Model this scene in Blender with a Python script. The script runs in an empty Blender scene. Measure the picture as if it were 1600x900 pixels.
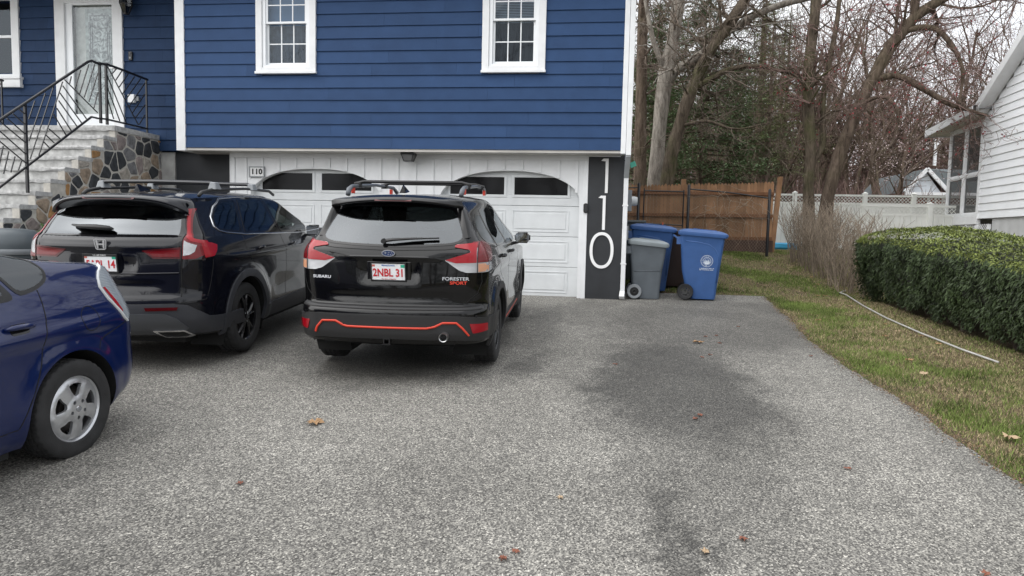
import bpy, bmesh, math, random
from mathutils import Vector, Matrix
from mathutils.geometry import delaunay_2d_cdt
import numpy as np
S = bpy.context.scene
COL = S.collection
R = math.radians
rnd = random.Random(7)

# ------------------------------------------------------------------ camera, sky, sun, exposure
EYE = 1.68
PITCH, YAW, ROLL = R(4.5), R(7.1), R(1.25)
cd = bpy.data.cameras.new('camera')
cam = bpy.data.objects.new('camera', cd); COL.objects.link(cam)
fw = Vector((-math.sin(YAW)*math.cos(PITCH), math.cos(YAW)*math.cos(PITCH), -math.sin(PITCH)))
rt = Vector((math.cos(YAW), math.sin(YAW), 0)); up = rt.cross(fw)
r2 = rt*math.cos(ROLL)+up*math.sin(ROLL); u2 = up*math.cos(ROLL)-rt*math.sin(ROLL)
M = Matrix.Identity(4)
for i in range(3):
    M[i][0], M[i][1], M[i][2] = r2[i], u2[i], -fw[i]
M[2][3] = EYE
cam.matrix_world = M
cd.sensor_width = 36.0
cd.lens = 36.0*1081/1600
cd.clip_start = 0.05; cd.clip_end = 2000
S.camera = cam

SUN_EL, SUN_AZ = R(47), R(238)      # overcast: the sun is only a broad soft glow behind the camera
world = bpy.data.worlds.new('World'); S.world = world; world.use_nodes = True
nt = world.node_tree; nt.nodes.clear()
wo = nt.nodes.new('ShaderNodeOutputWorld'); bg = nt.nodes.new('ShaderNodeBackground')
sky = nt.nodes.new('ShaderNodeTexSky'); sky.sky_type = 'NISHITA'; sky.sun_disc = False
sky.sun_elevation = SUN_EL; sky.sun_rotation = SUN_AZ; sky.air_density = 1.0; sky.dust_density = 4.0; sky.ozone_density = 1.0
hs = nt.nodes.new('ShaderNodeHueSaturation'); hs.inputs['Saturation'].default_value = 0.16
tc = nt.nodes.new('ShaderNodeTexCoord'); mp = nt.nodes.new('ShaderNodeMapping'); mp.inputs['Scale'].default_value = (1, 1, 3)
nz = nt.nodes.new('ShaderNodeTexNoise'); nz.inputs['Scale'].default_value = 2.2; nz.inputs['Detail'].default_value = 5
cr = nt.nodes.new('ShaderNodeValToRGB'); cr.color_ramp.elements[0].position = .3; cr.color_ramp.elements[1].position = .75
cr.color_ramp.elements[0].color = (9.2, 9.7, 10.4, 1); cr.color_ramp.elements[1].color = (14.5, 14.6, 14.8, 1)
mx = nt.nodes.new('ShaderNodeMix'); mx.data_type = 'RGBA'; mx.inputs[0].default_value = 0.62
nt.links.new(tc.outputs['Generated'], mp.inputs[0]); nt.links.new(mp.outputs[0], nz.inputs['Vector'])
nt.links.new(nz.outputs['Fac'], cr.inputs[0]); nt.links.new(sky.outputs[0], hs.inputs['Color'])
nt.links.new(hs.outputs[0], mx.inputs[6]); nt.links.new(cr.outputs[0], mx.inputs[7])
nt.links.new(mx.outputs[2], bg.inputs['Color']); bg.inputs['Strength'].default_value = 0.095
nt.links.new(bg.outputs[0], wo.inputs[0])
sl = bpy.data.lights.new('sun', 'SUN'); sl.energy = 1.5; sl.angle = R(100); sl.color = (1, .98, .95)
so = bpy.data.objects.new('sun', sl); COL.objects.link(so)
# direction the light travels: from behind the camera and above
so.rotation_mode = 'QUATERNION'
so.rotation_quaternion = Vector((-math.sin(SUN_AZ)*math.cos(SUN_EL), -math.cos(SUN_AZ)*math.cos(SUN_EL), -math.sin(SUN_EL))).to_track_quat('-Z', 'Y')
S.view_settings.view_transform = 'Standard'; S.view_settings.look = 'None'
S.view_settings.gamma = 1.0; S.view_settings.exposure = 0.72; S.view_settings.use_curve_mapping = False
S.cycles.max_bounces = 7; S.cycles.transparent_max_bounces = 12

# ------------------------------------------------------------------ helpers
def gz(x, y):
    if y < 12.5: return .05*y
    if y < 19.2: return .625+(y-12.5)*.103
    return min(1.315+(y-19.2)*.016, 1.9)

def tag(o, label=None, cat=None, group=None, kind=None):
    if label: o['label'] = label
    if cat: o['category'] = cat
    if group: o['group'] = group
    if kind: o['kind'] = kind
    return o

def empty(name, loc=(0, 0, 0), rot=(0, 0, 0), label=None, cat=None, group=None):
    o = bpy.data.objects.new(name, None); COL.objects.link(o)
    o.location = loc; o.rotation_euler = rot; o.empty_display_size = .2
    return tag(o, label, cat, group)

def kids(o):
    return [c for c in bpy.data.objects if c.parent == o]

def copy_tree(o, parent=None, memo=None):
    c = o.copy(); COL.objects.link(c)
    if parent is not None: c.parent = parent
    for ch in kids(o): copy_tree(ch, c)
    return c

class MB:
    def __init__(s): s.v = []; s.f = []; s.m = []; s.mi = 0
    def add(s, vs, fs):
        b = len(s.v); s.v.extend([tuple(p) for p in vs])
        for f in fs: s.f.append(tuple(b+i for i in f)); s.m.append(s.mi)
        return s
    def box(s, x0, x1, y0, y1, z0, z1):
        return s.add([(x0,y0,z0),(x1,y0,z0),(x1,y1,z0),(x0,y1,z0),(x0,y0,z1),(x1,y0,z1),(x1,y1,z1),(x0,y1,z1)],
                     [(0,3,2,1),(4,5,6,7),(0,1,5,4),(1,2,6,5),(2,3,7,6),(3,0,4,7)])
    def bar(s, a, b, w, h=None, roll=0):
        """square bar from a to b"""
        h = h or w; a = Vector(a); b = Vector(b); d = (b-a).normalized()
        ref = Vector((0,0,1)) if abs(d.z) < .95 else Vector((0,1,0))
        x = d.cross(ref).normalized(); y = x.cross(d)
        vs = []
        for p in (a, b):
            for sx, sy in ((-1,-1),(1,-1),(1,1),(-1,1)): vs.append(p+x*sx*w/2+y*sy*h/2)
        return s.add(vs, [(0,1,2,3),(7,6,5,4),(0,4,5,1),(1,5,6,2),(2,6,7,3),(3,7,4,0)])
    def tube(s, pts, rad, n=8, cap=True):
        pts = [Vector(p) for p in pts]; k = len(pts)
        if not hasattr(rad, '__len__'): rad = [rad]*k
        d0 = (pts[1]-pts[0]).normalized()
        ref = Vector((0,0,1)) if abs(d0.z) < .9 else Vector((1,0,0))
        x = d0.cross(ref).normalized(); vs = []
        for i in range(k):
            d = (pts[min(i+1,k-1)]-pts[max(i-1,0)]).normalized()
            x = (x-d*x.dot(d)).normalized(); y = d.cross(x)
            for j in range(n):
                a = 2*math.pi*j/n; vs.append(pts[i]+(x*math.cos(a)+y*math.sin(a))*rad[i])
        fs = []
        for i in range(k-1):
            for j in range(n):
                fs.append((i*n+j, i*n+(j+1)%n, (i+1)*n+(j+1)%n, (i+1)*n+j))
        if cap: fs.append(tuple(range(n-1,-1,-1))); fs.append(tuple((k-1)*n+j for j in range(n)))
        return s.add(vs, fs)
    def prism(s, poly, h, fn=None):
        """poly list of 2d; fn(x,y,t) -> 3d, t = 0 or 1"""
        fn = fn or (lambda a, b, t: (a, b, t*h)); n = len(poly)
        vs = [fn(a, b, 0) for a, b in poly]+[fn(a, b, 1) for a, b in poly]
        return s.add(vs, [tuple(range(n-1,-1,-1)), tuple(range(n,2*n))]+[(i,(i+1)%n,n+(i+1)%n,n+i) for i in range(n)])
    def lathe(s, prof, n=24, fn=None):
        """prof list of (r,z); fn maps local xyz"""
        fn = fn or (lambda p: p); vs = []
        for r, z in prof:
            for j in range(n):
                a = 2*math.pi*j/n; vs.append(fn((r*math.cos(a), r*math.sin(a), z)))
        fs = [(i*n+j, i*n+(j+1)%n, (i+1)*n+(j+1)%n, (i+1)*n+j) for i in range(len(prof)-1) for j in range(n)]
        return s.add(vs, fs)
    def build(s, name, mats, parent=None, smooth=False, bevel=0, loc=None, fixn=True):
        me = bpy.data.meshes.new(name); me.from_pydata(s.v, [], s.f)
        if not isinstance(mats, (list, tuple)): mats = [mats]
        for m in mats: me.materials.append(m)
        if len(mats) > 1: me.polygons.foreach_set('material_index', s.m)
        if fixn and len(s.f) < 20000:
            bm = bmesh.new(); bm.from_mesh(me); bmesh.ops.recalc_face_normals(bm, faces=bm.faces); bm.to_mesh(me); bm.free()
        if smooth:
            me.polygons.foreach_set('use_smooth', [True]*len(me.polygons))
            if smooth != 'all': me.set_sharp_from_angle(angle=R(38))
        me.update()
        o = bpy.data.objects.new(name, me); COL.objects.link(o)
        if parent is not None: o.parent = parent
        if loc: o.location = loc
        if bevel:
            b = o.modifiers.new('bevel', 'BEVEL'); b.width = bevel; b.segments = 2; b.limit_method = 'ANGLE'; b.angle_limit = R(40)
        return o

# ------------------------------------------------------------------ materials
def mat(name, col, rough=.6, metal=0, coat=0, spec=.5, var=0, vscale=3, bump=0, bscale=60, emit=0, island=0, sheen=0, detail=6):
    m = bpy.data.materials.new(name); m.use_nodes = True; t = m.node_tree
    b = t.nodes['Principled BSDF']
    b.inputs['Base Color'].default_value = (*col, 1); b.inputs['Roughness'].default_value = rough
    b.inputs['Metallic'].default_value = metal; b.inputs['Coat Weight'].default_value = coat; b.inputs['Coat Roughness'].default_value = .03
    b.inputs['Specular IOR Level'].default_value = spec
    if emit: b.inputs['Emission Color'].default_value = (*col, 1); b.inputs['Emission Strength'].default_value = emit
    if var or bump or island:
        co = t.nodes.new('ShaderNodeTexCoord')
    if var or island:
        hsv = t.nodes.new('ShaderNodeHueSaturation'); hsv.inputs['Color'].default_value = (*col, 1)
        add = t.nodes.new('ShaderNodeMath'); add.operation = 'ADD'; add.inputs[0].default_value = 0; add.inputs[1].default_value = 1
        if var:
            n = t.nodes.new('ShaderNodeTexNoise'); n.inputs['Scale'].default_value = vscale; n.inputs['Detail'].default_value = detail
            t.links.new(co.outputs['Object'], n.inputs['Vector'])
            mr = t.nodes.new('ShaderNodeMapRange'); mr.inputs['From Min'].default_value = .3; mr.inputs['From Max'].default_value = .7
            mr.inputs['To Min'].default_value = 1-var; mr.inputs['To Max'].default_value = 1+var
            t.links.new(n.outputs['Fac'], mr.inputs['Value']); t.links.new(mr.outputs[0], add.inputs[1])
        if island:
            g = t.nodes.new('ShaderNodeNewGeometry'); mr2 = t.nodes.new('ShaderNodeMapRange')
            mr2.inputs['To Min'].default_value = -island; mr2.inputs['To Max'].default_value = island
            t.links.new(g.outputs['Random Per Island'], mr2.inputs['Value']); t.links.new(mr2.outputs[0], add.inputs[0])
        t.links.new(add.outputs[0], hsv.inputs['Value']); t.links.new(hsv.outputs[0], b.inputs['Base Color'])
    if bump:
        n2 = t.nodes.new('ShaderNodeTexNoise'); n2.inputs['Scale'].default_value = bscale; n2.inputs['Detail'].default_value = 4
        t.links.new(co.outputs['Object'], n2.inputs['Vector'])
        bu = t.nodes.new('ShaderNodeBump'); bu.inputs['Strength'].default_value = bump; bu.inputs['Distance'].default_value = .01
        t.links.new(n2.outputs['Fac'], bu.inputs['Height']); t.links.new(bu.outputs[0], b.inputs['Normal'])
    return m

def glass_mat(name, tint, through, rough=.02, gloss=1.0, gcol=(.9,.95,1)):
    """clear or tinted pane: mirror layer by fresnel over a tinted see-through layer"""
    m = bpy.data.materials.new(name); m.use_nodes = True; t = m.node_tree; t.nodes.clear()
    o = t.nodes.new('ShaderNodeOutputMaterial'); tr = t.nodes.new('ShaderNodeBsdfTransparent'); tr.inputs[0].default_value = (*[c*through for c in tint], 1)
    gl = t.nodes.new('ShaderNodeBsdfGlossy'); gl.inputs['Roughness'].default_value = rough; gl.inputs['Color'].default_value = (*gcol, 1)
    fr = t.nodes.new('ShaderNodeLayerWeight'); fr.inputs['Blend'].default_value = .22
    mr = t.nodes.new('ShaderNodeMapRange'); mr.inputs['To Min'].default_value = min(.6, .09*gloss); mr.inputs['To Max'].default_value = min(1, .95*gloss)
    mi = t.nodes.new('ShaderNodeMixShader')
    t.links.new(fr.outputs['Fresnel'], mr.inputs['Value']); t.links.new(mr.outputs[0], mi.inputs[0])
    t.links.new(tr.outputs[0], mi.inputs[1]); t.links.new(gl.outputs[0], mi.inputs[2]); t.links.new(mi.outputs[0], o.inputs[0])
    return m

m_white = mat('white_trim_paint', (.76,.77,.78), .45, var=.05, vscale=5)
m_vinyl = mat('white_vinyl', (.82,.84,.86), .35, var=.03, vscale=3)
m_doorw = mat('garage_door_white', (.68,.70,.71), .4, var=.06, vscale=4, bump=.08, bscale=40)
m_blue = mat('blue_shingle', (.019,.042,.098), .62, spec=.15, var=.10, vscale=7, bump=.25, bscale=25, island=.10)  # darker than the clapboard blue; eave shade over the left wing is painted in
m_bluef = mat('blue_clapboard', (.028,.062,.145), .58, spec=.15, var=.07, vscale=4, bump=.2, bscale=22, island=.075)
m_char = mat('charcoal_panel', (.022,.024,.028), .55, var=.2, vscale=3, bump=.1)
m_black = mat('black_plastic', (.012,.012,.013), .45, bump=.1, bscale=200)
m_iron = mat('black_iron', (.01,.01,.012), .35, bump=.1)
m_rubber = mat('tyre_rubber', (.018,.018,.019), .75, var=.25, vscale=14, bump=.3, bscale=90)
m_conc = mat('grey_concrete', (.36,.36,.35), .85, var=.18, vscale=6, bump=.4, bscale=40)
m_metal = mat('bare_metal', (.6,.6,.6), .3, metal=1)
m_chrome = mat('chrome', (.8,.8,.82), .12, metal=1)
m_galv = mat('grey_painted_metal', (.22,.235,.25), .45, var=.1, vscale=6)
m_wglass = glass_mat('house_window_glass', (.74,.80,.86), .62, gloss=.38, gcol=(.80,.90,1))
m_red = mat('vivid_orange_red', (.62,.045,.02), .4)
m_curtain = mat('dim_curtain', (.085,.11,.145), .8, var=.6, vscale=9)
m_blind = mat('white_blind', (.62,.68,.72), .7)
m_shade = mat('light_blue_shade', (.30,.46,.66), .7)
# ------------------------------------------------------------------ terrain, driveway, lawn
def sheet(name, xs, ys, zoff, m, inside=None):
    mb = MB(); idx = {}
    for j, y in enumerate(ys):
        for i, x in enumerate(xs):
            idx[i, j] = len(mb.v); mb.v.append((x, y, gz(x, y)+zoff))
    for j in range(len(ys)-1):
        for i in range(len(xs)-1):
            mb.f.append((idx[i,j], idx[i+1,j], idx[i+1,j+1], idx[i,j+1])); mb.m.append(0)
    return mb.build(name, m, smooth='all')

def ground_mat():
    m = bpy.data.materials.new('lawn_soil'); m.use_nodes = True; t = m.node_tree; b = t.nodes['Principled BSDF']; L = t.links.new
    b.inputs['Roughness'].default_value = .95; b.inputs['Specular IOR Level'].default_value = .15
    co = t.nodes.new('ShaderNodeTexCoord')
    def noise(s, d=6, r=.6):
        n = t.nodes.new('ShaderNodeTexNoise'); n.inputs['Scale'].default_value = s; n.inputs['Detail'].default_value = d; n.inputs['Roughness'].default_value = r
        L(co.outputs['Object'], n.inputs['Vector']); return n
    def ramp(n, stops):
        c = t.nodes.new('ShaderNodeValToRGB'); L(n.outputs['Fac'], c.inputs[0])
        while len(c.color_ramp.elements) < len(stops): c.color_ramp.elements.new(.5)
        for e, (p, q) in zip(c.color_ramp.elements, stops): e.position = p; e.color = (*q, 1)
        return c
    fine = ramp(noise(38, 9, .8), [(.36, (.03,.021,.014)), (.5, (.095,.07,.045)), (.62, (.24,.19,.12))])
    grn = ramp(noise(30, 9, .8), [(.36, (.035,.045,.016)), (.5, (.10,.13,.035)), (.64, (.23,.22,.09))])
    mk = ramp(noise(1.5, 12, .78), [(.50, (0,0,0)), (.60, (1,1,1))])
    mi = t.nodes.new('ShaderNodeMix'); mi.data_type = 'RGBA'
    L(mk.outputs[0], mi.inputs[0]); L(fine.outputs[0], mi.inputs[6]); L(grn.outputs[0], mi.inputs[7]); L(mi.outputs[2], b.inputs['Base Color'])
    bu = t.nodes.new('ShaderNodeBump'); bu.inputs['Strength'].default_value = .8; bu.inputs['Distance'].default_value = .02
    L(noise(35, 6).outputs['Fac'], bu.inputs['Height']); L(bu.outputs[0], b.inputs['Normal'])
    return m
m_ground = ground_mat()
xs = [-600,-300,-120,-60,-40,-30,-20,-15,-10,-5,0,2,3,4,5,6,8,10,15,20,30,45,70,120,300,600]
ys = [-600,-200,-60,-20,-10,-5,0,4,8,12.5,15,17,19.2,22,26,32,40,55.75,80,160,400,900]
tag(sheet('ground', xs, ys, -.02, m_ground), kind='structure')

def asphalt_mat():
    m = bpy.data.materials.new('worn_asphalt'); m.use_nodes = True; t = m.node_tree; b = t.nodes['Principled BSDF']; L = t.links.new
    b.inputs['Specular IOR Level'].default_value = .35
    co = t.nodes.new('ShaderNodeTexCoord')
    def noise(s, d=4, r=.55, vec=None):
        n = t.nodes.new('ShaderNodeTexNoise'); n.inputs['Scale'].default_value = s; n.inputs['Detail'].default_value = d; n.inputs['Roughness'].default_value = r
        L(vec or co.outputs['Object'], n.inputs['Vector']); return n
    def math_(op, a, c, clamp=False):
        k = t.nodes.new('ShaderNodeMath'); k.operation = op; k.use_clamp = clamp
        for i, q in enumerate((a, c)):
            if hasattr(q, 'links') or hasattr(q, 'node'): L(q, k.inputs[i])
            else: k.inputs[i].default_value = q
        return k.outputs[0]
    # aggregate
    vo = t.nodes.new('ShaderNodeTexVoronoi'); vo.inputs['Scale'].default_value = 125; L(co.outputs['Object'], vo.inputs['Vector'])
    cr = t.nodes.new('ShaderNodeValToRGB'); L(vo.outputs['Color'], cr.inputs[0])
    st = [(0, (.040,.038,.036)), (.3, (.10,.096,.089)), (.55, (.190,.183,.168)), (.8, (.35,.336,.300)), (1, (.70,.67,.60))]
    while len(cr.color_ramp.elements) < len(st): cr.color_ramp.elements.new(.5)
    for e, (p, q) in zip(cr.color_ramp.elements, st): e.position = p; e.color = (*q, 1)
    # warped position for the stains and the painted shade under the cars
    wn = noise(1.9, 10, .78); sep = t.nodes.new('ShaderNodeVectorMath'); sep.operation = 'SUBTRACT'; L(wn.outputs['Color'], sep.inputs[0]); sep.inputs[1].default_value = (.5,.5,.5)
    sc = t.nodes.new('ShaderNodeVectorMath'); sc.operation = 'SCALE'; sc.inputs['Scale'].default_value = 1.5; L(sep.outputs[0], sc.inputs[0])
    ad = t.nodes.new('ShaderNodeVectorMath'); ad.operation = 'ADD'; L(co.outputs['Object'], ad.inputs[0]); L(sc.outputs[0], ad.inputs[1])
    dark = 0.0
    stains_and_shade = [(.74,6.5,.82,2.1,.60), (1.35,9.6,1.5,2.1,.42), (.62,4.5,.5,1.1,.22), (.45,4.2,.25,.9,.16), (.44,3.3,.13,.9,.50), (-.62,6.9,.16,.5,.38), (-.7,9.4,.25,1.5,.26),
              (-2.2,8.3,1.15,2.6,.60), (-4.6,8.6,1.3,2.6,.60), (-2.4,2.8,.3,.12,.2), (2.0,11.3,1.4,1.0,.25), (-.1,10.9,.5,.8,.28)]  # the two car-sized ellipses are painted shade under the black cars
    for (x, y, a, c, s) in stains_and_shade:
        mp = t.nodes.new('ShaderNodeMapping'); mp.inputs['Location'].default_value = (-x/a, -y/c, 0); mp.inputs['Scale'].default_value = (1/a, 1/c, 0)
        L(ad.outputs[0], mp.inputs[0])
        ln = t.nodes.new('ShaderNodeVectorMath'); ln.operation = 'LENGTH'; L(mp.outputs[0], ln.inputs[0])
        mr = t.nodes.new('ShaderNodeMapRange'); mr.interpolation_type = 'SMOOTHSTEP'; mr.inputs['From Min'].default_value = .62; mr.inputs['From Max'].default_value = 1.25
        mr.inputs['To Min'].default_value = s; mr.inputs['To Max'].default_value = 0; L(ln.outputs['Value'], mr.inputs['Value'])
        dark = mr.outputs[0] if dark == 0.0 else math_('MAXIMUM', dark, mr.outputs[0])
    big = noise(.55, 7, .6); mb_ = t.nodes.new('ShaderNodeMapRange'); mb_.inputs['From Min'].default_value = .3; mb_.inputs['From Max'].default_value = .7
    mb_.inputs['To Min'].default_value = .74; mb_.inputs['To Max'].default_value = 1.22; L(big.outputs['Fac'], mb_.inputs['Value'])
    med = noise(7, 6, .7); mm = t.nodes.new('ShaderNodeMapRange'); mm.inputs['From Min'].default_value = .3; mm.inputs['From Max'].default_value = .7
    mm.inputs['To Min'].default_value = .84; mm.inputs['To Max'].default_value = 1.13; L(med.outputs['Fac'], mm.inputs['Value'])
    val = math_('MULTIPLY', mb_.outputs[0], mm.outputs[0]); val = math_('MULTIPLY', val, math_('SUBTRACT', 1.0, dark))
    hs_ = t.nodes.new('ShaderNodeHueSaturation'); L(cr.outputs[0], hs_.inputs['Color']); L(val, hs_.inputs['Value']); L(hs_.outputs[0], b.inputs['Base Color'])
    ro = math_('SUBTRACT', .88, math_('MULTIPLY', dark, .5)); L(ro, b.inputs['Roughness'])
    bu = t.nodes.new('ShaderNodeBump'); bu.inputs['Strength'].default_value = .5; bu.inputs['Distance'].default_value = .006
    L(vo.outputs['Distance'], bu.inputs['Height']); L(bu.outputs[0], b.inputs['Normal'])
    return m
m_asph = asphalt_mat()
# driveway outline: right edge wanders beside the lawn
def drive_edge(y):
    return 2.60+.018*math.sin(y*1.3)+.014*math.sin(y*3.1+1)+.012*math.sin(y*9)+.008*math.sin(y*23)+(.085*(y-8.5) if y > 8.5 else 0)
mb = MB()
ysd = [-9+.1*i for i in range(219)]          # to y = 12.75
ysd = [y for y in ysd if y <= 12.9]
for y in ysd:
    e = drive_edge(y)
    for x in (-16, -12, -9, -6, -3, 0, 1.5, 2.2, e):
        mb.v.append((x, y, gz(x, y)+.004))
    mb.v.append((e+.03, y, gz(e, y)-.05))
n = 10
for j in range(len(ysd)-1):
    for i in range(n-1):
        mb.f.append((j*n+i, j*n+i+1, (j+1)*n+i+1, (j+1)*n+i)); mb.m.append(0)
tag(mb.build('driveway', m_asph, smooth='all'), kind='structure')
# street behind the camera
mb = MB(); mb.add([(-150,-17,gz(0,-17)+.01),(150,-17,gz(0,-17)+.01),(150,-9.2,gz(0,-9.2)+.01),(-150,-9.2,gz(0,-9.2)+.01)], [(0,1,2,3)])
tag(mb.build('road', mat('street_asphalt', (.07,.07,.07), .9, var=.1, vscale=.5)), kind='structure')

# short rough lawn: real blades, thinner in the bare patches
m_grass = mat('grass_blade', (.13,.175,.045), .7, spec=.2, var=.4, vscale=1.3, island=.65)
m_straw = mat('dead_grass', (.33,.27,.16), .8, spec=.2, island=.5)
from mathutils import noise as MN
def lawn_dens(x, y):
    return MN.noise(Vector((x*.9, y*.55, 3.1)))+.5*MN.noise(Vector((x*2.6, y*2.2, 9)))
mb = MB()
def blade(mb, x, y, h, w):
    z = gz(x, y)-.02; a = rnd.uniform(0, 6.28); lean = h*rnd.uniform(.2,.9); dx, dy = math.cos(a)*w, math.sin(a)*w
    b = rnd.uniform(0, 6.28); lx, ly = math.cos(b)*lean, math.sin(b)*lean
    k = len(mb.v); mb.v += [(x-dx,y-dy,z),(x+dx,y+dy,z),(x+lx,y+ly,z+h)]; mb.f.append((k,k+1,k+2)); mb.m.append(mb.mi)
cnt = 0
for _ in range(430000):
    y = 3.2+(rnd.random()**1.25)*19; x0 = drive_edge(y)-.03 if y < 13 else (.45 if y > 13 else 2.7)
    x1 = 4.9 if y < 14 else 6.2
    x = rnd.uniform(x0, x1)
    if x-x0 < .25 and rnd.random() < .55*(1-(x-x0)/.25): continue
    d = lawn_dens(x, y)+rnd.gauss(0,.22); hed = 3.95 if y < 12.9 else 4.7
    near_h = max(0, 1-abs(x-hed)/.7) if x < hed else 1
    d -= .45*near_h
    g = d > .10
    if not g and rnd.random() < .62: continue
    mb.mi = 0 if (g and rnd.random() < .8) or rnd.random() < .12 else 1
    far = 1+max(0, y-8)*.09
    blade(mb, x, y, rnd.uniform(.016,.060)*(1 if mb.mi == 0 else .55), rnd.uniform(.002,.0046)*far)
tag(mb.build('lawn_grass', [m_grass, m_straw], fixn=False), 'patchy short spring grass between the driveway and the hedge', 'grass', kind='stuff')
# crumbs of soil, needles and broken asphalt along the ragged driveway edge
mb = MB(); r_e = random.Random(8)
for _ in range(5200):
    y = 2.8+r_e.random()**1.2*10; e = drive_edge(y); x = e+r_e.gauss(.02,.05); s_ = r_e.uniform(.003,.011); z = gz(x, y)+.004; a = r_e.uniform(0,3.14); c_, n_ = math.cos(a)*s_, math.sin(a)*s_; h = s_*r_e.uniform(.3,.9); mb.mi = r_e.choice([0,0,1])
    mb.add([(x-c_,y-n_,z),(x+n_*.6,y-c_*.6,z),(x+c_,y+n_,z),(x-n_*.6,y+c_*.6,z),(x,y,z+h)], [(0,1,4),(1,2,4),(2,3,4),(3,0,4)])
tag(mb.build('edge_litter', [mat('soil_crumb', (.075,.052,.036), .95, island=.5), mat('dry_needle_litter', (.20,.13,.075), .9, island=.4)], fixn=False), 'dark soil crumbs and dry litter along the edge of the driveway', 'litter', kind='stuff')
# ------------------------------------------------------------------ the blue house
YF, YG, YL = 11.5, 11.9, 12.05          # front of the upper storey, garage wall, left wing
EX = .2032
house = empty('blue_house', (-3.5, YG, .595), label='blue clapboard split level house with white trim over two white garage doors', cat='house')
HB = Vector((-3.5, YG, .595))
def hb(mb, name, m, parent=None, **k):
    """build a mesh given in world coordinates as a part of the house"""
    par = parent or house
    off = Vector((0,0,0)); p = par
    while p is not None: off += p.location; p = p.parent
    mb.v = [(a-off.x, b-off.y, c-off.z) for a, b, c in mb.v]
    return mb.build(name, m, par, **k)

def siding(mb, x0, x1, yf, zb, zt, holes=(), joint=2.2, jr=1.2, thick=.022):
    z = zb; i = 0
    while z < zt:
        z1 = min(z+EX, zt)
        segs = [(x0, x1)]
        for (a, b, c, d) in holes:
            if z1 > c+.01 and z < d-.01:
                ns = []
                for s, e in segs:
                    if b <= s or a >= e: ns.append((s, e)); continue
                    if a > s: ns.append((s, a))
                    if b < e: ns.append((b, e))
                segs = ns
        for s, e in segs:
            x = s
            while x < e-.001:
                w = joint+rnd.uniform(-jr, jr); x2 = min(e, x+w)
                if e-x2 < .12: x2 = e
                g = .0022 if x2 < e else 0; j = rnd.uniform(-.0015, .0015); dz = rnd.uniform(-.0015,.0015)
                yb = yf-thick+j; yt = yf-.001
                mb.add([(x,yb,z+dz),(x2-g,yb,z+dz),(x2-g,yt,z1+.006),(x,yt,z1+.006),(x,yf+.02,z+dz),(x2-g,yf+.02,z+dz),(x2-g,yf+.02,z1+.006),(x,yf+.02,z1+.006)],
                       [(0,1,2,3),(0,4,5,1),(0,3,7,4),(1,5,6,2),(3,2,6,7)])
                x = x2
        z += EX; i += 1

W1 = (-5.93, -4.86, 4.31); W2 = (-2.01, -.965, 4.30)
holes = [(W1[0]+.1, W1[1]-.1, W1[2]+.1, 5.85), (W2[0]+.1, W2[1]-.1, W2[2]+.1, 5.85)]
zb = 3.062
mb = MB(); siding(mb, -7.25, .295, YF, zb, 6.1, holes); hb(mb, 'clapboard_siding', m_bluef)
# sheathing behind the boards (gives the storey its depth), side wall, soffit
mb = MB()
mb.box(-7.3, -5.83, YF+.022, YF+.12, zb, 6.1); mb.box(-4.96, -1.91, YF+.022, YF+.12, zb, 6.1); mb.box(-1.065, .30, YF+.022, YF+.12, zb, 6.1)
mb.box(-5.83, -4.96, YF+.022, YF+.12, zb, 4.41); mb.box(-1.91, -1.065, YF+.022, YF+.12, zb, 4.40)
mb.box(-5.83, -4.96, YF+.022, YF+.12, 5.85, 6.1); mb.box(-1.91, -1.065, YF+.022, YF+.12, 5.85, 6.1)
mb.box(.28, .30, YG+.125, 19.2, .6, 6.1); mb.box(.28, .30, YF+.12, YG+.12, 3.07, 6.1)
mb.box(-14, -7.3, YL+.025, YL+.1, 5.8, 6.1)
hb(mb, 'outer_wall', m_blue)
mb = MB(); mb.box(-7.42, .33, YF-.004, YL+.1, zb-.045, zb-.004); hb(mb, 'soffit', mat('soffit_paint', (.52,.50,.47), .6, var=.1))
# side wall clapboards (seen only from the side)
mb = MB()
for k in range(27):
    z = .75+k*EX; y0_ = YF+.17 if z > 3.06 else YG+.13
    mb.add([(.30,y0_,z),(.30,19.2,z),(.318,19.2,z),(.318,y0_,z),(.304,y0_,z+EX),(.304,19.2,z+EX)], [(0,1,2,3),(3,2,5,4)])
hb(mb, 'side_siding', m_bluef)
# corner boards
mb = MB(); mb.box(-7.42, -7.25, YF-.035, YF+.2, zb-.055, 6.1); hb(mb, 'corner_trim', m_white, bevel=.004)
mb = MB(); mb.box(.295, .375, YF-.03, YF+.16, zb-.055, 6.1); hb(mb, 'corner_trim', m_white, bevel=.004)
# roof
mb = MB()
mb.add([(-7.7,YF-.5,6.05),(.7,YF-.5,6.05),(.7,15.6,7.9),(-7.7,15.6,7.9),(-7.7,19.7,6.05),(.7,19.7,6.05),(-7.7,YF-.5,6.2),(.7,YF-.5,6.2),(.7,15.6,8.1),(-7.7,15.6,8.1),(-7.7,19.7,6.2),(.7,19.7,6.2)],
       [(0,1,2,3),(3,2,5,4),(6,9,8,7),(9,10,11,8),(0,6,7,1),(4,5,11,10),(0,3,9,6),(3,4,10,9),(1,7,8,2),(2,8,11,5)])
mb.box(-14.5, -7.7, YL-1.3, 19.7, 6.1, 6.28)  # unseen left wing roof, its eave made deep to shade the wall
hb(mb, 'roof', mat('roof_shingle', (.08,.08,.085), .9, var=.2, vscale=8))
mb = MB(); mb.add([(.3,YF,6.05),(.3,19.2,6.05),(.3,15.6,7.9)], [(0,1,2)]); mb.box(-14, .28, 19.1, 19.2, .6, 6.1); mb.box(-14, -13.9, YL, 19.1, .6, 6.1); hb(mb, 'rear_wall', m_blue)

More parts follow.
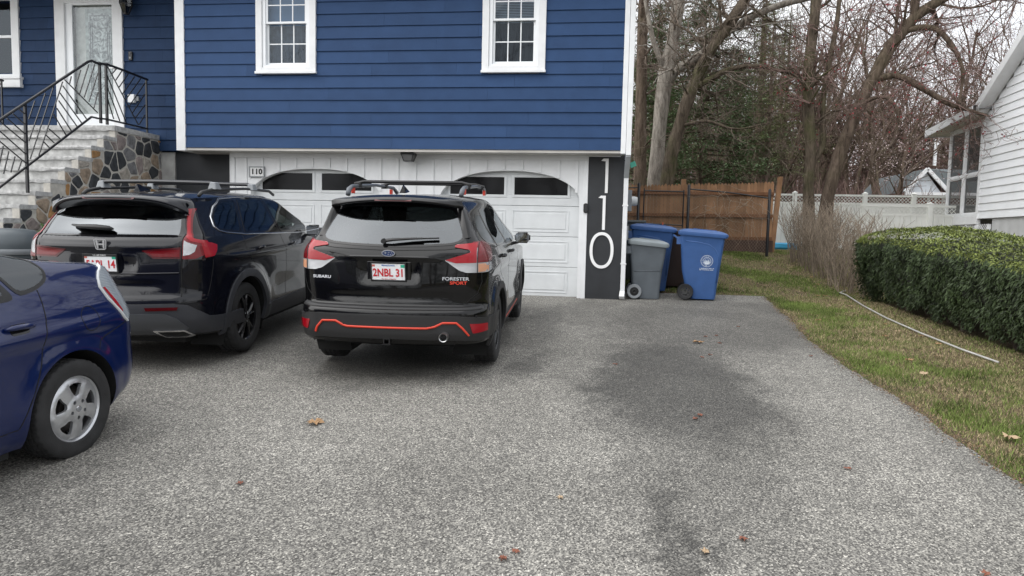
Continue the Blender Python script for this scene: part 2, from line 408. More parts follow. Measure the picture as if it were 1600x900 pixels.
def frame(mb, x0, x1, z0, z1, w, y0, y1, wb=None, wt=None):
    wb = w if wb is None else wb; wt = w if wt is None else wt
    mb.box(x0, x0+w, y0, y1, z0, z1); mb.box(x1-w, x1, y0, y1, z0, z1)
    mb.box(x0+w, x1-w, y0, y1, z0, z0+wb); mb.box(x0+w, x1-w, y0, y1, z1-wt, z1)

def sash_window(x0, x1, zb_, yf, low, upm, blinds):
    win = empty('window', (0,0,0)); win.parent = house; win.location = Vector(((x0+x1)/2, yf, zb_))-HB
    zt = zb_+1.63
    mb = MB(); frame(mb, x0, x1, zb_+.045, zt, .112, yf-.05, yf+.02, wb=.065)
    hb(mb, 'casing', m_white, win, bevel=.005)
    mb = MB(); mb.box(x0-.012, x1+.012, yf-.075, yf+.02, zb_, zb_+.043); hb(mb, 'sill', m_white, win, bevel=.006)
    a, b = x0+.114, x1-.114; c, d = zb_+.112, zt-.114
    mb = MB(); frame(mb, a, b, c, d, .055, yf-.028, yf+.10, wb=.04); hb(mb, 'frame', m_vinyl, win, bevel=.004)
    a += .056; b -= .056; c += .041; d -= .056
    zm = zb_+.86
    # upper sash in front, lower sash behind
    for nm, za, zc, ys, flr in (('upper_sash', zm-.018, d, yf-.012, upm), ('lower_sash', c, zm+.02, yf+.03, low)):
        mb = MB(); frame(mb, a, b, za, zc, .036, ys, ys+.035, wb=.036 if nm[0] == 'u' else .045)
        sa = hb(mb, nm, m_vinyl, win, bevel=.003)
        ga, gb, gc, gd = a+.036, b-.036, za+.036, zc-.036
        mb = MB()
        for k in (1, 2): x = ga+(gb-ga)*k/3; mb.box(x-.009, x+.009, ys+.010, ys+.024, gc, gd)
        z = (gc+gd)/2; 
        xs_ = [ga]+[ga+(gb-ga)*k/3 for k in (1, 2)]+[gb]
        for k in range(3): mb.box(xs_[k]+(.009 if k else 0), xs_[k+1]-(.009 if k < 2 else 0), ys+.011, ys+.023, z-.009, z+.009)
        hb(mb, 'muntins', m_vinyl, sa)
        mb = MB(); mb.add([(ga,ys+.017,gc),(gb,ys+.017,gc),(gb,ys+.017,gd),(ga,ys+.017,gd)], [(0,1,2,3)]); hb(mb, 'pane', m_wglass, sa)
    # inside: curtain below, shade or blind above
    mb = MB(); n = 60
    for i in range(n+1):
        x = x0+.15+(x1-x0-.3)*i/n; y = yf+.15+.018*math.sin(i*.9)+.01*math.sin(i*.37)
        mb.v += [(x, y, zb_+.1), (x, y, zm)]
    for i in range(n): mb.f.append((2*i,2*i+2,2*i+3,2*i+1)); mb.m.append(0)
    hb(mb, 'curtain', m_curtain if blinds == 0 else mat('dark_room', (.03,.035,.04), .9), win, smooth='all')
    mb = MB()
    if blinds:
        z = zm-.02
        while z < zt:
            mb.add([(x0+.14,yf+.11,z),(x1-.14,yf+.11,z),(x1-.14,yf+.128,z+.023),(x0+.14,yf+.128,z+.023)], [(0,1,2,3)]); z += .026
        hb(mb, 'blind', m_blind, win)
    else:
        mb.box(x0+.14, x1-.14, yf+.12, yf+.124, zm-.02, zt); hb(mb, 'roller_shade', m_shade, win)
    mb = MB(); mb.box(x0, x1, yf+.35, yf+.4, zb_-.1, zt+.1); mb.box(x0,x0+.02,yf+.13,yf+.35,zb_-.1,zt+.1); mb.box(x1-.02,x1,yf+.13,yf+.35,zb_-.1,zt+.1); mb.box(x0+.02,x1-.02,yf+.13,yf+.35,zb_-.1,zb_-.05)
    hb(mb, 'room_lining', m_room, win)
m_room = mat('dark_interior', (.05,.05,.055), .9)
sash_window(*W1, YF, 0, 0, 0)
sash_window(*W2, YF, 0, 0, 1)

# garage wall with basket-handle arches
DOORS = [(-6.28, -3.86), (-2.79, -.36)]
def arch(x):
    for a, b in DOORS:
        if a < x < b:
            t = abs(x-(a+b)/2)/((b-a)/2); return 2.27+.485*(1-t**2.25)**(1/1.9)
    return None
mb = MB()
def wallcol(xa, xb, za, zb2, y0=YG, y1=YG+.14): mb.box(xa, xb, y0, y1, za, zb2)
wallcol(-6.64, DOORS[0][0], .55, 3.02); wallcol(DOORS[0][1], DOORS[1][0], .55, 3.02); wallcol(DOORS[1][1], -.222, .55, 3.02)
for a, b in DOORS:
    n = 72; X = [(a+b)/2+(b-a)/2*math.sin(math.pi*(i/n-.5)) for i in range(n+1)]
    Z = [2.27 if i in (0, n) else arch(X[i]) for i in range(n+1)]
    k = len(mb.v)
    for x, z in zip(X, Z): mb.v += [(x,YG,z),(x,YG,3.02),(x,YG+.14,z)]
    for i in range(n):
        o_ = k+3*i; mb.f += [(o_,o_+3,o_+4,o_+1),(o_,o_+2,o_+5,o_+3)]; mb.m += [0,0]
hb(mb, 'garage_wall', m_white)
x = -6.56+.20
while x < -.26:
    z0 = arch(x)
    inside = any(a-.01 < x < b+.01 for a, b in DOORS)
    if inside:
        z0 = min(arch(x-.024) or 9, arch(x+.024) or 9, z0 or 9); z0 = (z0 if z0 < 9 else 2.3)+.02
    else: z0 = .62
    mb = MB(); mb.box(x-.024, x+.024, YG-.018, YG-.001, z0, 2.94); hb(mb, 'batten', m_white, bevel=.003); x += .313
mb = MB(); mb.box(-6.64, -.222, YG-.024, YG-.001, 2.942, 3.018); mb.box(-6.64, -6.565, YG-.022, YG-.001, .6, 2.94); mb.box(-.295, -.222, YG-.03, YG-.001, .56, 2.94); mb.box(-6.662, -6.642, YG-.024, YG+.4, .55, 3.018)
hb(mb, 'wall_trim', m_white, bevel=.003)
# dark number pilaster
mb = MB(); mb.box(-.219, .375, YG-.02, YG+.12, .55, 3.018); hb(mb, 'number_panel', m_char, bevel=.003)
mb = MB(); mb.box(-.219, .31, YG-.026, YG-.021, 3.0, 3.018); hb(mb, 'panel_drip_edge', m_white)

for di, (a, b) in enumerate(DOORS):
    dr = empty('garage_door', Vector(((a+b)/2, YG+.12, .6))-HB); dr.parent = house
    yd = YG+.15; zb_ = .585+(.03 if di == 0 else 0); sh = .528; a_, b_ = a-.05, b+.05
    mb = MB()
    wz0, wz1 = zb_+3*sh+.185, zb_+3*sh+.49
    c = (a+b)/2; wins = [(a+.155, c-.095), (c+.075, b-.205)]
    for s in range(4):
        z0 = zb_+s*sh+.003; z1 = zb_+(s+1)*sh-.003
        if s < 3: mb.box(a_, b_, yd, yd+.04, z0, z1)
        else:
            mb.box(a_, b_, yd, yd+.04, z0, wz0); mb.box(a_, b_, yd, yd+.04, wz1, 2.85)
            mb.box(a_, wins[0][0], yd, yd+.04, wz0, wz1); mb.box(wins[0][1], wins[1][0], yd, yd+.04, wz0, wz1); mb.box(wins[1][1], b_, yd, yd+.04, wz0, wz1)
    hb(mb, 'door_sections', m_doorw, dr, bevel=.006)
    mb = MB()
    for s in range(3):
        z0 = zb_+s*sh+.075; z1 = zb_+(s+1)*sh-.075
        for wa, wb_ in wins:
            wa -= .03; wb_ += .03
            frame(mb, wa, wb_, z0, z1, .022, yd-.009, yd-.001)
            mb.box(wa+.055, wb_-.055, yd-.010, yd-.001, z0+.055, z1-.055)
    hb(mb, 'raised_panels', m_doorw, dr, bevel=.006)
    for wa, wb_ in wins:
        mb = MB(); frame(mb, wa-.04, wb_+.04, wz0-.045, wz1+.04, .045, yd-.014, yd-.001)
        wf = hb(mb, 'window_frame', m_doorw, dr, bevel=.005)
        mb = MB(); mb.box(wa, wb_, yd+.006, yd+.012, wz0, wz1); hb(mb, 'pane', mat('dark_garage_glass', (.010,.010,.011), .06, spec=.22), wf)
    mb = MB(); mb.box(a_, b_, yd+.005, yd+.035, zb_-.03, zb_-.001); hb(mb, 'bottom_seal', m_black, dr)

# dark foundation under the left wing, concrete corner
mb = MB(); mb.box(-8.02, -6.664, YL+.08, YL+.2, .5, 3.05); mb.box(-14, -8.02, YL+.12, YL+.2, .5, 3.05); hb(mb, 'foundation_wall', m_char)
mb = MB(); mb.box(-8.13, -7.86, YL+.04, YL+.079, .5, 3.045); hb(mb, 'concrete_corner', m_conc)
# left wing siding, door, window
DX0, DX1 = -10.16, -8.80
holesL = [(DX0, DX1, 3.3, 5.95), (-13.0, -10.95, 4.5, 5.95)]
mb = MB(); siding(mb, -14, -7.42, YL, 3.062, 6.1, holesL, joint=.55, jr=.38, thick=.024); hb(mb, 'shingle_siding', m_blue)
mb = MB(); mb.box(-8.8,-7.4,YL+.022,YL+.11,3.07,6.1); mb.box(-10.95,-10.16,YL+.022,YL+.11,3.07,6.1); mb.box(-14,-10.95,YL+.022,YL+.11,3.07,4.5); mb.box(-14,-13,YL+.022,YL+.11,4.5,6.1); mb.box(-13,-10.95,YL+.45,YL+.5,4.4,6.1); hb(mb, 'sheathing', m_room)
door = empty('front_door', Vector((-9.48, YL, 3.40))-HB); door.parent = house
mb = MB(); frame(mb, DX0, DX1, 3.40, 5.95, .20, YL-.05, YL+.03, wb=.03); hb(mb, 'casing', m_white, door, bevel=.006)
mb = MB(); frame(mb, DX0+.2, DX1-.2+.06, 3.43, 5.9, .075, YL-.012, YL+.05, wb=.05); hb(mb, 'door_frame', m_vinyl, door, bevel=.004)
mb = MB(); frame(mb, -9.885, -8.90, 3.48, 5.83, .075, YL-.03, YL+.01, wb=.25, wt=.12); sd = hb(mb, 'storm_door', m_vinyl, door, bevel=.005)
mb = MB(); mb.add([(-9.81,YL-.01,3.73),(-8.975,YL-.01,3.73),(-8.975,YL-.01,5.71),(-9.81,YL-.01,5.71)], [(0,1,2,3)]); hb(mb, 'pane', glass_mat('storm_glass', (.9,.93,.93), .85, gloss=.5), sd)
mb = MB(); mb.box(-8.955, -8.93, YL-.045, YL-.031, 4.50, 4.72); mb.bar((-8.945,YL-.07,4.56),(-9.06,YL-.07,4.555),.018,.018); mb.bar((-8.943,YL-.032,4.56),(-8.943,YL-.079,4.56),.014); hb(mb, 'handle', m_metal, sd, bevel=.003)
def leaded_mat():
    m = bpy.data.materials.new('leaded_glass'); m.use_nodes = True; t = m.node_tree; b = t.nodes['Principled BSDF']; L = t.links.new
    co = t.nodes.new('ShaderNodeTexCoord'); n = t.nodes.new('ShaderNodeTexNoise'); n.inputs['Scale'].default_value = 7; n.inputs['Detail'].default_value = 8; n.inputs['Distortion'].default_value = 2.5
    L(co.outputs['Object'], n.inputs['Vector']); c = t.nodes.new('ShaderNodeValToRGB'); L(n.outputs['Fac'], c.inputs[0])
    c.color_ramp.elements[0].position = .38; c.color_ramp.elements[0].color = (.05,.07,.075,1); c.color_ramp.elements[1].position = .62; c.color_ramp.elements[1].color = (.60,.66,.66,1)
    L(c.outputs[0], b.inputs['Base Color']); b.inputs['Roughness'].default_value = .12
    bu = t.nodes.new('ShaderNodeBump'); bu.inputs['Strength'].default_value = .7; L(n.outputs['Fac'], bu.inputs['Height']); L(bu.outputs[0], b.inputs['Normal']); return m
m_lead = leaded_mat(); m_leadb = mat('frosted_border', (.36,.41,.40), .25, var=.5, vscale=12, bump=.4, bscale=40)
mb = MB(); mb.box(-9.82, -8.96, YL+.07, YL+.10, 3.46, 5.85); hb(mb, 'inner_door', mat('door_cream', (.55,.56,.53), .45, var=.25, vscale=9), door)
mb = MB(); mb.box(-9.61, -9.03, YL+.055, YL+.068, 3.92, 5.66); hb(mb, 'glass_border', m_leadb, door)
mb = MB(); mb.box(-9.54, -9.09, YL+.045, YL+.054, 4.02, 5.58); hb(mb, 'leaded_pane', m_lead, door)
mb = MB()
frame(mb, -9.51, -9.12, 4.06, 5.54, .008, YL+.036, YL+.044); frame(mb, -9.47, -9.16, 4.12, 5.48, .006, YL+.036, YL+.044)
for k in range(12):
    z = 4.2+k*.105; mb.bar((-9.47,YL+.04,z),(-9.16,YL+.04,z+.07*(-1)**k),.005)
hb(mb, 'lead_came', m_galv, door)
mb = MB(); mb.box(DX0+.05, DX1-.02, YL-.10, YL-.051, 3.345, 3.399); hb(mb, 'threshold', m_white, door, bevel=.004)
# left window (only its right half shows)
win = empty('window', Vector((-11.8, YL, 4.4))-HB); win.parent = house
mb = MB(); frame(mb, -13.0, -10.90, 4.42, 5.97, .14, YL-.05, YL+.03, wb=.0); hb(mb, 'casing', m_white, win, bevel=.005)
mb = MB(); mb.box(-13.1, -10.87, YL-.085, YL+.02, 4.22, 4.419); mb.box(-13.1,-10.85,YL-.11,YL+.02,4.37,4.41); hb(mb, 'sill', m_white, win, bevel=.006)
mb = MB(); frame(mb, -12.86, -11.04, 4.425, 5.96, .05, YL-.01, YL+.05); mb.box(-12.81,-11.09,YL-.012,YL+.04,5.14,5.19); hb(mb, 'sash', m_vinyl, win, bevel=.004)
mb = MB(); mb.add([(-12.81,YL+.02,4.47),(-11.09,YL+.02,4.47),(-11.09,YL+.02,5.9),(-12.81,YL+.02,5.9)], [(0,1,2,3)]); hb(mb, 'pane', m_wglass, win)

# downspout with elbow at the right corner
ds = empty('downspout', (.41, YF, .62), label='white square downspout bending under the overhang beside the 110 panel', cat='downspout')
def wb(mb, name, m, root, **k):
    off = Vector((0,0,0)); p = root
    while p is not None: off += p.location; p = p.parent
    mb.v = [(a-off.x, b-off.y, c-off.z) for a, b, c in mb.v]; return mb.build(name, m, root, **k)
mb = MB(); mb.box(.38, .462, YF-.05, YF+.03, 2.98, 6.05); wb(mb, 'upper_pipe', m_white, ds, bevel=.008)
m_gtr = mat('dull_gutter_elbow', (.42,.44,.46), .5, var=.1)
mb = MB(); mb.bar((.42,YF-.008,2.99),(.412,YG-.062,2.66),.078); wb(mb, 'elbow', m_gtr, ds, bevel=.006)
mb = MB(); mb.bar((.412,YG-.062,2.67),(.412,YG-.062,.72),.075); mb.bar((.412,YG-.062,.73),(.40,YG-.14,.64),.085,.08); wb(mb, 'lower_pipe', m_white, ds, bevel=.006)
mb = MB(); mb.box(.362,.462,YG-.105,YG-.02,2.18,2.20); mb.box(.362,.462,YG-.105,YG-.02,1.2,1.22); wb(mb, 'strap', m_white, ds)

# big house numerals 1 1 0
def digit_bar(mb, x, z0, z1, w=.048, lean=0):
    y0, y1 = YG-.045, YG-.022
    mb.box(x-w/2, x+w/2, y0, y1, z0, z1)
    mb.prism([(x-w/2-.075, z1-.036), (x-w/2, z1-.046), (x-w/2, z1), (x-w/2-.035, z1)], 1, lambda a, b, t: (a, y0 if t == 0 else y1, b))
def numeral(fn, name, lab, loc):
    mb = MB(); fn(mb); mb.v = [(a-loc[0], b-loc[1], c-loc[2]) for a, b, c in mb.v]
    o = mb.build(name, m_numw, loc=loc, bevel=.002); tag(o, lab, 'house number', 'large white house numerals')
m_numw = mat('white_numeral', (.85,.85,.85), .4)
numeral(lambda mb: digit_bar(mb, .088, 2.395, 2.97), 'house_numeral', 'large white numeral 1 at the top of the charcoal panel', (.088, YG-.03, 2.395))
numeral(lambda mb: digit_bar(mb, .060, 1.775, 2.35), 'house_numeral', 'large white numeral 1 in the middle of the charcoal panel, above the zero', (.06, YG-.03, 1.775))
def zero(mb):
    n = 48; cx, cz = .040, 1.428; y0, y1 = YG-.045, YG-.022; k = len(mb.v)
    for i in range(n):
        a = 2*math.pi*i/n
        for (rx, rz) in ((.202, .308), (.152, .258)):
            X = cx+rx*math.copysign(abs(math.cos(a))**.9, math.cos(a)); Z = cz+rz*math.copysign(abs(math.sin(a))**.9, math.sin(a))
            mb.v += [(X,y0,Z),(X,y1,Z)]
    for i in range(n):
        p = k+4*i; q = k+4*((i+1)%n); mb.f += [(p,q,q+2,p+2),(p,p+1,q+1,q),(p+2,q+2,q+3,p+3)]; mb.m += [0]*3
numeral(zero, 'house_numeral', 'large white numeral 0 at the bottom of the charcoal panel', (.04, YG-.03, 1.12))

# small 110 plate by the left door
pl = empty('number_plate', (-6.14, YG, 2.59), label='small white framed plate reading 110 left of the left garage door', cat='house number')
mb = MB(); mb.box(-6.275, -6.005, YG-.03, YG-.019, 2.60, 2.77); wb(mb, 'backing', mat('plate_backing', (.62,.63,.62), .5), pl)
mb = MB(); frame(mb, -6.285, -5.995, 2.59, 2.78, .016, YG-.036, YG-.018); wb(mb, 'frame', m_galv, pl)
def text_obj(name, s, size, loc, rot, m, parent=None, ext=.002, ax='CENTER', bold=0, sx=1.0, space=1.0):
    c = bpy.data.curves.new(name, 'FONT'); c.body = s; c.size = size; c.extrude = ext; c.align_x = ax; c.align_y = 'CENTER'; c.offset = bold; c.space_character = space
    o = bpy.data.objects.new(name, c); COL.objects.link(o)
    dg = bpy.context.evaluated_depsgraph_get(); me = bpy.data.meshes.new_from_object(o.evaluated_get(dg)); me.name = name
    bpy.data.objects.remove(o); me.materials.clear(); me.materials.append(m)
    o = bpy.data.objects.new(name, me); COL.objects.link(o); o.rotation_euler = rot; o.location = loc; o.scale = (sx,1,1)
    if parent is not None: o.parent = parent
    return o
m_txtb = mat('black_lettering', (.015,.015,.015), .5)
mb = MB()
for k in range(3): x = -6.222+k*.08; mb.box(x-.036, x+.036, YG-.034, YG-.0305, 2.615, 2.755)
wb(mb, 'number_tile', mat('number_tile_white', (.85,.85,.85), .4), pl)
t = text_obj('numerals', '110', .13, Vector((-6.141, YG-.036, 2.685))-pl.location, (R(90),0,0), m_txtb, pl, bold=.006, space=1.12)

# soffit downlight
lm = empty('soffit_lamp', (-3.28, YF+.16, 3.015), label='small black lantern under the overhang between the garage doors', cat='lamp')
mb = MB(); mb.add([(-3.39,YF+.05,3.014),(-3.17,YF+.05,3.014),(-3.17,YF+.25,3.014),(-3.39,YF+.25,3.014),(-3.40,YF+.04,2.985),(-3.16,YF+.04,2.985),(-3.16,YF+.26,2.985),(-3.40,YF+.26,2.985)],[(0,1,2,3),(0,4,5,1),(1,5,6,2),(2,6,7,3),(3,7,4,0)]); 
for sx, sy in ((-.105,-.1),(.105,-.1),(.105,.1),(-.105,.1)): mb.bar((-3.28+sx,YF+.15+sy,2.985),(-3.28+sx*.68,YF+.15+sy*.68,2.88),.012)
mb.box(-3.355,-3.205,YF+.08,YF+.22,2.868,2.882)
wb(mb, 'housing', m_iron, lm)
mb = MB(); mb.add([(-3.375,YF+.06,2.984),(-3.185,YF+.06,2.984),(-3.185,YF+.24,2.984),(-3.375,YF+.24,2.984),(-3.345,YF+.09,2.884),(-3.215,YF+.09,2.884),(-3.215,YF+.21,2.884),(-3.345,YF+.21,2.884)],[(0,1,5,4),(1,2,6,5),(2,3,7,6),(3,0,4,7),(4,5,6,7)])
wb(mb, 'lamp_glass', mat('smoky_lamp_glass', (.14,.14,.14), .15), lm)

# doorbell cameras, lantern, outlet
def rounded(mb, x, z, w, h, y0, y1, n=6):
    pts = []; r = min(w, h)/2*.9
    for cx, cz, a0 in ((x+w/2-r, z+h/2-r, 0), (x-w/2+r, z+h/2-r, 90), (x-w/2+r, z-h/2+r, 180), (x+w/2-r, z-h/2+r, 270)):
        for i in range(n+1): a = R(a0+90*i/n); pts.append((cx+r*math.cos(a), cz+r*math.sin(a)))
    mb.prism(pts, 1, lambda a, b, t: (a, y0 if t == 0 else y1, b))
kp = empty('garage_keypad', (-.248, YG-.03, 2.05), label='slim black rounded keypad on the white trim left of the 110 panel', cat='keypad')
mb = MB(); rounded(mb, -.248, 2.135, .078, .165, YG-.062, YG-.031); wb(mb, 'case', m_black, kp, bevel=.004)
mb = MB(); rounded(mb, -.248, 2.13, .052, .11, YG-.066, YG-.0625); wb(mb, 'cover', mat('keypad_cover', (.03,.03,.032), .25), kp)
dbell = empty('doorbell', (-8.65, YL-.02, 4.71), label='small black video doorbell on blue shingles right of the front door', cat='doorbell')
mb = MB(); mb.box(-8.685,-8.612,YL-.05,YL-.018,4.70,4.86); wb(mb, 'case', m_black, dbell, bevel=.008)
mb = MB(); mb.lathe([(0,0),(.016,0),(.016,.008),(0,.008)], 16, lambda p: (-8.648+p[0], YL-.05-p[2], 4.825+p[1])); wb(mb, 'camera_eye', mat('lens_black', (.005,.005,.006), .05), dbell)
mb = MB(); mb.lathe([(0,0),(.018,0),(.018,.005),(0,.005)], 16, lambda p: (-8.648+p[0], YL-.05-p[2], 4.745+p[1])); wb(mb, 'button', m_galv, dbell)
ou = empty('outdoor_outlet', (-8.62, YL-.02, 3.94), label='white covered power outlet on blue shingles behind the landing railing', cat='outlet')
mb = MB(); mb.box(-8.69,-8.56,YL-.09,YL-.018,3.93,4.08); wb(mb, 'cover', m_white, ou, bevel=.012)
mb = MB(); mb.box(-8.555,-8.50,YL-.05,YL-.018,3.965,4.045); wb(mb, 'hinge_box', m_galv, ou, bevel=.005)
ln = empty('wall_lantern', (-8.62, YL-.02, 5.4), label='black faceted glass wall lantern beside the front door', cat='lantern')
mb = MB(); cx, cy = -8.63, YL-.16
mb.lathe([(.001,5.475),(.045,5.48),(.05,5.49),(.05,5.50)], 6, lambda p: (p[0]+cx, p[1]+cy, p[2]))
for i in range(6):
    a = math.pi/3*i; c, s_ = math.cos(a), math.sin(a)
    mb.bar((cx+.05*c,cy+.05*s_,5.49),(cx+.115*c,cy+.115*s_,5.66),.009); mb.bar((cx+.115*c,cy+.115*s_,5.66),(cx+.10*c,cy+.10*s_,5.82),.009)
mb.lathe([(.12,5.655),(.122,5.662),(.12,5.669)], 6, lambda p: (p[0]+cx, p[1]+cy, p[2]))
mb.lathe([(.13,5.81),(.12,5.84),(.03,5.95),(.001,5.97)], 6, lambda p: (p[0]+cx, p[1]+cy, p[2]))
mb.bar((cx,cy,5.9),(cx,YL-.02,5.98),.02); mb.box(cx-.05,cx+.05,YL-.035,YL-.019,5.78,6.02); wb(mb, 'frame', m_iron, ln)
mb = MB(); mb.lathe([(.048,5.495),(.11,5.66),(.096,5.815)], 6, lambda p: (p[0]+cx, p[1]+cy, p[2])); wb(mb, 'glass', glass_mat('lantern_glass', (.8,.8,.8), .7), ln)

# ------------------------------------------------------------------ granite steps with a stone-faced side
SX = -8.14; LZ = 3.342
steps = empty('granite_steps', (-10, 9.5, .45), label='grey granite front steps and landing with a rubble stone side wall', cat='steps')
m_gran = mat('rough_granite', (.40,.40,.395), .85, var=.28, vscale=18, bump=.9, bscale=22, detail=9)
NST = 13; RISE = (LZ-.55)/14; TR = .285
Ysf = [10.86-TR*k for k in range(NST+1)]; Zs = [LZ-.2*k for k in range(NST+1)]
mb = MB()
def slab(mb, x0, x1, y0, y1, z0, z1, rough=.008):
    nx = 40; k = len(mb.v)
    for i in range(nx+1):
        x = x0+(x1-x0)*i/nx; j = lambda: rnd.uniform(-rough, rough)
        mb.v += [(x,y0+j(),z0+j()),(x,y0-.006+j(),(z0+z1)/2+j()),(x,y0+.006+j(),z1+j()*.3),(x,y1,z1),(x,y1,z0)]
    for i in range(nx):
        p = k+5*i; q = p+5
        for a in range(5): mb.f.append((p+a, q+a, q+(a+1)%5, p+(a+1)%5)); mb.m.append(0)
    mb.f.append(tuple(k+a for a in range(5))); mb.f.append(tuple(k+5*nx+a for a in (4,3,2,1,0))); mb.m += [0,0]
slab(mb, -12.2, SX+.025, 10.84, YL-.02, LZ-.085, LZ)
wb(mb, 'landing_slab', m_gran, steps, smooth=True)
for k in range(1, NST+1):
    mb = MB(); slab(mb, -12.2, SX+.02, Ysf[k], Ysf[k-1]+.03, Zs[k]-.06, Zs[k]); wb(mb, 'tread', m_gran, steps, smooth=True)
mb = MB()
for k in range(0, NST+1):
    zt = (Zs[k]-.061); zb_ = Zs[k+1]-.0 if k < NST else .3
    mb.box(-12.2, SX-.08, Ysf[k]+.03, Ysf[k]+.3, zb_, zt)
m_grn2 = mat('split_face_granite', (.43,.43,.42), .9, var=.35, vscale=9, bump=1.0, bscale=10, detail=8)
wb(mb, 'riser_blocks', m_grn2, steps)
# stone side wall: voronoi cells clipped to the stepped outline
def clip(poly, nx, ny, c):
    out = []
    for i in range(len(poly)):
        a, b = poly[i], poly[(i+1)%len(poly)]; da = a[0]*nx+a[1]*ny-c; db = b[0]*nx+b[1]*ny-c
        if da <= 0: out.append(a)
        if da*db < 0: t = da/(da-db); out.append((a[0]+(b[0]-a[0])*t, a[1]+(b[1]-a[1])*t))
    return out
r3 = random.Random(11); pts = []
gy = Ysf[-1]-.2
while gy < YL+.15:
    z = .3+r3.uniform(0,.1)
    while z < LZ:
        pts.append((gy+r3.uniform(-.08,.08), z+r3.uniform(-.08,.08))); z += r3.choice([.19,.23,.30])
    gy += r3.choice([.16,.20,.235])
def densify_(poly, st):
    out = []
    for i in range(len(poly)):
        a, b = poly[i], poly[(i+1)%len(poly)]; k = max(1, int(math.hypot(b[0]-a[0], b[1]-a[1])/st))
        for t in range(k): out.append((a[0]+(b[0]-a[0])*t/k, a[1]+(b[1]-a[1])*t/k))
    return out
def inset(poly, d):
    n = len(poly); A = sum(poly[i][0]*poly[(i+1)%n][1]-poly[(i+1)%n][0]*poly[i][1] for i in range(n))
    if A < 0: poly = poly[::-1]
    out = list(poly)
    for i in range(n):
        a, b = poly[i], poly[(i+1)%n]; dx, dy = b[0]-a[0], b[1]-a[1]; l = math.hypot(dx, dy)
        if l < 1e-6: continue
        nx, ny = dy/l, -dx/l; out = clip(out, nx, ny, nx*a[0]+ny*a[1]-d)
        if len(out) < 3: return []
    return out
stone_cols = [((.035,.038,.043),'dark slate'), ((.17,.17,.175),'grey'), ((.27,.21,.155),'tan'), ((.29,.16,.065),'rusty'), ((.22,.185,.175),'mauve grey'), ((.34,.31,.27),'pale')]
m_st = [mat('stone_'+n.replace(' ','_'), c, .85, var=.38, vscale=13, bump=1.0, bscale=26, detail=8) for c, n in stone_cols]
mb = MB()
def ztop_at(y):
    if y > Ysf[0]: return LZ-.087
    k = int((Ysf[0]-y)/TR)+1
    return (Zs[k] if k <= NST else .5)-.062
segs = [(Ysf[0], YL+.03, LZ-.087)]+[(Ysf[k], Ysf[k-1], Zs[k]-.062) for k in range(1, NST+1)]
for i, p in enumerate(pts):
    cell = [(p[0]-.6,p[1]-.6),(p[0]+.6,p[1]-.6),(p[0]+.6,p[1]+.6),(p[0]-.6,p[1]+.6)]
    for j, q in enumerate(pts):
        if j == i: continue
        dx, dy = q[0]-p[0], q[1]-p[1]
        if dx*dx+dy*dy > 1.2: continue
        cell = clip(cell, dx, dy, dx*(p[0]+q[0])/2+dy*(p[1]+q[1])/2)
        if len(cell) < 3: break
    if len(cell) < 3: continue
    # clip to the stepped silhouette: at the column of the cell centre
    zt = ztop_at(p[0]); ylo = None
    for (ya, yb, zz) in segs:
        if ya <= p[0] < yb: zt = zz; ylo, yhi = ya, yb
    lo = min(c[0] for c in cell); hi = max(c[0] for c in cell)
    ztlo = ztop_at(lo+.01)
    if max(c[1] for c in cell) > ztlo: # may poke out of the lower step beside it
        if ylo is not None and max(c[1] for c in cell) > ztlo: cell = clip(cell, -1, 0, -ylo)
    cell = clip(cell, 0, 1, zt); cell = clip(cell, 1, 0, YL+.03)
    if len(cell) < 3: continue
    s_ = inset(cell, .0115)
    if len(s_) < 3: continue
    # round the corners a little and lift
    s2 = []
    for a in range(len(s_)):
        P, A, B = s_[a], s_[a-1], s_[(a+1)%len(s_)]
        for o_ in (A, B):
            d = math.hypot(o_[0]-P[0], o_[1]-P[1]); f = min(.3, .02/max(d,1e-4)); s2.append((P[0]+(o_[0]-P[0])*f, P[1]+(o_[1]-P[1])*f))
    s2 = [(a+r3.uniform(-.0045,.0045), b+r3.uniform(-.0045,.0045)) for a, b in densify_(s2, .045)]
    cxy = (sum(a[0] for a in s2)/len(s2), sum(a[1] for a in s2)/len(s2)); pr_ = r3.uniform(.018,.034)
    mb.mi = r3.choices(range(6), [28,16,22,9,15,10])[0]
    n = len(s2); vs = [(SX, a, b) for a, b in s2]+[(SX+pr_*.75, cxy[0]+(a-cxy[0])*.95, cxy[1]+(b-cxy[1])*.95) for a, b in s2]+[(SX+pr_+r3.uniform(-.003,.003), cxy[0]+(a-cxy[0])*.80, cxy[1]+(b-cxy[1])*.80) for a, b in s2]
    mb.add(vs, [(i_,(i_+1)%n,n+(i_+1)%n,n+i_) for i_ in range(n)]+[(n+i_,n+(i_+1)%n,2*n+(i_+1)%n,2*n+i_) for i_ in range(n)]+[tuple(range(2*n,3*n))])
wb(mb, 'stone_facing', m_st, steps)
mb = MB()
mb.box(SX-.1, SX+.012, Ysf[0], YL+.07, .3, LZ-.087)
for k in range(1, NST+1): mb.box(SX-.1, SX+.012, Ysf[k], Ysf[k-1], .3, Zs[k]-.062)
wb(mb, 'mortar_wall', mat('mortar', (.45,.43,.39), .95, var=.15, vscale=14, bump=.6, bscale=60), steps)

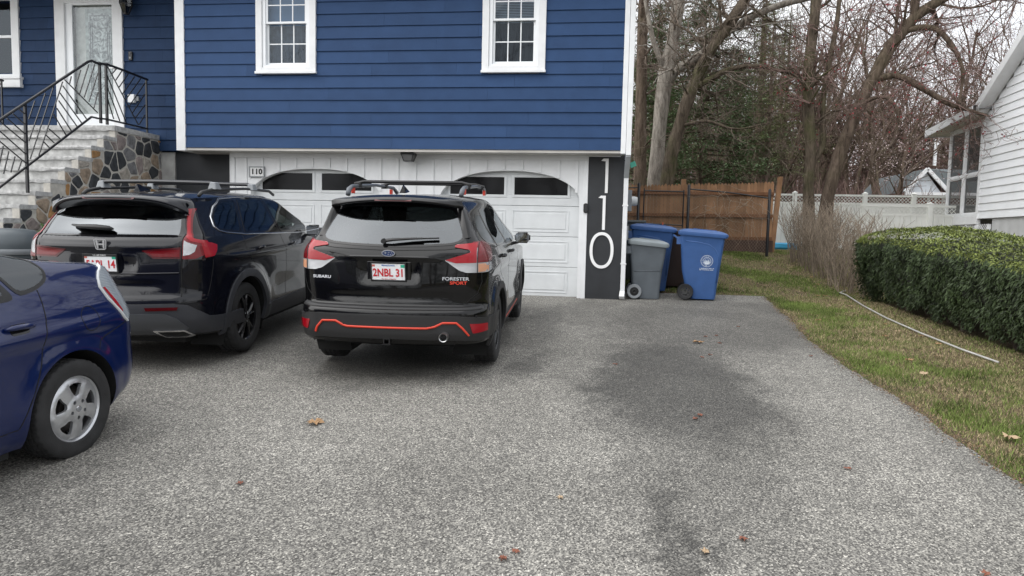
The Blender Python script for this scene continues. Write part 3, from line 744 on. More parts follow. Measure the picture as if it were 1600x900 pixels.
# iron railings
def railing(name, x, lab):
    rl = empty(name, (x, 9.1, 2.31), label=lab, cat='railing', group='black iron stair railings')
    def P(y, z): return (x, y, z)
    y1, z1 = 10.62, LZ; sl_ = (Zs[5]-LZ)/(Ysf[5]-10.62) # slope of flight
    ya = 6.9; sl_ = .2/TR
    zt = lambda y: 4.28+(y-10.38)*sl_ if y < 10.38 else 4.33
    zb_ = lambda y: 3.41+(y-10.41)*sl_ if y < 10.41 else 3.43
    mb = MB()
    mb.tube([P(ya,zt(ya)),P(9.0,zt(9)),P(10.36,zt(10.36)),P(10.45,4.305),P(10.59,4.295),P(10.8,4.335),P(11.2,4.33),P(11.84,4.31)], .021, 8)
    wb(mb, 'handrail', m_iron, rl, smooth=True)
    mb = MB(); mb.bar(P(ya,zb_(ya)),P(10.41,3.41),.02,.028); mb.bar(P(10.41,3.41),P(10.56,3.41),.02,.028); mb.bar(P(10.56,3.41),P(10.75,3.43),.02,.028); mb.bar(P(10.75,3.43),P(11.80,3.43),.02,.028)
    wb(mb, 'bottom_rail', m_iron, rl)
    for y, zlo in ((9.10, Zs[6]-.03), (10.62, LZ), (10.77, LZ), (11.80, LZ), (7.4, Zs[12]-.1)):
        mb = MB(); mb.bar(P(y, zlo), P(y, zt(y)), .034 if y in (10.62,10.77,9.10) else .026); wb(mb, 'post', m_iron, rl)
    mb = MB()
    for a_, b_, c_, d_ in [(10.81,4.3,11.56,3.46),(10.79,4.16,11.24,3.45),(10.79,3.97,11.08,3.45),(10.79,3.78,10.93,3.46),(11.03,4.32,10.92,4.21),(11.16,4.31,11.0,4.12),(11.33,4.31,11.08,4.02),(11.49,4.29,11.16,3.92),(11.65,4.29,11.24,3.84),(11.77,4.24,11.33,3.75),(11.76,4.04,11.41,3.65),(11.76,3.85,11.48,3.57),(11.75,3.67,11.58,3.47),(9.86,3.88,10.55,3.5),(9.82,3.78,10.3,3.36),(9.76,3.66,10.19,3.28),(9.73,3.54,10.09,3.21),(9.69,3.42,9.97,3.12),(9.62,3.32,9.86,3.04),(9.52,3.09,9.74,2.97),(9.46,2.99,9.62,2.89),(9.42,2.88,9.52,2.81),(10.0,3.96,9.96,3.84),(10.2,4.1,10.07,3.79),(10.38,4.23,10.16,3.72),(10.52,4.28,10.26,3.69),(10.58,4.14,10.36,3.64),(10.57,3.83,10.47,3.56),(9.82,3.84,9.32,2.67),(9.64,3.73,9.16,2.6),(9.48,3.6,9.15,2.86),(9.28,3.45,9.16,3.17),(9.0,3.28,9.11,3.22),(8.89,3.2,9.11,3.07),(8.79,3.12,9.1,2.94),(8.67,3.06,9.1,2.82),(8.5,3.03,9.09,2.66),(8.4,2.94,9.11,2.52),(8.71,2.73,8.60,2.35),(8.8,2.67,8.7,2.35),(8.9,2.61,8.82,2.38),(9.01,2.56,8.95,2.42),(8.35,2.75,7.9,1.7),(8.2,2.65,7.75,1.6),(8.05,2.55,7.6,1.5),(8.3,2.1,7.5,2.3),(8.1,1.95,7.45,2.15)]: mb.bar(P(a_, b_), P(c_, d_), .013)
    wb(mb, 'infill_bars', m_iron, rl)
    return rl
railing('stair_railing', SX-.06, 'black iron chevron railing along the stone-faced edge of the steps')
railing('stair_railing', -11.1, 'black iron chevron railing on the far left side of the steps, under the window')
# ------------------------------------------------------------------ car bodies: one smooth skin S(s, z) per car, parts cut out of it
def lerp_tab(tab, z, k=1):
    if z <= tab[0][0]: return tab[0][k]
    for a, b in zip(tab, tab[1:]):
        if z <= b[0]:
            t = (z-a[0])/(b[0]-a[0]); return a[k]+(b[k]-a[k])*t
    return tab[-1][k]
class Tab:
    """monotone cubic table"""
    def __init__(s, pts):
        s.x = [p[0] for p in pts]; s.y = [p[1] for p in pts]; n = len(pts)
        d = [(s.y[i+1]-s.y[i])/(s.x[i+1]-s.x[i]) for i in range(n-1)]; m = [0]*n
        m[0] = d[0]; m[-1] = d[-1]
        for i in range(1, n-1): m[i] = 0 if d[i-1]*d[i] <= 0 else 2*d[i-1]*d[i]/(d[i-1]+d[i])
        s.m = m
    def __call__(s, v):
        x = s.x
        if v <= x[0]: return s.y[0]
        if v >= x[-1]: return s.y[-1]
        lo = 0; hi = len(x)-1
        while hi-lo > 1:
            md = (lo+hi)//2
            if x[md] <= v: lo = md
            else: hi = md
        h = x[hi]-x[lo]; t = (v-x[lo])/h; y0, y1, m0, m1 = s.y[lo], s.y[hi], s.m[lo]*h, s.m[hi]*h
        return (2*t**3-3*t**2+1)*y0+(t**3-2*t**2+t)*m0+(-2*t**3+3*t**2)*y1+(t**3-t**2)*m1

class Skin:
    # reference lengths of the five runs: rear edge, rear corner, side, front corner, front edge
    LEN = (.65, .40, 3.7, .4, .6)
    def __init__(s, R_, F_, W_, RR_, BOW_, plan=.03, disp=None, rdisp=None, arch=None, z0=.2, z1=1.6, belt=1.1, cornerp=1.0, depthr=1.0):
        s.R, s.F, s.W, s.RR, s.BOW = Tab(R_), Tab(F_), Tab(W_), Tab(RR_), Tab(BOW_)
        s.plan = plan; s.disp = disp or (lambda y, z: 0); s.rdisp = rdisp or (lambda x, z: 0); s.arch = arch or (lambda y: 0)
        s.z0, s.z1, s.belt, s.depthr = z0, z1, belt, depthr
        s.cache = {}
    def par(s, z):
        k = round(z, 4); c = s.cache.get(k)
        if c is None:
            W = s.W(z); R0 = s.R(z); F0 = s.F(z); rr = s.RR(z); bow = s.BOW(z); rr = min(rr, W*.9); c = (W, R0, F0, rr, bow); s.cache[k] = c
        return c
    def base(s, q, z):
        W, R0, F0, rr, bow = s.par(z); sg = 1 if q >= 0 else -1; q = abs(q)
        We = W-s.plan; xr = We-rr; yb = bow*(xr/We)**2; slope = 2*bow*xr/We/We
        ry = rr*s.depthr; y2 = R0+yb+ry+slope*rr*.5; gk = min(1, max(0, (z-s.belt+.04)/.10)); rf = min(.35, (F0-R0)*.1)*(1-gk)+.09*gk; y3 = F0-rf-.08*(1-gk)-.02*gk; cx = .35*(1-gk)+.13*gk
        ws = 0; wr = 1
        if q <= 1: x = xr*q; y = R0+bow*(x/We)**2
        elif q <= 2:
            t = q-1; th = t*math.pi/2
            x = xr+rr*math.sin(th); y = R0+yb+slope*rr*.5*t*(2-t)+ry*(1-math.cos(th)); ws = t; wr = 1-t
        elif q <= 3:
            t = q-2; y = y2+(y3-y2)*t; e = abs(2*t-1); x = We+s.plan*(1-e*e); ws = 1; wr = 0
        elif q <= 4:
            th = (q-3)*math.pi/2; x = We-cx*(1-math.cos(th)); y = y3+rf*math.sin(th); ws = 1-(q-3); wr = 0
        else:
            t = q-4; x = (We-cx)*(1-t); y = y3+rf+(.08*(1-gk)+.10*gk)*(1-(1-t)**2); ws = 0; wr = 0
        return x, y, ws, wr, sg
    def S(s, q, z):
        x, y, ws, wr, sg = s.base(q, z)
        if ws: x += ws*s.disp(y, z)
        if wr: y += wr*s.rdisp(x, z)
        w = min(1, max(0, (z-s.belt)/(1.6-s.belt)))
        return (sg*x, y, z-s.arch(y)*w)
    def N(s, q, z):
        # outward normal by differences, measured over a few millimetres
        h = .006; L = s.LEN[min(4, int(abs(q)))]
        a = s.S(q-h/L if abs(q) > 1e-6 else q-h/L, z); b = s.S(q+h/L, z); c = s.S(q, z-.006); d = s.S(q, z+.006)
        u = [b[i]-a[i] for i in range(3)]; v = [d[i]-c[i] for i in range(3)]
        n = [u[1]*v[2]-u[2]*v[1], u[2]*v[0]-u[0]*v[2], u[0]*v[1]-u[1]*v[0]]
        l = math.sqrt(sum(k*k for k in n)) or 1
        return [k/l for k in n]
    def q_rear(s, x, z):
        W, R0, F0, rr, bow = s.par(z); sg = -1 if x < 0 else 1; x = abs(x); We = W-s.plan; xr = We-rr
        if x <= xr: return sg*x/xr
        t = min(1, (x-xr)/rr); return sg*(1+math.asin(t)/(math.pi/2))
    def q_side(s, y, z, sg=1):
        # invert y on the side: bisect in q over corner + side
        lo, hi = 1.0, 3.999
        for _ in range(26):
            m = (lo+hi)/2
            if s.base(m, z)[1] < y: lo = m
            else: hi = m
        return sg*(lo+hi)/2
    def q2u(s, q):
        a = abs(q); i = min(4, int(a)); u = sum(s.LEN[:i])+(a-i)*s.LEN[i]; return u if q >= 0 else -u
    def u2q(s, u):
        a = abs(u); i = 0
        while i < 4 and a > s.LEN[i]: a -= s.LEN[i]; i += 1
        q = i+min(a, s.LEN[i])/s.LEN[i]; return q if u >= 0 else -q

def bump(t, w):   # smooth 0..1 bump
    t = abs(t)/w
    return 0 if t >= 1 else (1-t*t)**2
def sstep(t, a, b):
    t = min(1, max(0, (t-a)/(b-a))); return t*t*(3-2*t)

# ---- the mid-size black car seen from behind (centre)
def A_disp(y, z):
    d = 0
    for yc in (.95, 3.62):
        r = math.hypot(y-yc, z-.36); d += .022*sstep(r, .62, .47)*(1 if z < .8 else max(0, 1-(z-.8)/.1))
    d += .012*bump(z-.985, .07)*sstep(y, .3, .6)            # shoulder crease
    d -= .014*bump(z-.55, .17)*sstep(y, 1.5, 1.8)*(1-sstep(y, 2.9, 3.2))
    return d
def A_rdisp(x, z):
    d = 0
    d += .035*bump(z-.98, .13)*(1-sstep(abs(x), .22, .30))      # plate recess
    d += .012*bump(z-.76, .05)*(1-sstep(abs(x), .45, .62))
    d -= .010*bump(z-1.115, .04)*(1-sstep(abs(x), .30, .55))
    return d
SK_A = Skin([(.22,.25),(.30,.10),(.36,.03),(.46,.0),(.60,.0),(.655,.015),(.675,.05),(.70,.072),(.85,.078),(1.0,.09),(1.15,.105),(1.20,.125),(1.24,.15),(1.58,.40),(1.62,.44)],
 [(.22,4.40),(.35,4.55),(.6,4.60),(.8,4.58),(.92,4.50),(.98,4.30),(1.02,3.95),(1.06,3.55),(1.10,3.35),(1.2,3.15),(1.4,2.82),(1.6,2.45),(1.64,2.35)],
 [(.22,.84),(.35,.885),(.5,.905),(.7,.9075),(.92,.9075),(1.0,.905),(1.08,.897),(1.16,.875),(1.22,.845),(1.35,.765),(1.5,.69),(1.58,.65),(1.63,.60)],
 [(.2,.2),(.6,.24),(.9,.22),(1.15,.16),(1.3,.13),(1.6,.10)], [(.2,.14),(.66,.12),(.9,.10),(1.2,.09),(1.6,.07)],
 plan=.03, disp=A_disp, rdisp=A_rdisp, arch=lambda y: .030*((y-2.0)/1.6)**2 if y < 2 else .05*((y-2.0)/1.6)**2, z0=.34, z1=1.63, belt=1.15)

# ---- the larger black-navy car (left)
def B_disp(y, z):
    d = 0
    for yc in (1.03, 3.73):
        r = math.hypot(y-yc, z-.37); d += .028*sstep(r, .66, .50)*(1 if z < .85 else max(0, 1-(z-.85)/.1))
    d += .014*bump(z-1.02, .05)*sstep(y, .5, .9)
    d -= .016*bump(z-.60, .2)*sstep(y, 1.6, 1.9)*(1-sstep(y, 3.0, 3.3))
    return d
def B_rdisp(x, z):
    d = .03*bump(z-.99, .10)*(1-sstep(abs(x), .24, .34))
    d -= .012*bump(z-1.155, .05)*(1-sstep(abs(x), .5, .75))
    d += .015*bump(z-.80, .06)*(1-sstep(abs(x), .4, .6))
    return d
SK_B = Skin([(.24,.30),(.32,.14),(.40,.05),(.5,.01),(.62,.0),(.68,.012),(.72,.035),(.78,.045),(.95,.06),(1.08,.075),(1.2,.088),(1.245,.115),(1.27,.15),(1.40,.235),(1.52,.325),(1.60,.40)],
 [(.24,4.45),(.35,4.62),(.6,4.69),(.85,4.66),(.97,4.55),(1.02,4.3),(1.06,3.9),(1.09,3.5),(1.12,3.40),(1.2,3.30),(1.4,2.96),(1.55,2.68),(1.6,2.52),(1.64,2.38)],
 [(.24,.86),(.36,.90),(.5,.925),(.7,.93),(.95,.93),(1.04,.925),(1.12,.90),(1.2,.87),(1.28,.83),(1.4,.765),(1.52,.70),(1.58,.665),(1.63,.61)],
 [(.2,.24),(.6,.30),(.95,.28),(1.2,.20),(1.35,.15),(1.6,.12)], [(.2,.20),(.66,.17),(.95,.15),(1.25,.13),(1.6,.10)],
 plan=.035, disp=B_disp, rdisp=B_rdisp, arch=lambda y: .030*((y-2.1)/1.6)**2 if y < 2.1 else .03*((y-2.1)/1.6)**2, z0=.30, z1=1.63, belt=1.2)

# ---- the blue hatchback (left foreground, nose to the street)
def P_disp(y, z):
    d = 0
    for yc in (.86, 3.56):
        r = math.hypot(y-yc, z-.32); d += .022*sstep(r, .50, .37)
    d += .016*bump(z-.83, .08)*sstep(y, .2, .6)
    d -= .018*bump(z-.52, .22)*sstep(y, 1.3, 1.6)
    return d
SK_P = Skin([(.18,.22),(.26,.10),(.34,.03),(.45,.0),(.62,.005),(.72,.01),(.80,.03),(.90,.075),(1.0,.115),(1.10,.155),(1.17,.185),(1.205,.26),(1.235,.52),(1.28,.80),(1.34,1.03),(1.41,1.30),(1.48,1.62)],
 [(.18,4.25),(.3,4.42),(.5,4.46),(.65,4.42),(.75,4.3),(.85,4.0),(.95,3.75),(1.05,3.5),(1.2,3.15),(1.36,2.75),(1.42,2.55)],
 [(.18,.79),(.25,.83),(.36,.862),(.5,.872),(.7,.872),(.84,.868),(.93,.85),(1.0,.822),(1.08,.79),(1.16,.75),(1.24,.71),(1.35,.65),(1.48,.56)],
 [(.18,.26),(.6,.28),(.9,.24),(1.1,.18),(1.2,.15),(1.48,.12)], [(.18,.16),(.6,.16),(1.0,.12),(1.42,.1)],
 plan=.03, disp=P_disp, arch=lambda y: .01*((y-2.2)/1.0)**2, z0=.19, z1=1.48, belt=1.15)
POSE = dict(A=(-1.86, 5.956, -.030, .03), B=(-4.527, 5.826, -.068, .03), P=(-4.14, 4.86, R(180.6), -.015))
def inpoly(p, poly):
    x, y = p; c = False; n = len(poly); j = n-1
    for i in range(n):
        xi, yi = poly[i]; xj, yj = poly[j]
        if (yi > y) != (yj > y) and x < (xj-xi)*(y-yi)/(yj-yi)+xi: c = not c
        j = i
    return c
def densify(poly, step, closed=True):
    out = []; n = len(poly)
    for i in range(n if closed else n-1):
        a, b = poly[i], poly[(i+1)%n]; k = max(1, int(math.ceil(math.hypot(b[0]-a[0], b[1]-a[1])/step)))
        for t in range(k): out.append((a[0]+(b[0]-a[0])*t/k, a[1]+(b[1]-a[1])*t/k))
    if not closed: out.append(poly[-1])
    return out
def soften(poly, r, n=3):
    """round the corners of a polygon"""
    out = []; N = len(poly)
    for i in range(N):
        P, A, B = poly[i], poly[i-1], poly[(i+1)%N]
        da = math.hypot(A[0]-P[0], A[1]-P[1]); db = math.hypot(B[0]-P[0], B[1]-P[1]); ra = min(r, da*.45); rb = min(r, db*.45)
        a = (P[0]+(A[0]-P[0])*ra/da, P[1]+(A[1]-P[1])*ra/da); b = (P[0]+(B[0]-P[0])*rb/db, P[1]+(B[1]-P[1])*rb/db)
        for k in range(n+1):
            t = k/n; out.append(((1-t)**2*a[0]+2*t*(1-t)*P[0]+t*t*b[0], (1-t)**2*a[1]+2*t*(1-t)*P[1]+t*t*b[1]))
    return out
def tri_poly(poly, holes, grid, jit=0):
    """constrained triangulation of poly minus holes, with interior points"""
    pts = [Vector(p) for p in poly]; edges = [(i, (i+1)%len(poly)) for i in range(len(poly))]
    for h in holes:
        b = len(pts); pts += [Vector(p) for p in h]; edges += [(b+i, b+(i+1)%len(h)) for i in range(len(h))]
    if grid:
        x0 = min(p[0] for p in poly); x1 = max(p[0] for p in poly); y0 = min(p[1] for p in poly); y1 = max(p[1] for p in poly)
        nx = int((x1-x0)/grid[0]); ny = int((y1-y0)/grid[1])
        for i in range(1, nx+1):
            for j in range(1, ny+1):
                p = (x0+i*(x1-x0)/(nx+1), y0+j*(y1-y0)/(ny+1))
                if inpoly(p, poly) and not any(inpoly(p, h) for h in holes): pts.append(Vector(p))
    r = delaunay_2d_cdt(pts, edges, [], 0, 1e-5)
    vs = [tuple(v) for v in r[0]]; fs = []
    for f in r[2]:
        c = (sum(vs[i][0] for i in f)/len(f), sum(vs[i][1] for i in f)/len(f))
        if inpoly(c, poly) and not any(inpoly(c, h) for h in holes): fs.append(tuple(f))
    return vs, fs
def mesh_obj(name, vs, fs, m, parent, normals=None, smooth=True):
    me = bpy.data.meshes.new(name); me.from_pydata(vs, [], fs)
    me.materials.append(m)
    if smooth: me.polygons.foreach_set('use_smooth', [True]*len(me.polygons))
    if normals is not None: me.normals_split_custom_set_from_vertices(normals)
    me.update(); o = bpy.data.objects.new(name, me); COL.objects.link(o)
    if parent is not None: o.parent = parent
    return o

class Car:
    def __init__(s, sk, root, paint): s.sk, s.root, s.paint = sk, root, paint
    def m(s, kind, p, sg=1):
        if kind == 'rear': q = s.sk.q_rear(p[0], p[1])
        elif kind == 'side': q = s.sk.q_side(p[0], p[1], sg)
        else: q = p[0]
        return (s.sk.q2u(q), p[1])
    def conv(s, kind, poly, sg, step=.03):
        return [s.m(kind, p, sg) for p in densify(poly, step if kind != 'q' else .08)]
    def patch(s, name, kind, poly, m, parent=None, off=.003, th=.012, sg=1, holes=(), grid=(.035,.03), round_=0, smooth=True):
        if round_: poly = soften(poly, round_)
        P = s.conv(kind, poly, sg); Hh = [s.conv(kind, h, sg) for h in holes]
        vs2, fs2 = tri_poly(P, Hh, grid)
        return s.lift(name, vs2, fs2, m, parent, off, th)
    def lift(s, name, vs2, fs2, m, parent, off, th):
        top = []; low = []; nr = []
        for (u, z) in vs2:
            q = s.sk.u2q(u); p = s.sk.S(q, z); n = s.sk.N(q, z)
            top.append((p[0]+n[0]*off, p[1]+n[1]*off, p[2]+n[2]*off)); low.append((p[0]-n[0]*th, p[1]-n[1]*th, p[2]-n[2]*th)); nr.append(tuple(n))
        n0 = len(top); cnt = {}
        for f in fs2:
            for i in range(len(f)):
                e = (f[i], f[(i+1)%len(f)]); cnt[e] = 1
        be = [e for e in cnt if (e[1], e[0]) not in cnt]
        vs = list(top); fs = list(fs2); normals = list(nr)
        for a, b in be:
            k = len(vs); vs += [top[a], top[b], low[b], low[a]]
            e = Vector(top[b])-Vector(top[a]); on = e.cross(Vector(nr[a])); on = tuple(on.normalized()) if on.length > 1e-9 else nr[a]
            # bevel-like highlight: lean the skirt normal a little outward
            normals += [on]*4; fs.append((k+1, k, k+3, k+2))
        return mesh_obj(name, vs, fs, m, parent or s.root, normals)
    def strip(s, name, kind, path, w, m, parent=None, off=.001, th=.002, sg=1):
        """thin ribbon of width w along a path lying on the skin"""
        pts = densify(path, .03, closed=False) if kind != 'q' else densify(path, .06, closed=False)
        uv = [s.m(kind, p, sg) for p in pts]; W3 = [Vector(s.sk.S(s.sk.u2q(u), z)) for u, z in uv]; Nn = [Vector(s.sk.N(s.sk.u2q(u), z)) for u, z in uv]
        vs = []; fs = []; nr = []
        for i in range(len(uv)):
            d = (W3[min(i+1, len(uv)-1)]-W3[max(i-1, 0)]).normalized(); n = Nn[i]; t = d.cross(n).normalized()
            for a, b, nn in ((-1,-th,-t),(-1,off,(n-t).normalized()),(1,off,(n+t).normalized()),(1,-th,t)): vs.append(tuple(W3[i]+t*a*w/2+n*b)); nr.append(tuple(nn))
        for i in range(len(uv)-1):
            for a in range(3): k = 4*i+a; fs.append((k, k+1, k+5, k+4))
        return mesh_obj(name, vs, fs, m, parent or s.root, nr)
    def body(s, holes, extra_z=()):
        """holes: list of (kind, poly, sg)"""
        sk = s.sk; U = sk.q2u(5)-1e-3; z0, z1 = sk.z0, sk.z1
        us = []
        q = -5
        for i, L in ((4,1),(3,1),(2,1),(1,1),(0,1)): pass
        def run(a, b, step):
            n = max(1, int(round((b-a)/step))); return [a+(b-a)*k/n for k in range(n)]
        c = [0]; 
        for L in sk.LEN: c.append(c[-1]+L)
        pos = run(0, c[1], .05)+run(c[1], c[2], .028)+run(c[2], c[3], .055)+run(c[3], c[4], .08)+run(c[4], c[5]-.001, .12)+[U]
        us = [-p for p in pos[:0:-1]]+pos
        zs = []; z = z0
        keys = sorted(set([z0, z1]+list(extra_z)))
        for a, b in zip(keys, keys[1:]): zs += run(a, b, .026)
        zs.append(z1)
        HP = [s.conv(k, densify(p, .03), sg) for k, p, sg in holes]
        bbs = [(min(a[0] for a in h)-.012, max(a[0] for a in h)+.012, min(a[1] for a in h)-.01, max(a[1] for a in h)+.01) for h in HP]
        pts = []; edges = []
        for h in HP: b = len(pts); pts += [Vector(p) for p in h]; edges += [(b+i, b+(i+1)%len(h)) for i in range(len(h))]
        for u in us:
            for z in zs:
                p = (u, z); skip = False
                for h, bb in zip(HP, bbs):
                    if bb[0] < u < bb[1] and bb[2] < z < bb[3] and inpoly(p, h): skip = True; break
                if not skip: pts.append(Vector(p))
        r = delaunay_2d_cdt(pts, edges, [], 0, 1e-5)
        vs2 = [tuple(v) for v in r[0]]; fs = []
        for f in r[2]:
            cx = sum(vs2[i][0] for i in f)/len(f); cz = sum(vs2[i][1] for i in f)/len(f)
            if not (-U <= cx <= U and z0 <= cz <= z1): continue
            if any(bb[0] < cx < bb[1] and bb[2] < cz < bb[3] and inpoly((cx, cz), h) for h, bb in zip(HP, bbs)): continue
            fs.append(tuple(f))
        vs = []; nr = []
        for u, z in vs2:
            u = max(-U, min(U, u)); q = sk.u2q(u); vs.append(sk.S(q, z)); nr.append(tuple(sk.N(q, z)))
        o = mesh_obj('body', vs, fs, s.paint, s.root, nr)
        return o
    def roof(s, crown=.06, m=None, yc=None):
        sk = s.sk; qs = []
        for i in range(6*5+1): qs.append(5*i/30)
        qs = [q for q in qs if q < 5]+[4.999]; qs = [-q for q in qs[:0:-1]]+qs
        rim = [sk.S(q, sk.z1) for q in qs]; ys = [p[1] for p in rim]; yc = yc or (min(ys)+max(ys))/2
        vs = []; fs = []; n = len(rim); F = [1, .985, .96, .92, .85, .7, .5, .25, 0]
        for f in F:
            for p in rim:
                g = 1-(1-f)*.98; x = p[0]*f; y = yc+(p[1]-yc)*(1-(1-f)*.35) if f > 0 else yc+(p[1]-yc)*.65
                vs.append((x, y, p[2]+crown*(1-f**2.4)))
        for k in range(len(F)-1):
            for i in range(n): fs.append((k*n+i, k*n+(i+1)%n, (k+1)*n+(i+1)%n, (k+1)*n+i))
        o = mesh_obj('roof', vs, fs, m or s.paint, s.root)
        bm = bmesh.new(); bm.from_mesh(o.data); bmesh.ops.remove_doubles(bm, verts=bm.verts, dist=1e-4); bmesh.ops.recalc_face_normals(bm, faces=bm.faces); bm.to_mesh(o.data); bm.free()
        return o

def arc(yc, zc, r, a0=0, a1=180, n=24): return [(yc+r*math.cos(R(a0+(a1-a0)*k/n)), zc+r*math.sin(R(a0+(a1-a0)*k/n))) for k in range(n+1)]
def arch_poly(yc, zc, r, zlow=.1): return [(yc+r, zlow)]+arc(yc, zc, r)+[(yc-r, zlow)]

m_tread = None
def tyre_mat():
    m = mat('tyre', (.02,.02,.021), .8, var=.3, vscale=10); t = m.node_tree; b = t.nodes['Principled BSDF']; L = t.links.new
    co = t.nodes.new('ShaderNodeTexCoord'); n = t.nodes.new('ShaderNodeTexNoise'); n.inputs['Scale'].default_value = 120
    L(co.outputs['Object'], n.inputs['Vector']); bu = t.nodes.new('ShaderNodeBump'); bu.inputs['Strength'].default_value = .35; bu.inputs['Distance'].default_value = .004; L(n.outputs['Fac'], bu.inputs['Height']); L(bu.outputs[0], b.inputs['Normal']); return m
m_tyre = tyre_mat()
m_rimdark = mat('black_gloss_alloy', (.012,.012,.014), .22, metal=.3, coat=.5)
m_rimgrey = mat('dark_grey_alloy', (.05,.052,.056), .3, metal=.6)
m_rimsilv = mat('silver_hubcap', (.52,.53,.55), .34, metal=.75, var=.06, vscale=30)
m_disc = mat('brake_disc', (.10,.09,.085), .45, metal=.8)
m_dark = mat('underbody_black', (.006,.006,.006), .9)

def tyre_mesh(mb, Ro, w, rim, n=72):
    """axis along local x; blocks with a chevron offset between grooves"""
    hw = w/2; g = .010
    prof = [(-hw*.72, rim), (-hw*.93, rim+.012), (-hw, (Ro+rim)/2), (-hw*.97, Ro-.030), (-hw*.88, Ro-.010), (-hw*.80, Ro-.002),
            (-hw*.44, Ro), (-hw*.42, Ro-g), (-hw*.34, Ro-g), (-hw*.32, Ro+.001), (-.006, Ro+.002), (-.004, Ro-g), (.004, Ro-g), (.006, Ro+.002),
            (hw*.32, Ro+.001), (hw*.34, Ro-g), (hw*.42, Ro-g), (hw*.44, Ro), (hw*.80, Ro-.002), (hw*.88, Ro-.010), (hw*.97, Ro-.030), (hw, (Ro+rim)/2), (hw*.93, rim+.012), (hw*.72, rim)]
    k = len(mb.v); P = len(prof)
    for j in range(n*2):
        groove = (j % 4 == 0)
        for x, r in prof:
            sh = abs(x)/hw*.9*(2*math.pi/n)
            a = 2*math.pi*j/(n*2)+sh
            rr = r-(.007 if groove and r > Ro-.015 and abs(x) > hw*.05 and r > Ro-.008 else 0)
            mb.v.append((x, rr*math.cos(a), rr*math.sin(a)))
    for j in range(n*2):
        for i in range(P-1):
            a, b = k+j*P+i, k+((j+1)%(n*2))*P+i; mb.f.append((a, a+1, b+1, b)); mb.m.append(0)
def disc_plate(outer, holes, fn, grid=None):
    vs, fs = tri_poly(outer, holes, grid); return vs, fs
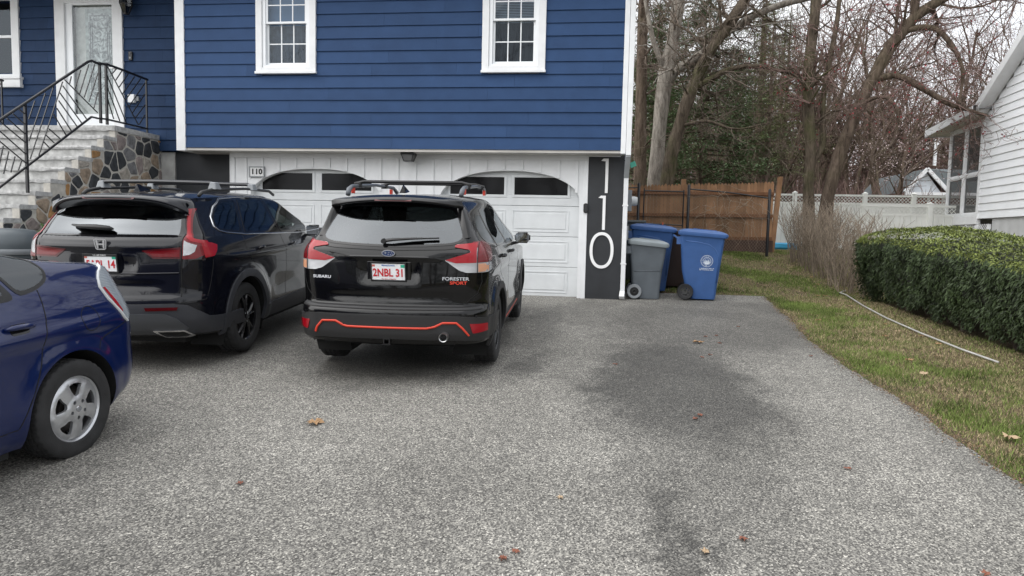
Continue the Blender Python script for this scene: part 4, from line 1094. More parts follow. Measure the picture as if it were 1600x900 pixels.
def wheel(car, y, zc, sx, xo, Ro, w, rim, kind, name='wheel'):
    """xo: lateral position of the tyre's outer face; sx: side sign"""
    root = empty(name, (sx*(xo-w/2), y, zc)); root.parent = car.root
    mb = MB(); tyre_mesh(mb, Ro, w, rim); mb.build('tyre', m_tyre, root, smooth=True)
    fo = w/2-.02
    T = lambda x, a, b: (sx*x, a, b)
    mb = MB()
    for (x0, x1, r0, r1) in ((-w*.3, fo-.05, rim-.004, rim-.012), (fo-.05, fo-.006, rim-.012, rim-.006), (fo-.006, fo+.004, rim-.006, rim+.004), (fo+.004, fo, rim+.004, rim+.010)):
        n = 48; k = len(mb.v)
        for j in range(n): a = 2*math.pi*j/n; mb.v += [T(x0, r0*math.cos(a), r0*math.sin(a)), T(x1, r1*math.cos(a), r1*math.sin(a))]
        for j in range(n): p = k+2*j; q = k+2*((j+1)%n); mb.f.append((p, p+1, q+1, q)); mb.m.append(0)
    matr = {'spoke_black': m_rimdark, 'spoke_grey': m_rimgrey, 'hubcap': m_rimsilv}[kind]
    mb.build('rim_barrel', matr if kind != 'hubcap' else m_rimsilv, root, smooth=True)
    mb = MB()
    mb.lathe([(0,-.06),(.155,-.06),(.155,-.045),(.09,-.045),(.09,-.01),(0,-.01)], 32, lambda p: T(fo-.03+p[2], p[0], p[1]))
    mb.lathe([(.155,-.09),(rim-.02,-.1)], 32, lambda p: T(fo-.03+p[2], p[0], p[1]))
    mb.build('brake_disc', m_disc, root, smooth=True)
    mb = MB()
    if kind == 'hubcap':
        outer = [(rim*.985*math.cos(2*math.pi*k/60), rim*.985*math.sin(2*math.pi*k/60)) for k in range(60)]; hl = []
        for k in range(5):
            a0 = R(72*k+22)
            h = [(.40,-11),(.60,-19),(.80,-20),(.82,-8),(.82,8),(.80,19),(.62,13),(.44,9)]
            hl.append(soften([(rim*r*math.cos(a0+R(d)), rim*r*math.sin(a0+R(d))) for r, d in h], .012))
        for k in range(5):
            a0 = R(72*k-14); c = (rim*.27*math.cos(a0), rim*.27*math.sin(a0)); hl.append([(c[0]+.0125*math.cos(R(45*j)), c[1]+.0125*math.sin(R(45*j))) for j in range(8)])
        vs, fs = tri_poly(outer, hl, (.02,.02)); k = len(mb.v)
        def dep(a, b):
            r = math.hypot(a, b)/rim; th = math.degrees(math.atan2(b, a)); d = (th-22) % 72; d = min(d, 72-d)   # 0 at opening centre
            base = .016-.026*max(0, r-.2)**1.5+(.010 if r < .36 else 0)
            return base+(.006 if d > 24 and .36 < r < .93 else 0)-(.012*sstep(r, .9, 1))
        top = [T(fo+dep(a, b), a, b) for a, b in vs]; low = [T(fo+dep(a, b)-.02, a, b) for a, b in vs]
        mb.add(top+low, fs+[tuple(len(vs)+i for i in f[::-1]) for f in fs]+[(e[0], e[1], e[1]+len(vs), e[0]+len(vs)) for e in [(f[i], f[(i+1)%len(f)]) for f in fs for i in range(len(f))] if e[::-1] not in {(f[i], f[(i+1)%len(f)]) for f in fs for i in range(len(f))}] if False else fs+[tuple(len(vs)+i for i in f[::-1]) for f in fs])
        es = {(f[i], f[(i+1)%len(f)]) for f in fs for i in range(len(f))}
        for a, b in es:
            if (b, a) not in es: mb.f.append((k+b, k+a, k+a+len(vs), k+b+len(vs))); mb.m.append(0)
        mb.build('hubcap', m_rimsilv, root, smooth=True)
        mb = MB(); mb.lathe([(0,.028),(.018,.028),(.024,.024),(.024,.01)], 20, lambda p: T(fo+p[2], p[0], p[1])); mb.build('centre_cap', m_chrome, root, smooth=True)
        mb = MB(); 
        for (rx, rz) in ((.020,.014),(.008,.014)):
            pts = [T(fo+.030, rx*math.cos(R(30*j)), rz*math.sin(R(30*j))) for j in range(13)]; mb.tube(pts, .0016, 5)
        pts = [T(fo+.030, .013*math.cos(R(30*j)), .005+.006*math.sin(R(30*j))) for j in range(13)]; mb.tube(pts, .0016, 5)
        mb.build('emblem', m_galv, root)
    else:
        n = 5 if kind == 'spoke_black' else 5
        for k in range(n):
            for dd in ((-13, 13) if kind == 'spoke_black' else (-9, 9)):
                a0 = R(360/n*k+90); a1 = a0+R(dd); ai = a0+R(dd*.35)
                for seg in range(5):
                    t0, t1 = seg/5, (seg+1)/5
                    def P(t, off):
                        r = rim*(.16+.83*t); a = ai+(a1-ai)*t; wv = (.020-.007*t); x = fo+.012-.018*(1-t)**2*0-.014*t*t
                        cx, cy = r*math.cos(a), r*math.sin(a); return (cx-math.sin(a)*off*wv, cy+math.cos(a)*off*wv, x)
                    q = [P(t0,-1),P(t0,1),P(t1,1),P(t1,-1)]; qi = [P(t0,-.35),P(t0,.35),P(t1,.35),P(t1,-.35)]
                    vs = [T(p[2]-.012, p[0], p[1]) for p in q]+[T(p[2], p[0], p[1]) for p in qi]+[T(p[2]-.035, p[0], p[1]) for p in q]
                    mb.add(vs, [(4,5,6,7),(0,1,5,4),(1,2,6,5),(2,3,7,6),(3,0,4,7),(0,3,11,8),(1,0,8,9),(2,1,9,10),(3,2,10,11)])
        mb.lathe([(0,.018),(.028,.018),(.034,.014),(.062,.008),(.066,-.01),(.066,-.03)], 30, lambda p: T(fo+p[2], p[0], p[1]))
        mb.build('spokes', matr, root, smooth=True)
        mb = MB()
        for k in range(5): a = R(72*k+54); mb.lathe([(0,.012),(.009,.012),(.009,-.002)], 8, lambda p: T(fo+p[2], p[0]+.046*math.cos(a), p[1]+.046*math.sin(a)))
        mb.build('lug_nuts', m_galv, root)
        mb = MB(); mb.lathe([(0,.021),(.022,.021),(.026,.017)], 20, lambda p: T(fo+p[2], p[0], p[1])); mb.build('centre_cap', m_rimgrey, root, smooth=True)
    return root

def liner(car, yc, zc, r, sg):
    mb = MB(); pts = arch_poly(yc, zc, r+.004, .15); n = len(pts); k = 0
    for y, z in pts:
        q = car.sk.q_side(y, max(z, car.sk.z0), sg); p = car.sk.S(q, z); x1 = sg*(abs(p[0])-.34)
        mb.v += [(p[0]-sg*.004, y, z), (x1, y, z)]
    for i in range(n-1): mb.f.append((2*i, 2*i+2, 2*i+3, 2*i+1)); mb.m.append(0)
    mb.f.append(tuple(2*i+1 for i in range(n))); mb.m.append(0)
    return mb.build('wheel_well', m_dark, car.root, smooth=True)

def rbox(mb, x0, x1, y0, y1, z0, z1, r=.03, lean=0):
    """rounded cushion"""
    bm = bmesh.new(); bmesh.ops.create_cube(bm, size=1); 
    for v in bm.verts: v.co = ((x0+x1)/2+v.co.x*(x1-x0), (y0+y1)/2+v.co.y*(y1-y0), (z0+z1)/2+v.co.z*(z1-z0))
    bmesh.ops.bevel(bm, geom=list(bm.edges), offset=r, segments=3, affect='EDGES', profile=.5)
    k = len(mb.v)
    for v in bm.verts: mb.v.append((v.co.x, v.co.y+lean*(v.co.z-z0), v.co.z))
    for f in bm.faces: mb.f.append(tuple(k+v.index for v in f.verts)); mb.m.append(0)
    bm.free()
m_seat = mat('dark_seat_fabric', (.022,.022,.024), .85, var=.2, vscale=6)
m_cabin = mat('dark_cabin', (.03,.03,.032), .8)
def interior(car, yr, yf, zf, zs, hw, belt, lhd=1):
    mb = MB()
    mb.box(-hw, hw, yr-.9, yf+1.3, zf-.02, zf)                     # floor
    mb.box(-hw, hw, yr-.75, yr+.05, zf+.001, zs-.02)                  # load bay block
    mb.build('cabin_floor', m_cabin, car.root)
    mb = MB()
    rbox(mb, -hw+.05, hw-.05, yr, yr+.16, zs, belt+.06, .05, -.22); rbox(mb, -hw+.05, hw-.05, yr+.1, yr+.6, zs-.1, zs+.06, .05)
    for x in (-.42, 0, .42): rbox(mb, x-.13, x+.13, yr-.16, yr-.06, belt+.05, belt+(.22 if x else .16), .035)
    mb.build('rear_seat', m_seat, car.root, smooth=True)
    for x in (-.37, .37):
        mb = MB(); rbox(mb, x-.25, x+.25, yf, yf+.15, zs, belt+.12, .05, -.25); rbox(mb, x-.25, x+.25, yf+.12, yf+.62, zs-.1, zs+.05, .05); rbox(mb, x-.14, x+.14, yf-.19, yf-.07, belt+.13, belt+.33, .04)
        mb.build('front_seat', m_seat, car.root, smooth=True)
    mb = MB(); rbox(mb, -hw, hw, yf+.85, yf+1.35, belt-.25, belt-.02, .05); mb.build('dashboard', m_cabin, car.root, smooth=True)
    mb = MB(); pts = [(-.37+.18*math.cos(R(15*k)), yf+.70-.05*math.sin(R(15*k)), belt-.02+.17*math.sin(R(15*k))) for k in range(25)]; mb.tube(pts, .014, 6); mb.bar((-.54,yf+.7,belt-.02),(-.2,yf+.7,belt-.02),.03,.02); mb.build('steering_wheel', m_cabin, car.root, smooth=True)

def paint_mat(name, col, flake=.0, rough=.22, metal=.0, refl=.5):
    m = bpy.data.materials.new(name); m.use_nodes = True; b = m.node_tree.nodes['Principled BSDF']
    b.inputs['Base Color'].default_value = (*col, 1); b.inputs['Metallic'].default_value = metal; b.inputs['Roughness'].default_value = rough
    b.inputs['Coat Weight'].default_value = .72 if col[2] < .02 else 1; b.inputs['Coat Roughness'].default_value = .025; b.inputs['Specular IOR Level'].default_value = refl
    t = m.node_tree; co = t.nodes.new('ShaderNodeTexCoord'); n = t.nodes.new('ShaderNodeTexNoise'); n.inputs['Scale'].default_value = 5; n.inputs['Detail'].default_value = 9; n.inputs['Roughness'].default_value = .7
    t.links.new(co.outputs['Object'], n.inputs['Vector']); mr = t.nodes.new('ShaderNodeMapRange'); mr.inputs['From Min'].default_value = .45; mr.inputs['From Max'].default_value = .8; mr.inputs['To Min'].default_value = .02; mr.inputs['To Max'].default_value = .12
    t.links.new(n.outputs['Fac'], mr.inputs['Value']); t.links.new(mr.outputs[0], b.inputs['Coat Roughness'])
    return m
m_pA = paint_mat('black_car_paint', (.003,.003,.0035), refl=.08); m_pB = paint_mat('blue_black_car_paint', (.004,.0045,.008), refl=.1); m_pP = paint_mat('deep_blue_car_paint', (.0022,.0105,.068), metal=.12, rough=.3, refl=.12)
m_clad = mat('black_bumper_plastic', (.018,.018,.019), .5, bump=.12, bscale=250)
m_cladB = mat('grey_bumper_plastic', (.033,.035,.042), .5, bump=.12, bscale=250)
m_trimg = mat('gloss_black_trim', (.006,.006,.007), .08)
m_gap = mat('panel_gap', (.001,.001,.001), .8)
def lens_mat(name, col, rough=.08, tr=0, bumpy=1):
    m = mat(name, col, .15, coat=.35, spec=.35)
    t = m.node_tree; b = t.nodes['Principled BSDF']; co = t.nodes.new('ShaderNodeTexCoord'); w = t.nodes.new('ShaderNodeTexWave'); w.inputs['Scale'].default_value = 30; w.bands_direction = 'Z'
    t.links.new(co.outputs['Object'], w.inputs['Vector']); bu = t.nodes.new('ShaderNodeBump'); bu.inputs['Strength'].default_value = .25*bumpy; bu.inputs['Distance'].default_value = .004; t.links.new(w.outputs['Fac'], bu.inputs['Height']); t.links.new(bu.outputs[0], b.inputs['Normal'])
    return m
m_lred = lens_mat('red_lens', (.14,.002,.005)); m_lredb = lens_mat('bright_red_lens', (.29,.003,.010)); m_lclr = lens_mat('clear_lens', (.55,.56,.58), bumpy=4); m_lclr.node_tree.nodes['Principled BSDF'].inputs['Metallic'].default_value = .55; m_lhaze = lens_mat('grey_glassy_lens', (.24,.27,.30), bumpy=2); m_ldark = lens_mat('dark_red_lens', (.07,.003,.005)); m_lamb = lens_mat('amber_lens', (.6,.30,.18))
m_gdark = glass_mat('tinted_car_glass', (.55,.6,.62), .22, rough=.012, gloss=1.0)
m_grearA = glass_mat('grey_rear_glass', (.5,.55,.58), .22, rough=.012, gloss=1.05)
m_grear = glass_mat('reflective_rear_glass', (.5,.55,.58), .16, rough=.012, gloss=1.35)
m_gclr = glass_mat('clear_car_glass', (.70,.84,.80), .6, rough=.012, gloss=.9)
m_plate = mat('licence_plate_white', (.75,.76,.78), .4, var=.05, vscale=20)
m_pltr = mat('licence_red', (.50,.02,.03), .4); m_pltb = mat('licence_blue', (.08,.18,.45), .4); m_pltg = mat('sticker_green', (.02,.35,.22), .4)

def licence_plate(car, z, y, text, frame_text=None, tilt=6, xo=0):
    pl = empty('licence_plate', (xo, y, z), (R(tilt), 0, 0)); pl.parent = car.root
    mb = MB(); mb.box(-.152, .152, -.002, .002, -.076, .076); mb.build('plate', m_plate, pl, bevel=.001)
    mb = MB(); frame(mb, -.163, .163, -.087, .087, .013, -.007, .004, wt=.013 if not frame_text else .024); mb.build('plate_frame', m_black if not frame_text else m_black, pl, bevel=.002)
    if frame_text:
        text_obj('frame_lettering', frame_text, .018, (0, -.0085, .0745), (R(90),0,0), mat('frame_text', (.6,.6,.6), .4), pl, ext=.0006, bold=.0004)
    t = text_obj('lettering', text, .088, (0, -.0035, -.012), (R(90),0,0), m_pltr, pl, ext=.0012, bold=.0022, sx=.80, space=1.0)
    d = t.dimensions; k = .272/max(t.data.vertices[0].co.x if False else (max(v.co.x for v in t.data.vertices)-min(v.co.x for v in t.data.vertices)), .01); t.scale = (k, 1.12, 1)
    text_obj('state_name', 'Massachusetts', .021, (0, -.0035, .058), (R(90),0,0), m_pltb, pl, ext=.0005, bold=.0003) if not frame_text else None
    text_obj('slogan', 'The Spirit of America', .015, (0, -.0035, -.066), (R(90),0,0), m_pltr, pl, ext=.0005)
    mb = MB(); mb.box(.113, .148, -.004, -.0025, .040, .066); mb.build('sticker', m_pltg, pl)
    mb = MB(); mb.box(-.148, -.122, -.004, -.0025, .045, .064); mb.build('sticker', mat('sticker_red', (.5,.15,.12), .4), pl)
    return pl

def mirror(car, x, y, z, sg, m=None):
    r = empty('wing_mirror', (sg*x, y, z)); r.parent = car.root
    mb = MB(); bm = bmesh.new(); bmesh.ops.create_cube(bm, size=1)
    for v in bm.verts:
        v.co = (sg*(.115+v.co.x*.21), v.co.y*.11+(.03 if v.co.x*sg > 0 else 0), v.co.z*.15+(.0 if v.co.x > 0 else 0)); 
        if v.co.y > .02: v.co.z *= .72; v.co.x = sg*(.115+(v.co.x*sg-.115)*.8)
    bmesh.ops.bevel(bm, geom=list(bm.edges), offset=.035, segments=4, affect='EDGES'); k = 0
    mb.v = [tuple(v.co) for v in bm.verts]; mb.f = [tuple(v.index for v in f.verts) for f in bm.faces]; mb.m = [0]*len(mb.f); bm.free()
    mb.build('housing', m or car.paint, r, smooth='all')
    mb = MB(); pts = soften([(sg*.03,-.055),(sg*.20,-.055),(sg*.205,.055),(sg*.03,.06)], .03)
    mb.prism(pts, 1, lambda a, b, t: (a, -.056-.004*t, b)); mb.build('mirror_glass', mat('mirror_glass', (.5,.52,.55), .03, metal=1), r)
    mb = MB(); mb.bar((-sg*.06, .02, -.075), (sg*.06, .0, -.06), .05, .035); mb.build('mirror_stalk', m_black, r, bevel=.008)
    return r
def door_handle(car, y, z, sg, L=.20, m=None):
    sk = car.sk; p = Vector(sk.S(sk.q_side(y, z, sg), z)); n = Vector(sk.N(sk.q_side(y, z, sg), z))
    pts = []; 
    for k in range(9):
        t = k/8; a = Vector(sk.S(sk.q_side(y-L/2+L*t, z, sg), z+.010*t)); pts.append(a+n*(.006+.030*math.sin(math.pi*t)**.5))
    mb = MB(); mb.tube(pts, [.008,.014,.016,.0165,.0165,.0165,.016,.014,.008], 8)
    h = mb.build('door_handle', m or car.paint, car.root, smooth='all')
    car.patch('handle_cup', 'side', [(y-L*.30,z-.03),(y+L*.28,z-.03),(y+L*.32,z),(y+L*.25,z+.03),(y-L*.28,z+.03),(y-L*.34,z)], m_trimg, h, off=.0015, th=.01, sg=sg, round_=.02)
    return h

def place_car(root, key):
    x, y, a, dz = POSE[key]; root.location = (x, y, .05*y+dz)
    # rotation: slope pitch (about world X) applied after heading
    root.rotation_mode = 'QUATERNION'
    root.rotation_quaternion = (Matrix.Rotation(math.atan(.05), 4, 'X') @ Matrix.Rotation(-a, 4, 'Z')).to_quaternion()
# ================================================================== centre car: black, orange-red trim
m_badge = mat('badge_silver', (.66,.67,.70), .32, metal=.85)
rootA = empty('parked_car', (0,0,0), label='black wagon-style SUV with orange-red bumper stripe parked in the middle, plate 2NBL 31', cat='car', group='cars parked in the driveway')
A = Car(SK_A, rootA, m_pA)
def mirrorx(poly): return [(-x, z) for x, z in poly]
rgA = soften([(-.66,1.285),(-.56,1.245),(-.31,1.228),(0,1.22),(.31,1.228),(.56,1.245),(.66,1.285),(.615,1.42),(.545,1.575),(.40,1.60),(0,1.605),(-.40,1.60),(-.545,1.575),(-.615,1.42)], .05)
sgA = [[(.50,1.30),(.62,1.235),(.98,1.19),(.99,1.50),(.75,1.50),(.56,1.42)],
       [(1.05,1.185),(1.74,1.165),(1.70,1.555),(1.30,1.555),(1.04,1.525)],
       [(1.81,1.162),(2.86,1.13),(2.72,1.24),(2.45,1.42),(2.20,1.54),(1.79,1.555)]]
holesA = [('rear', rgA, 1)]
for sg in (1, -1):
    for p in sgA: holesA.append(('side', soften(p, .04), sg))
    for yc in (.95, 3.62): holesA.append(('side', arch_poly(yc, .355, .405), sg))
    holesA.append(('q', [(sg*q, z) for q, z in ((4.06,1.22),(5.0,1.22),(5.0,1.56),(4.12,1.56))], sg))
A.body(holesA, extra_z=(.6,.66,.70,1.2,1.26))
A.roof(crown=.055)
for sg in (1, -1):
    for yc in (.95, 3.62): liner(A, yc, .355, .405, sg)
    A.patch('windscreen', 'q', [(sg*4.04,1.20),(sg*4.999,1.20),(sg*4.999,1.58),(sg*4.10,1.58)], m_gclr, off=.001, grid=(.1,.05))
    for i, p in enumerate(sgA):
        ps = soften(p, .04)
        c = (sum(a for a, b in p)/len(p), sum(b for a, b in p)/len(p)); big = [(c[0]+(a-c[0])*1.045, c[1]+(b-c[1])*1.07) for a, b in ps]; sm = [(c[0]+(a-c[0])*.97, c[1]+(b-c[1])*.95) for a, b in ps]
        w = A.patch('side_window', 'side', ps, m_gdark if i < 2 else m_gclr, off=.0015, th=.004, sg=sg)
        A.patch('window_seal', 'side', big, m_trimg, w, off=.003, th=.012, sg=sg, holes=[sm], grid=None)
    # black arch cladding and sill
    for yc in (.95, 3.62):
        outer = arc(yc, .355, .470, -12, 192); inner = arc(yc, .355, .404, -12, 192)
        A.patch('arch_cladding', 'side', outer+inner[::-1], m_clad, off=.014, th=.02, sg=sg, grid=None)
    A.patch('sill_cladding', 'side', [(1.36,.262),(3.20,.262),(3.16,.36),(3.14,.43),(2.9,.385),(1.7,.385),(1.42,.43),(1.40,.36)], m_clad, off=.016, th=.02, sg=sg)
    A.strip('sill_stripe', 'side', [(1.50,.345),(3.05,.345)], .022, m_red, off=.018, th=0, sg=sg)
    for path in ([(1.78,1.16),(1.80,.9),(1.80,.40)], [(.98,1.18),(1.06,.95),(1.34,.72),(1.42,.55)], [(2.90,1.13),(2.94,.9),(2.96,.45)]):
        A.strip('door_gap', 'side', path, .006, m_gap, off=.0008, sg=sg)
    A.strip('belt_trim', 'side', [(.60,1.205),(1.0,1.172),(1.8,1.148),(2.86,1.118)], .014, m_trimg, off=.005, sg=sg)
    door_handle(A, 1.27, 1.055, sg); door_handle(A, 2.10, 1.045, sg)
    for yc in (.95, 3.62): wheel(A, yc, .352, sg, .895, .352, .225, .222, 'spoke_grey')
mirror(A, .865, 2.78, 1.165, 1); mirror(A, .865, 2.78, 1.165, -1)
# rear glass
w = A.patch('rear_window', 'rear', rgA, m_grearA, off=.001, th=.004)
rgin = [(x*.985, 1.41+(z-1.41)*.955) for x, z in rgA]; rgout = [(x*1.02, 1.41+(z-1.41)*1.07) for x, z in rgA]
A.patch('rear_window_seal', 'rear', rgout, m_trimg, w, off=.003, th=.01, holes=[rgin], grid=None)
mb = MB(); mb.tube([(-.06,.125,1.255),(.03,.115,1.27),(.20,.135,1.282),(.30,.145,1.285)], [.018,.016,.012,.010], 6); mb.bar((.0,.118,1.273),(.44,.185,1.288),.022,.012); mb.lathe([(0,.03),(.022,.03),(.026,0)], 14, lambda p: (-.05+p[0], .13-p[2], 1.255+p[1]))
mb.build('rear_wiper', m_black, rootA, smooth=True)
# spoiler and its side fins
mb = MB(); n = 28
for i in range(n+1):
    t = -1+2*i/n; x = t*.625; e = abs(t)**4*1.6
    dz = -.045*t*t
    mb.v += [(x*.97, .47, 1.668+dz+.004), (x*.985, .36, 1.655+dz), (x, .255+.05*t*t+.06*e, 1.632+dz-.01*e), (x, .248+.05*t*t+.06*e, 1.618+dz-.01*e), (x*.985, .27+.05*t*t+.06*e, 1.607+dz-.01*e), (x*.97, .41+.02*e, 1.590+dz)]
for i in range(n):
    for a in range(5): k = 6*i+a; mb.f.append((k, k+6, k+7, k+1)); mb.m.append(0)
sp = mb.build('roof_spoiler', m_pA, rootA, smooth='all')
mb = MB(); mb.add([(-.17,.262,1.628),(.17,.262,1.628),(.17,.250,1.613),(-.17,.250,1.613),(-.17,.30,1.628),(.17,.30,1.628)], [(0,1,2,3),(0,4,5,1)]); mb.v = [(a,b-.004,c-.001) for a,b,c in mb.v]; mb.build('brake_light', m_ldark, sp)
for sg in (1, -1):
    vs = []; n = 12
    mb = MB()
    for i in range(n+1):
        t = i/n; z = 1.60-.30*t; q = SK_A.q_rear(sg*(.600+.085*t), z); p = Vector(SK_A.S(q, z)); b = .115*(1-t)**1.3
        q2 = SK_A.q_rear(sg*(.545+.110*t), z); p2 = Vector(SK_A.S(q2, z)); q3 = SK_A.q_rear(sg*(.66+.05*t), z+.01); p3 = Vector(SK_A.S(q3, z+.01))
        mb.v += [tuple(p2+Vector((0,-.004,0))), tuple(p+Vector((0,-b*.95-.006,.004))), tuple(p+Vector((sg*.016,-b*.88-.004,.004))), tuple(p3+Vector((sg*.004,0,0)))]
    for i in range(n):
        for a in range(3): k = 4*i+a; mb.f.append((k,k+4,k+5,k+1)); mb.m.append(0)
    mb.build('spoiler_fin', m_pA, rootA, smooth='all')
# tail lamps
for sg in (1, -1):
    X = lambda poly: [(sg*x, z) for x, z in poly]
    tl = A.patch('tail_light', 'rear', X([(.50,1.095),(.725,1.165),(.715,1.19),(.58,1.215),(.592,1.238),(.84,1.262),(.868,1.25),(.872,.985),(.70,.985),(.63,1.005)]), m_lclr, off=.007, th=.02, round_=.012)
    A.patch('red_lens', 'rear', X([(.505,1.096),(.725,1.165),(.715,1.19),(.58,1.213),(.592,1.235),(.770,1.256),(.778,1.075),(.60,1.07)]), m_lredb, tl, off=.0095, th=.004, round_=.008)
    A.patch('red_lens', 'rear', X([(.786,1.258),(.84,1.262),(.868,1.25),(.872,1.08),(.786,1.075)]), m_lred, tl, off=.0095, th=.004)
    A.patch('turn_lens', 'rear', X([(.792,1.065),(.868,1.068),(.868,.995),(.792,.993)]), m_lamb, tl, off=.009, th=.004)
    # lamp wrapping round onto the flank
    A.patch('side_lens', 'side', [(.24,1.262),(.42,1.268),(.60,1.225),(.60,1.17),(.50,1.08),(.24,1.075)], m_lred, tl, off=.0088, th=.02, sg=sg, round_=.03)
    A.patch('side_turn_lens', 'side', [(.24,1.068),(.46,1.07),(.42,.995),(.24,.99)], m_lclr, tl, off=.0085, th=.02, sg=sg, round_=.02)
    A.strip('lens_gap', 'rear', X([(.782,1.262),(.784,.985)]), .005, m_gap, tl, off=.0108)
# bumper
cl = A.patch('rear_bumper', 'q', [(-2.10,.375),(-1.5,.372),(-1,.385),(0,.395),(1,.385),(1.5,.372),(2.10,.375),(2.12,.56),(1.6,.585),(1,.605),(0,.612),(-1,.605),(-1.6,.585),(-2.12,.56)], m_clad, off=.012, th=.02, grid=(.05,.03))
A.strip('bumper_stripe', 'rear', [(-.672,.43),(-.655,.475),(-.60,.535),(-.47,.54),(-.40,.505),(-.36,.495),(.36,.495),(.43,.51),(.50,.545),(.62,.545),(.67,.50),(.725,.43)], .017, m_red, cl, off=.021, th=.002)
for sg in (1, -1):
    rf = A.patch('reflector', 'rear', [(sg*.73,.535),(sg*.865,.525),(sg*.865,.455),(sg*.755,.447)], m_lredb, off=.017, th=.01, round_=.008)
    for x in (.40, .79):
        z = .505 if x < .5 else .60
        q = SK_A.q_rear(sg*x, z); p = SK_A.S(q, z); mb = MB(); mb.lathe([(0,.016),(.010,.016),(.012,.008)], 14, lambda w_: (p[0]+w_[0], p[1]-w_[2]-.004, z+w_[1])); mb.build('parking_sensor', m_trimg, cl)
A.strip('bumper_step', 'q', [(-1.55,.672),(-1,.668),(0,.667),(1,.668),(1.55,.672)], .05, m_clad, off=.006, th=.02)
mb = MB()
for k in range(13):
    x = -.66+.11*k; mb.box(x-.005, x+.005, .012+.11*(x/.87)**2, .066+.11*(x/.87)**2, .676, .684)
pass
A.strip('hatch_gap', 'rear', [(-.82,1.0),(-.825,.90),(-.79,.80),(-.70,.715),(-.55,.692),(0,.688),(.55,.692),(.70,.715),(.79,.80),(.825,.90),(.82,1.0)], .007, m_gap, off=.001)
A.strip('hatch_gap', 'rear', [(-.70,1.215),(-.5,1.19),(0,1.175),(.5,1.19),(.70,1.215)], .006, m_gap, off=.001)
A.strip('hatch_bar', 'rear', [(-.36,1.115),(0,1.118),(.36,1.115)], .022, m_trimg, off=.006, th=.01)
# exhaust, tow hitch
mb = MB(); mb.lathe([(.033,-.02),(.038,-.025),(.040,-.02),(.038,.2),(.031,.2),(.030,-.015)], 24, lambda p: (.52+p[0], -.012+p[2], .425+p[1])); mb.build('exhaust_pipe', m_metal, rootA, smooth=True)
mb = MB(); frame(mb, -.03, .03, .335, .395, .009, .0, .16); mb.box(-.09,-.031,.06,.12,.35,.38); mb.box(.031,.12,.06,.12,.34,.37); mb.build('tow_hitch', m_black, rootA)
mb = MB(); mb.box(-.55, .55, .55, 4.3, .22, .40); mb.box(-.84, .84, 1.4, 3.2, .22, .345); mb.box(-.6,.6,.10,.56,.335,.44); mb.build('underbody', m_dark, rootA)
# emblem: oval with six stars
eb = empty('rear_emblem', (0, .085, 1.150), (R(8),0,0)); eb.parent = rootA
mb = MB(); n = 36
for (a_, b_, y) in ((.062,.031,0),(.060,.029,-.006),(.054,.0235,-.006),(.053,.023,-.002)): 
    for k in range(n): mb.v.append((a_*math.cos(2*math.pi*k/n), y, b_*math.sin(2*math.pi*k/n)))
for r_ in range(3):
    for k in range(n): mb.f.append((r_*n+k, r_*n+(k+1)%n, (r_+1)*n+(k+1)%n, (r_+1)*n+k)); mb.m.append(0)
mb.build('oval_ring', m_badge, eb)
mb = MB(); mb.prism([(.054*math.cos(2*math.pi*k/n), .0235*math.sin(2*math.pi*k/n)) for k in range(n)], 1, lambda a, b, t: (a, -.0025+.002*t, b)); mb.build('oval_field', mat('emblem_blue', (.02,.05,.16), .2, coat=1), eb)
mb = MB()
for cx, cz, r_ in ((-.026,.004,.017),(.006,.009,.009),(.030,.006,.009),(.000,-.009,.009),(.022,-.011,.009),(.040,-.006,.008)):
    pts = []
    for k in range(8): rr = r_ if k % 2 == 0 else r_*.25; pts.append((cx+rr*1.15*math.cos(R(45*k)), cz+rr*.8*math.sin(R(45*k))))
    mb.prism(pts, 1, lambda a, b, t: (a, -.0065+.0035*t, b))
mb.build('stars', m_badge, eb)
def badge(car, s, x, z, size, m, sx=1.25, y=None, bold=.0008):
    q = car.sk.q_rear(x, z); p = car.sk.S(q, z); n = car.sk.N(q, z)
    yaw = math.atan2(n[0], -n[1])
    return text_obj('badge_lettering', s, size, (p[0]+n[0]*.003, p[1]+n[1]*.003, p[2]), (R(84), 0, yaw), m, car.root, ext=.0015, bold=bold, sx=sx)
badge(A, 'SUBARU', -.63, .922, .036, m_badge, 1.35); badge(A, 'Bertera', -.63, .890, .022, m_galv, 1.3) if False else None
badge(A, 'FORESTER', .60, .930, .040, m_badge, 1.32); badge(A, 'SPORT', .625, .893, .038, m_red, 1.35)
licence_plate(A, .985, .085, '2NBL 31', None, 7)
mb = MB(); mb.box(-.20,.20,.105,.118,.875,1.075); mb.build('plate_recess', m_trimg, rootA, bevel=.01)
# windscreen sticker-like dealer text strip seen on the rear glass
# roof rails with orange-red feet, cross bars, fin aerial
mb2 = None
for sg in (1, -1):
    zr = 1.70
    mb = MB(); mb.tube([(sg*.555,.66,1.665),(sg*.56,.70,1.715),(sg*.56,.80,1.748),(sg*.56,1.6,1.775),(sg*.55,2.3,1.755),(sg*.54,2.42,1.70)], [.024,.026,.019,.016,.018,.024], 8); rail = mb.build('roof_rail', mat('rail_grey', (.10,.11,.125), .35), rootA, smooth='all')
    mb = MB(); mb.box(sg*.56-.012, sg*.56+.012, .80, .86, 1.68, 1.738); mb.box(sg*.56-.012, sg*.56+.012, 2.2, 2.27, 1.68, 1.738); mb.build('rail_foot_accent', m_red, rail, bevel=.005)
for y in (1.0, 1.95):
    mb = MB(); mb.tube([(-.60,y,1.775),(-.5,y,1.80),(.5,y,1.80),(.60,y,1.775)], .016, 8); 
    for sg in (1,-1): mb.box(sg*.56-.03, sg*.56+.03, y-.03, y+.03, 1.74, 1.785)
    mb.build('cross_bar', m_black, rootA, smooth=True)
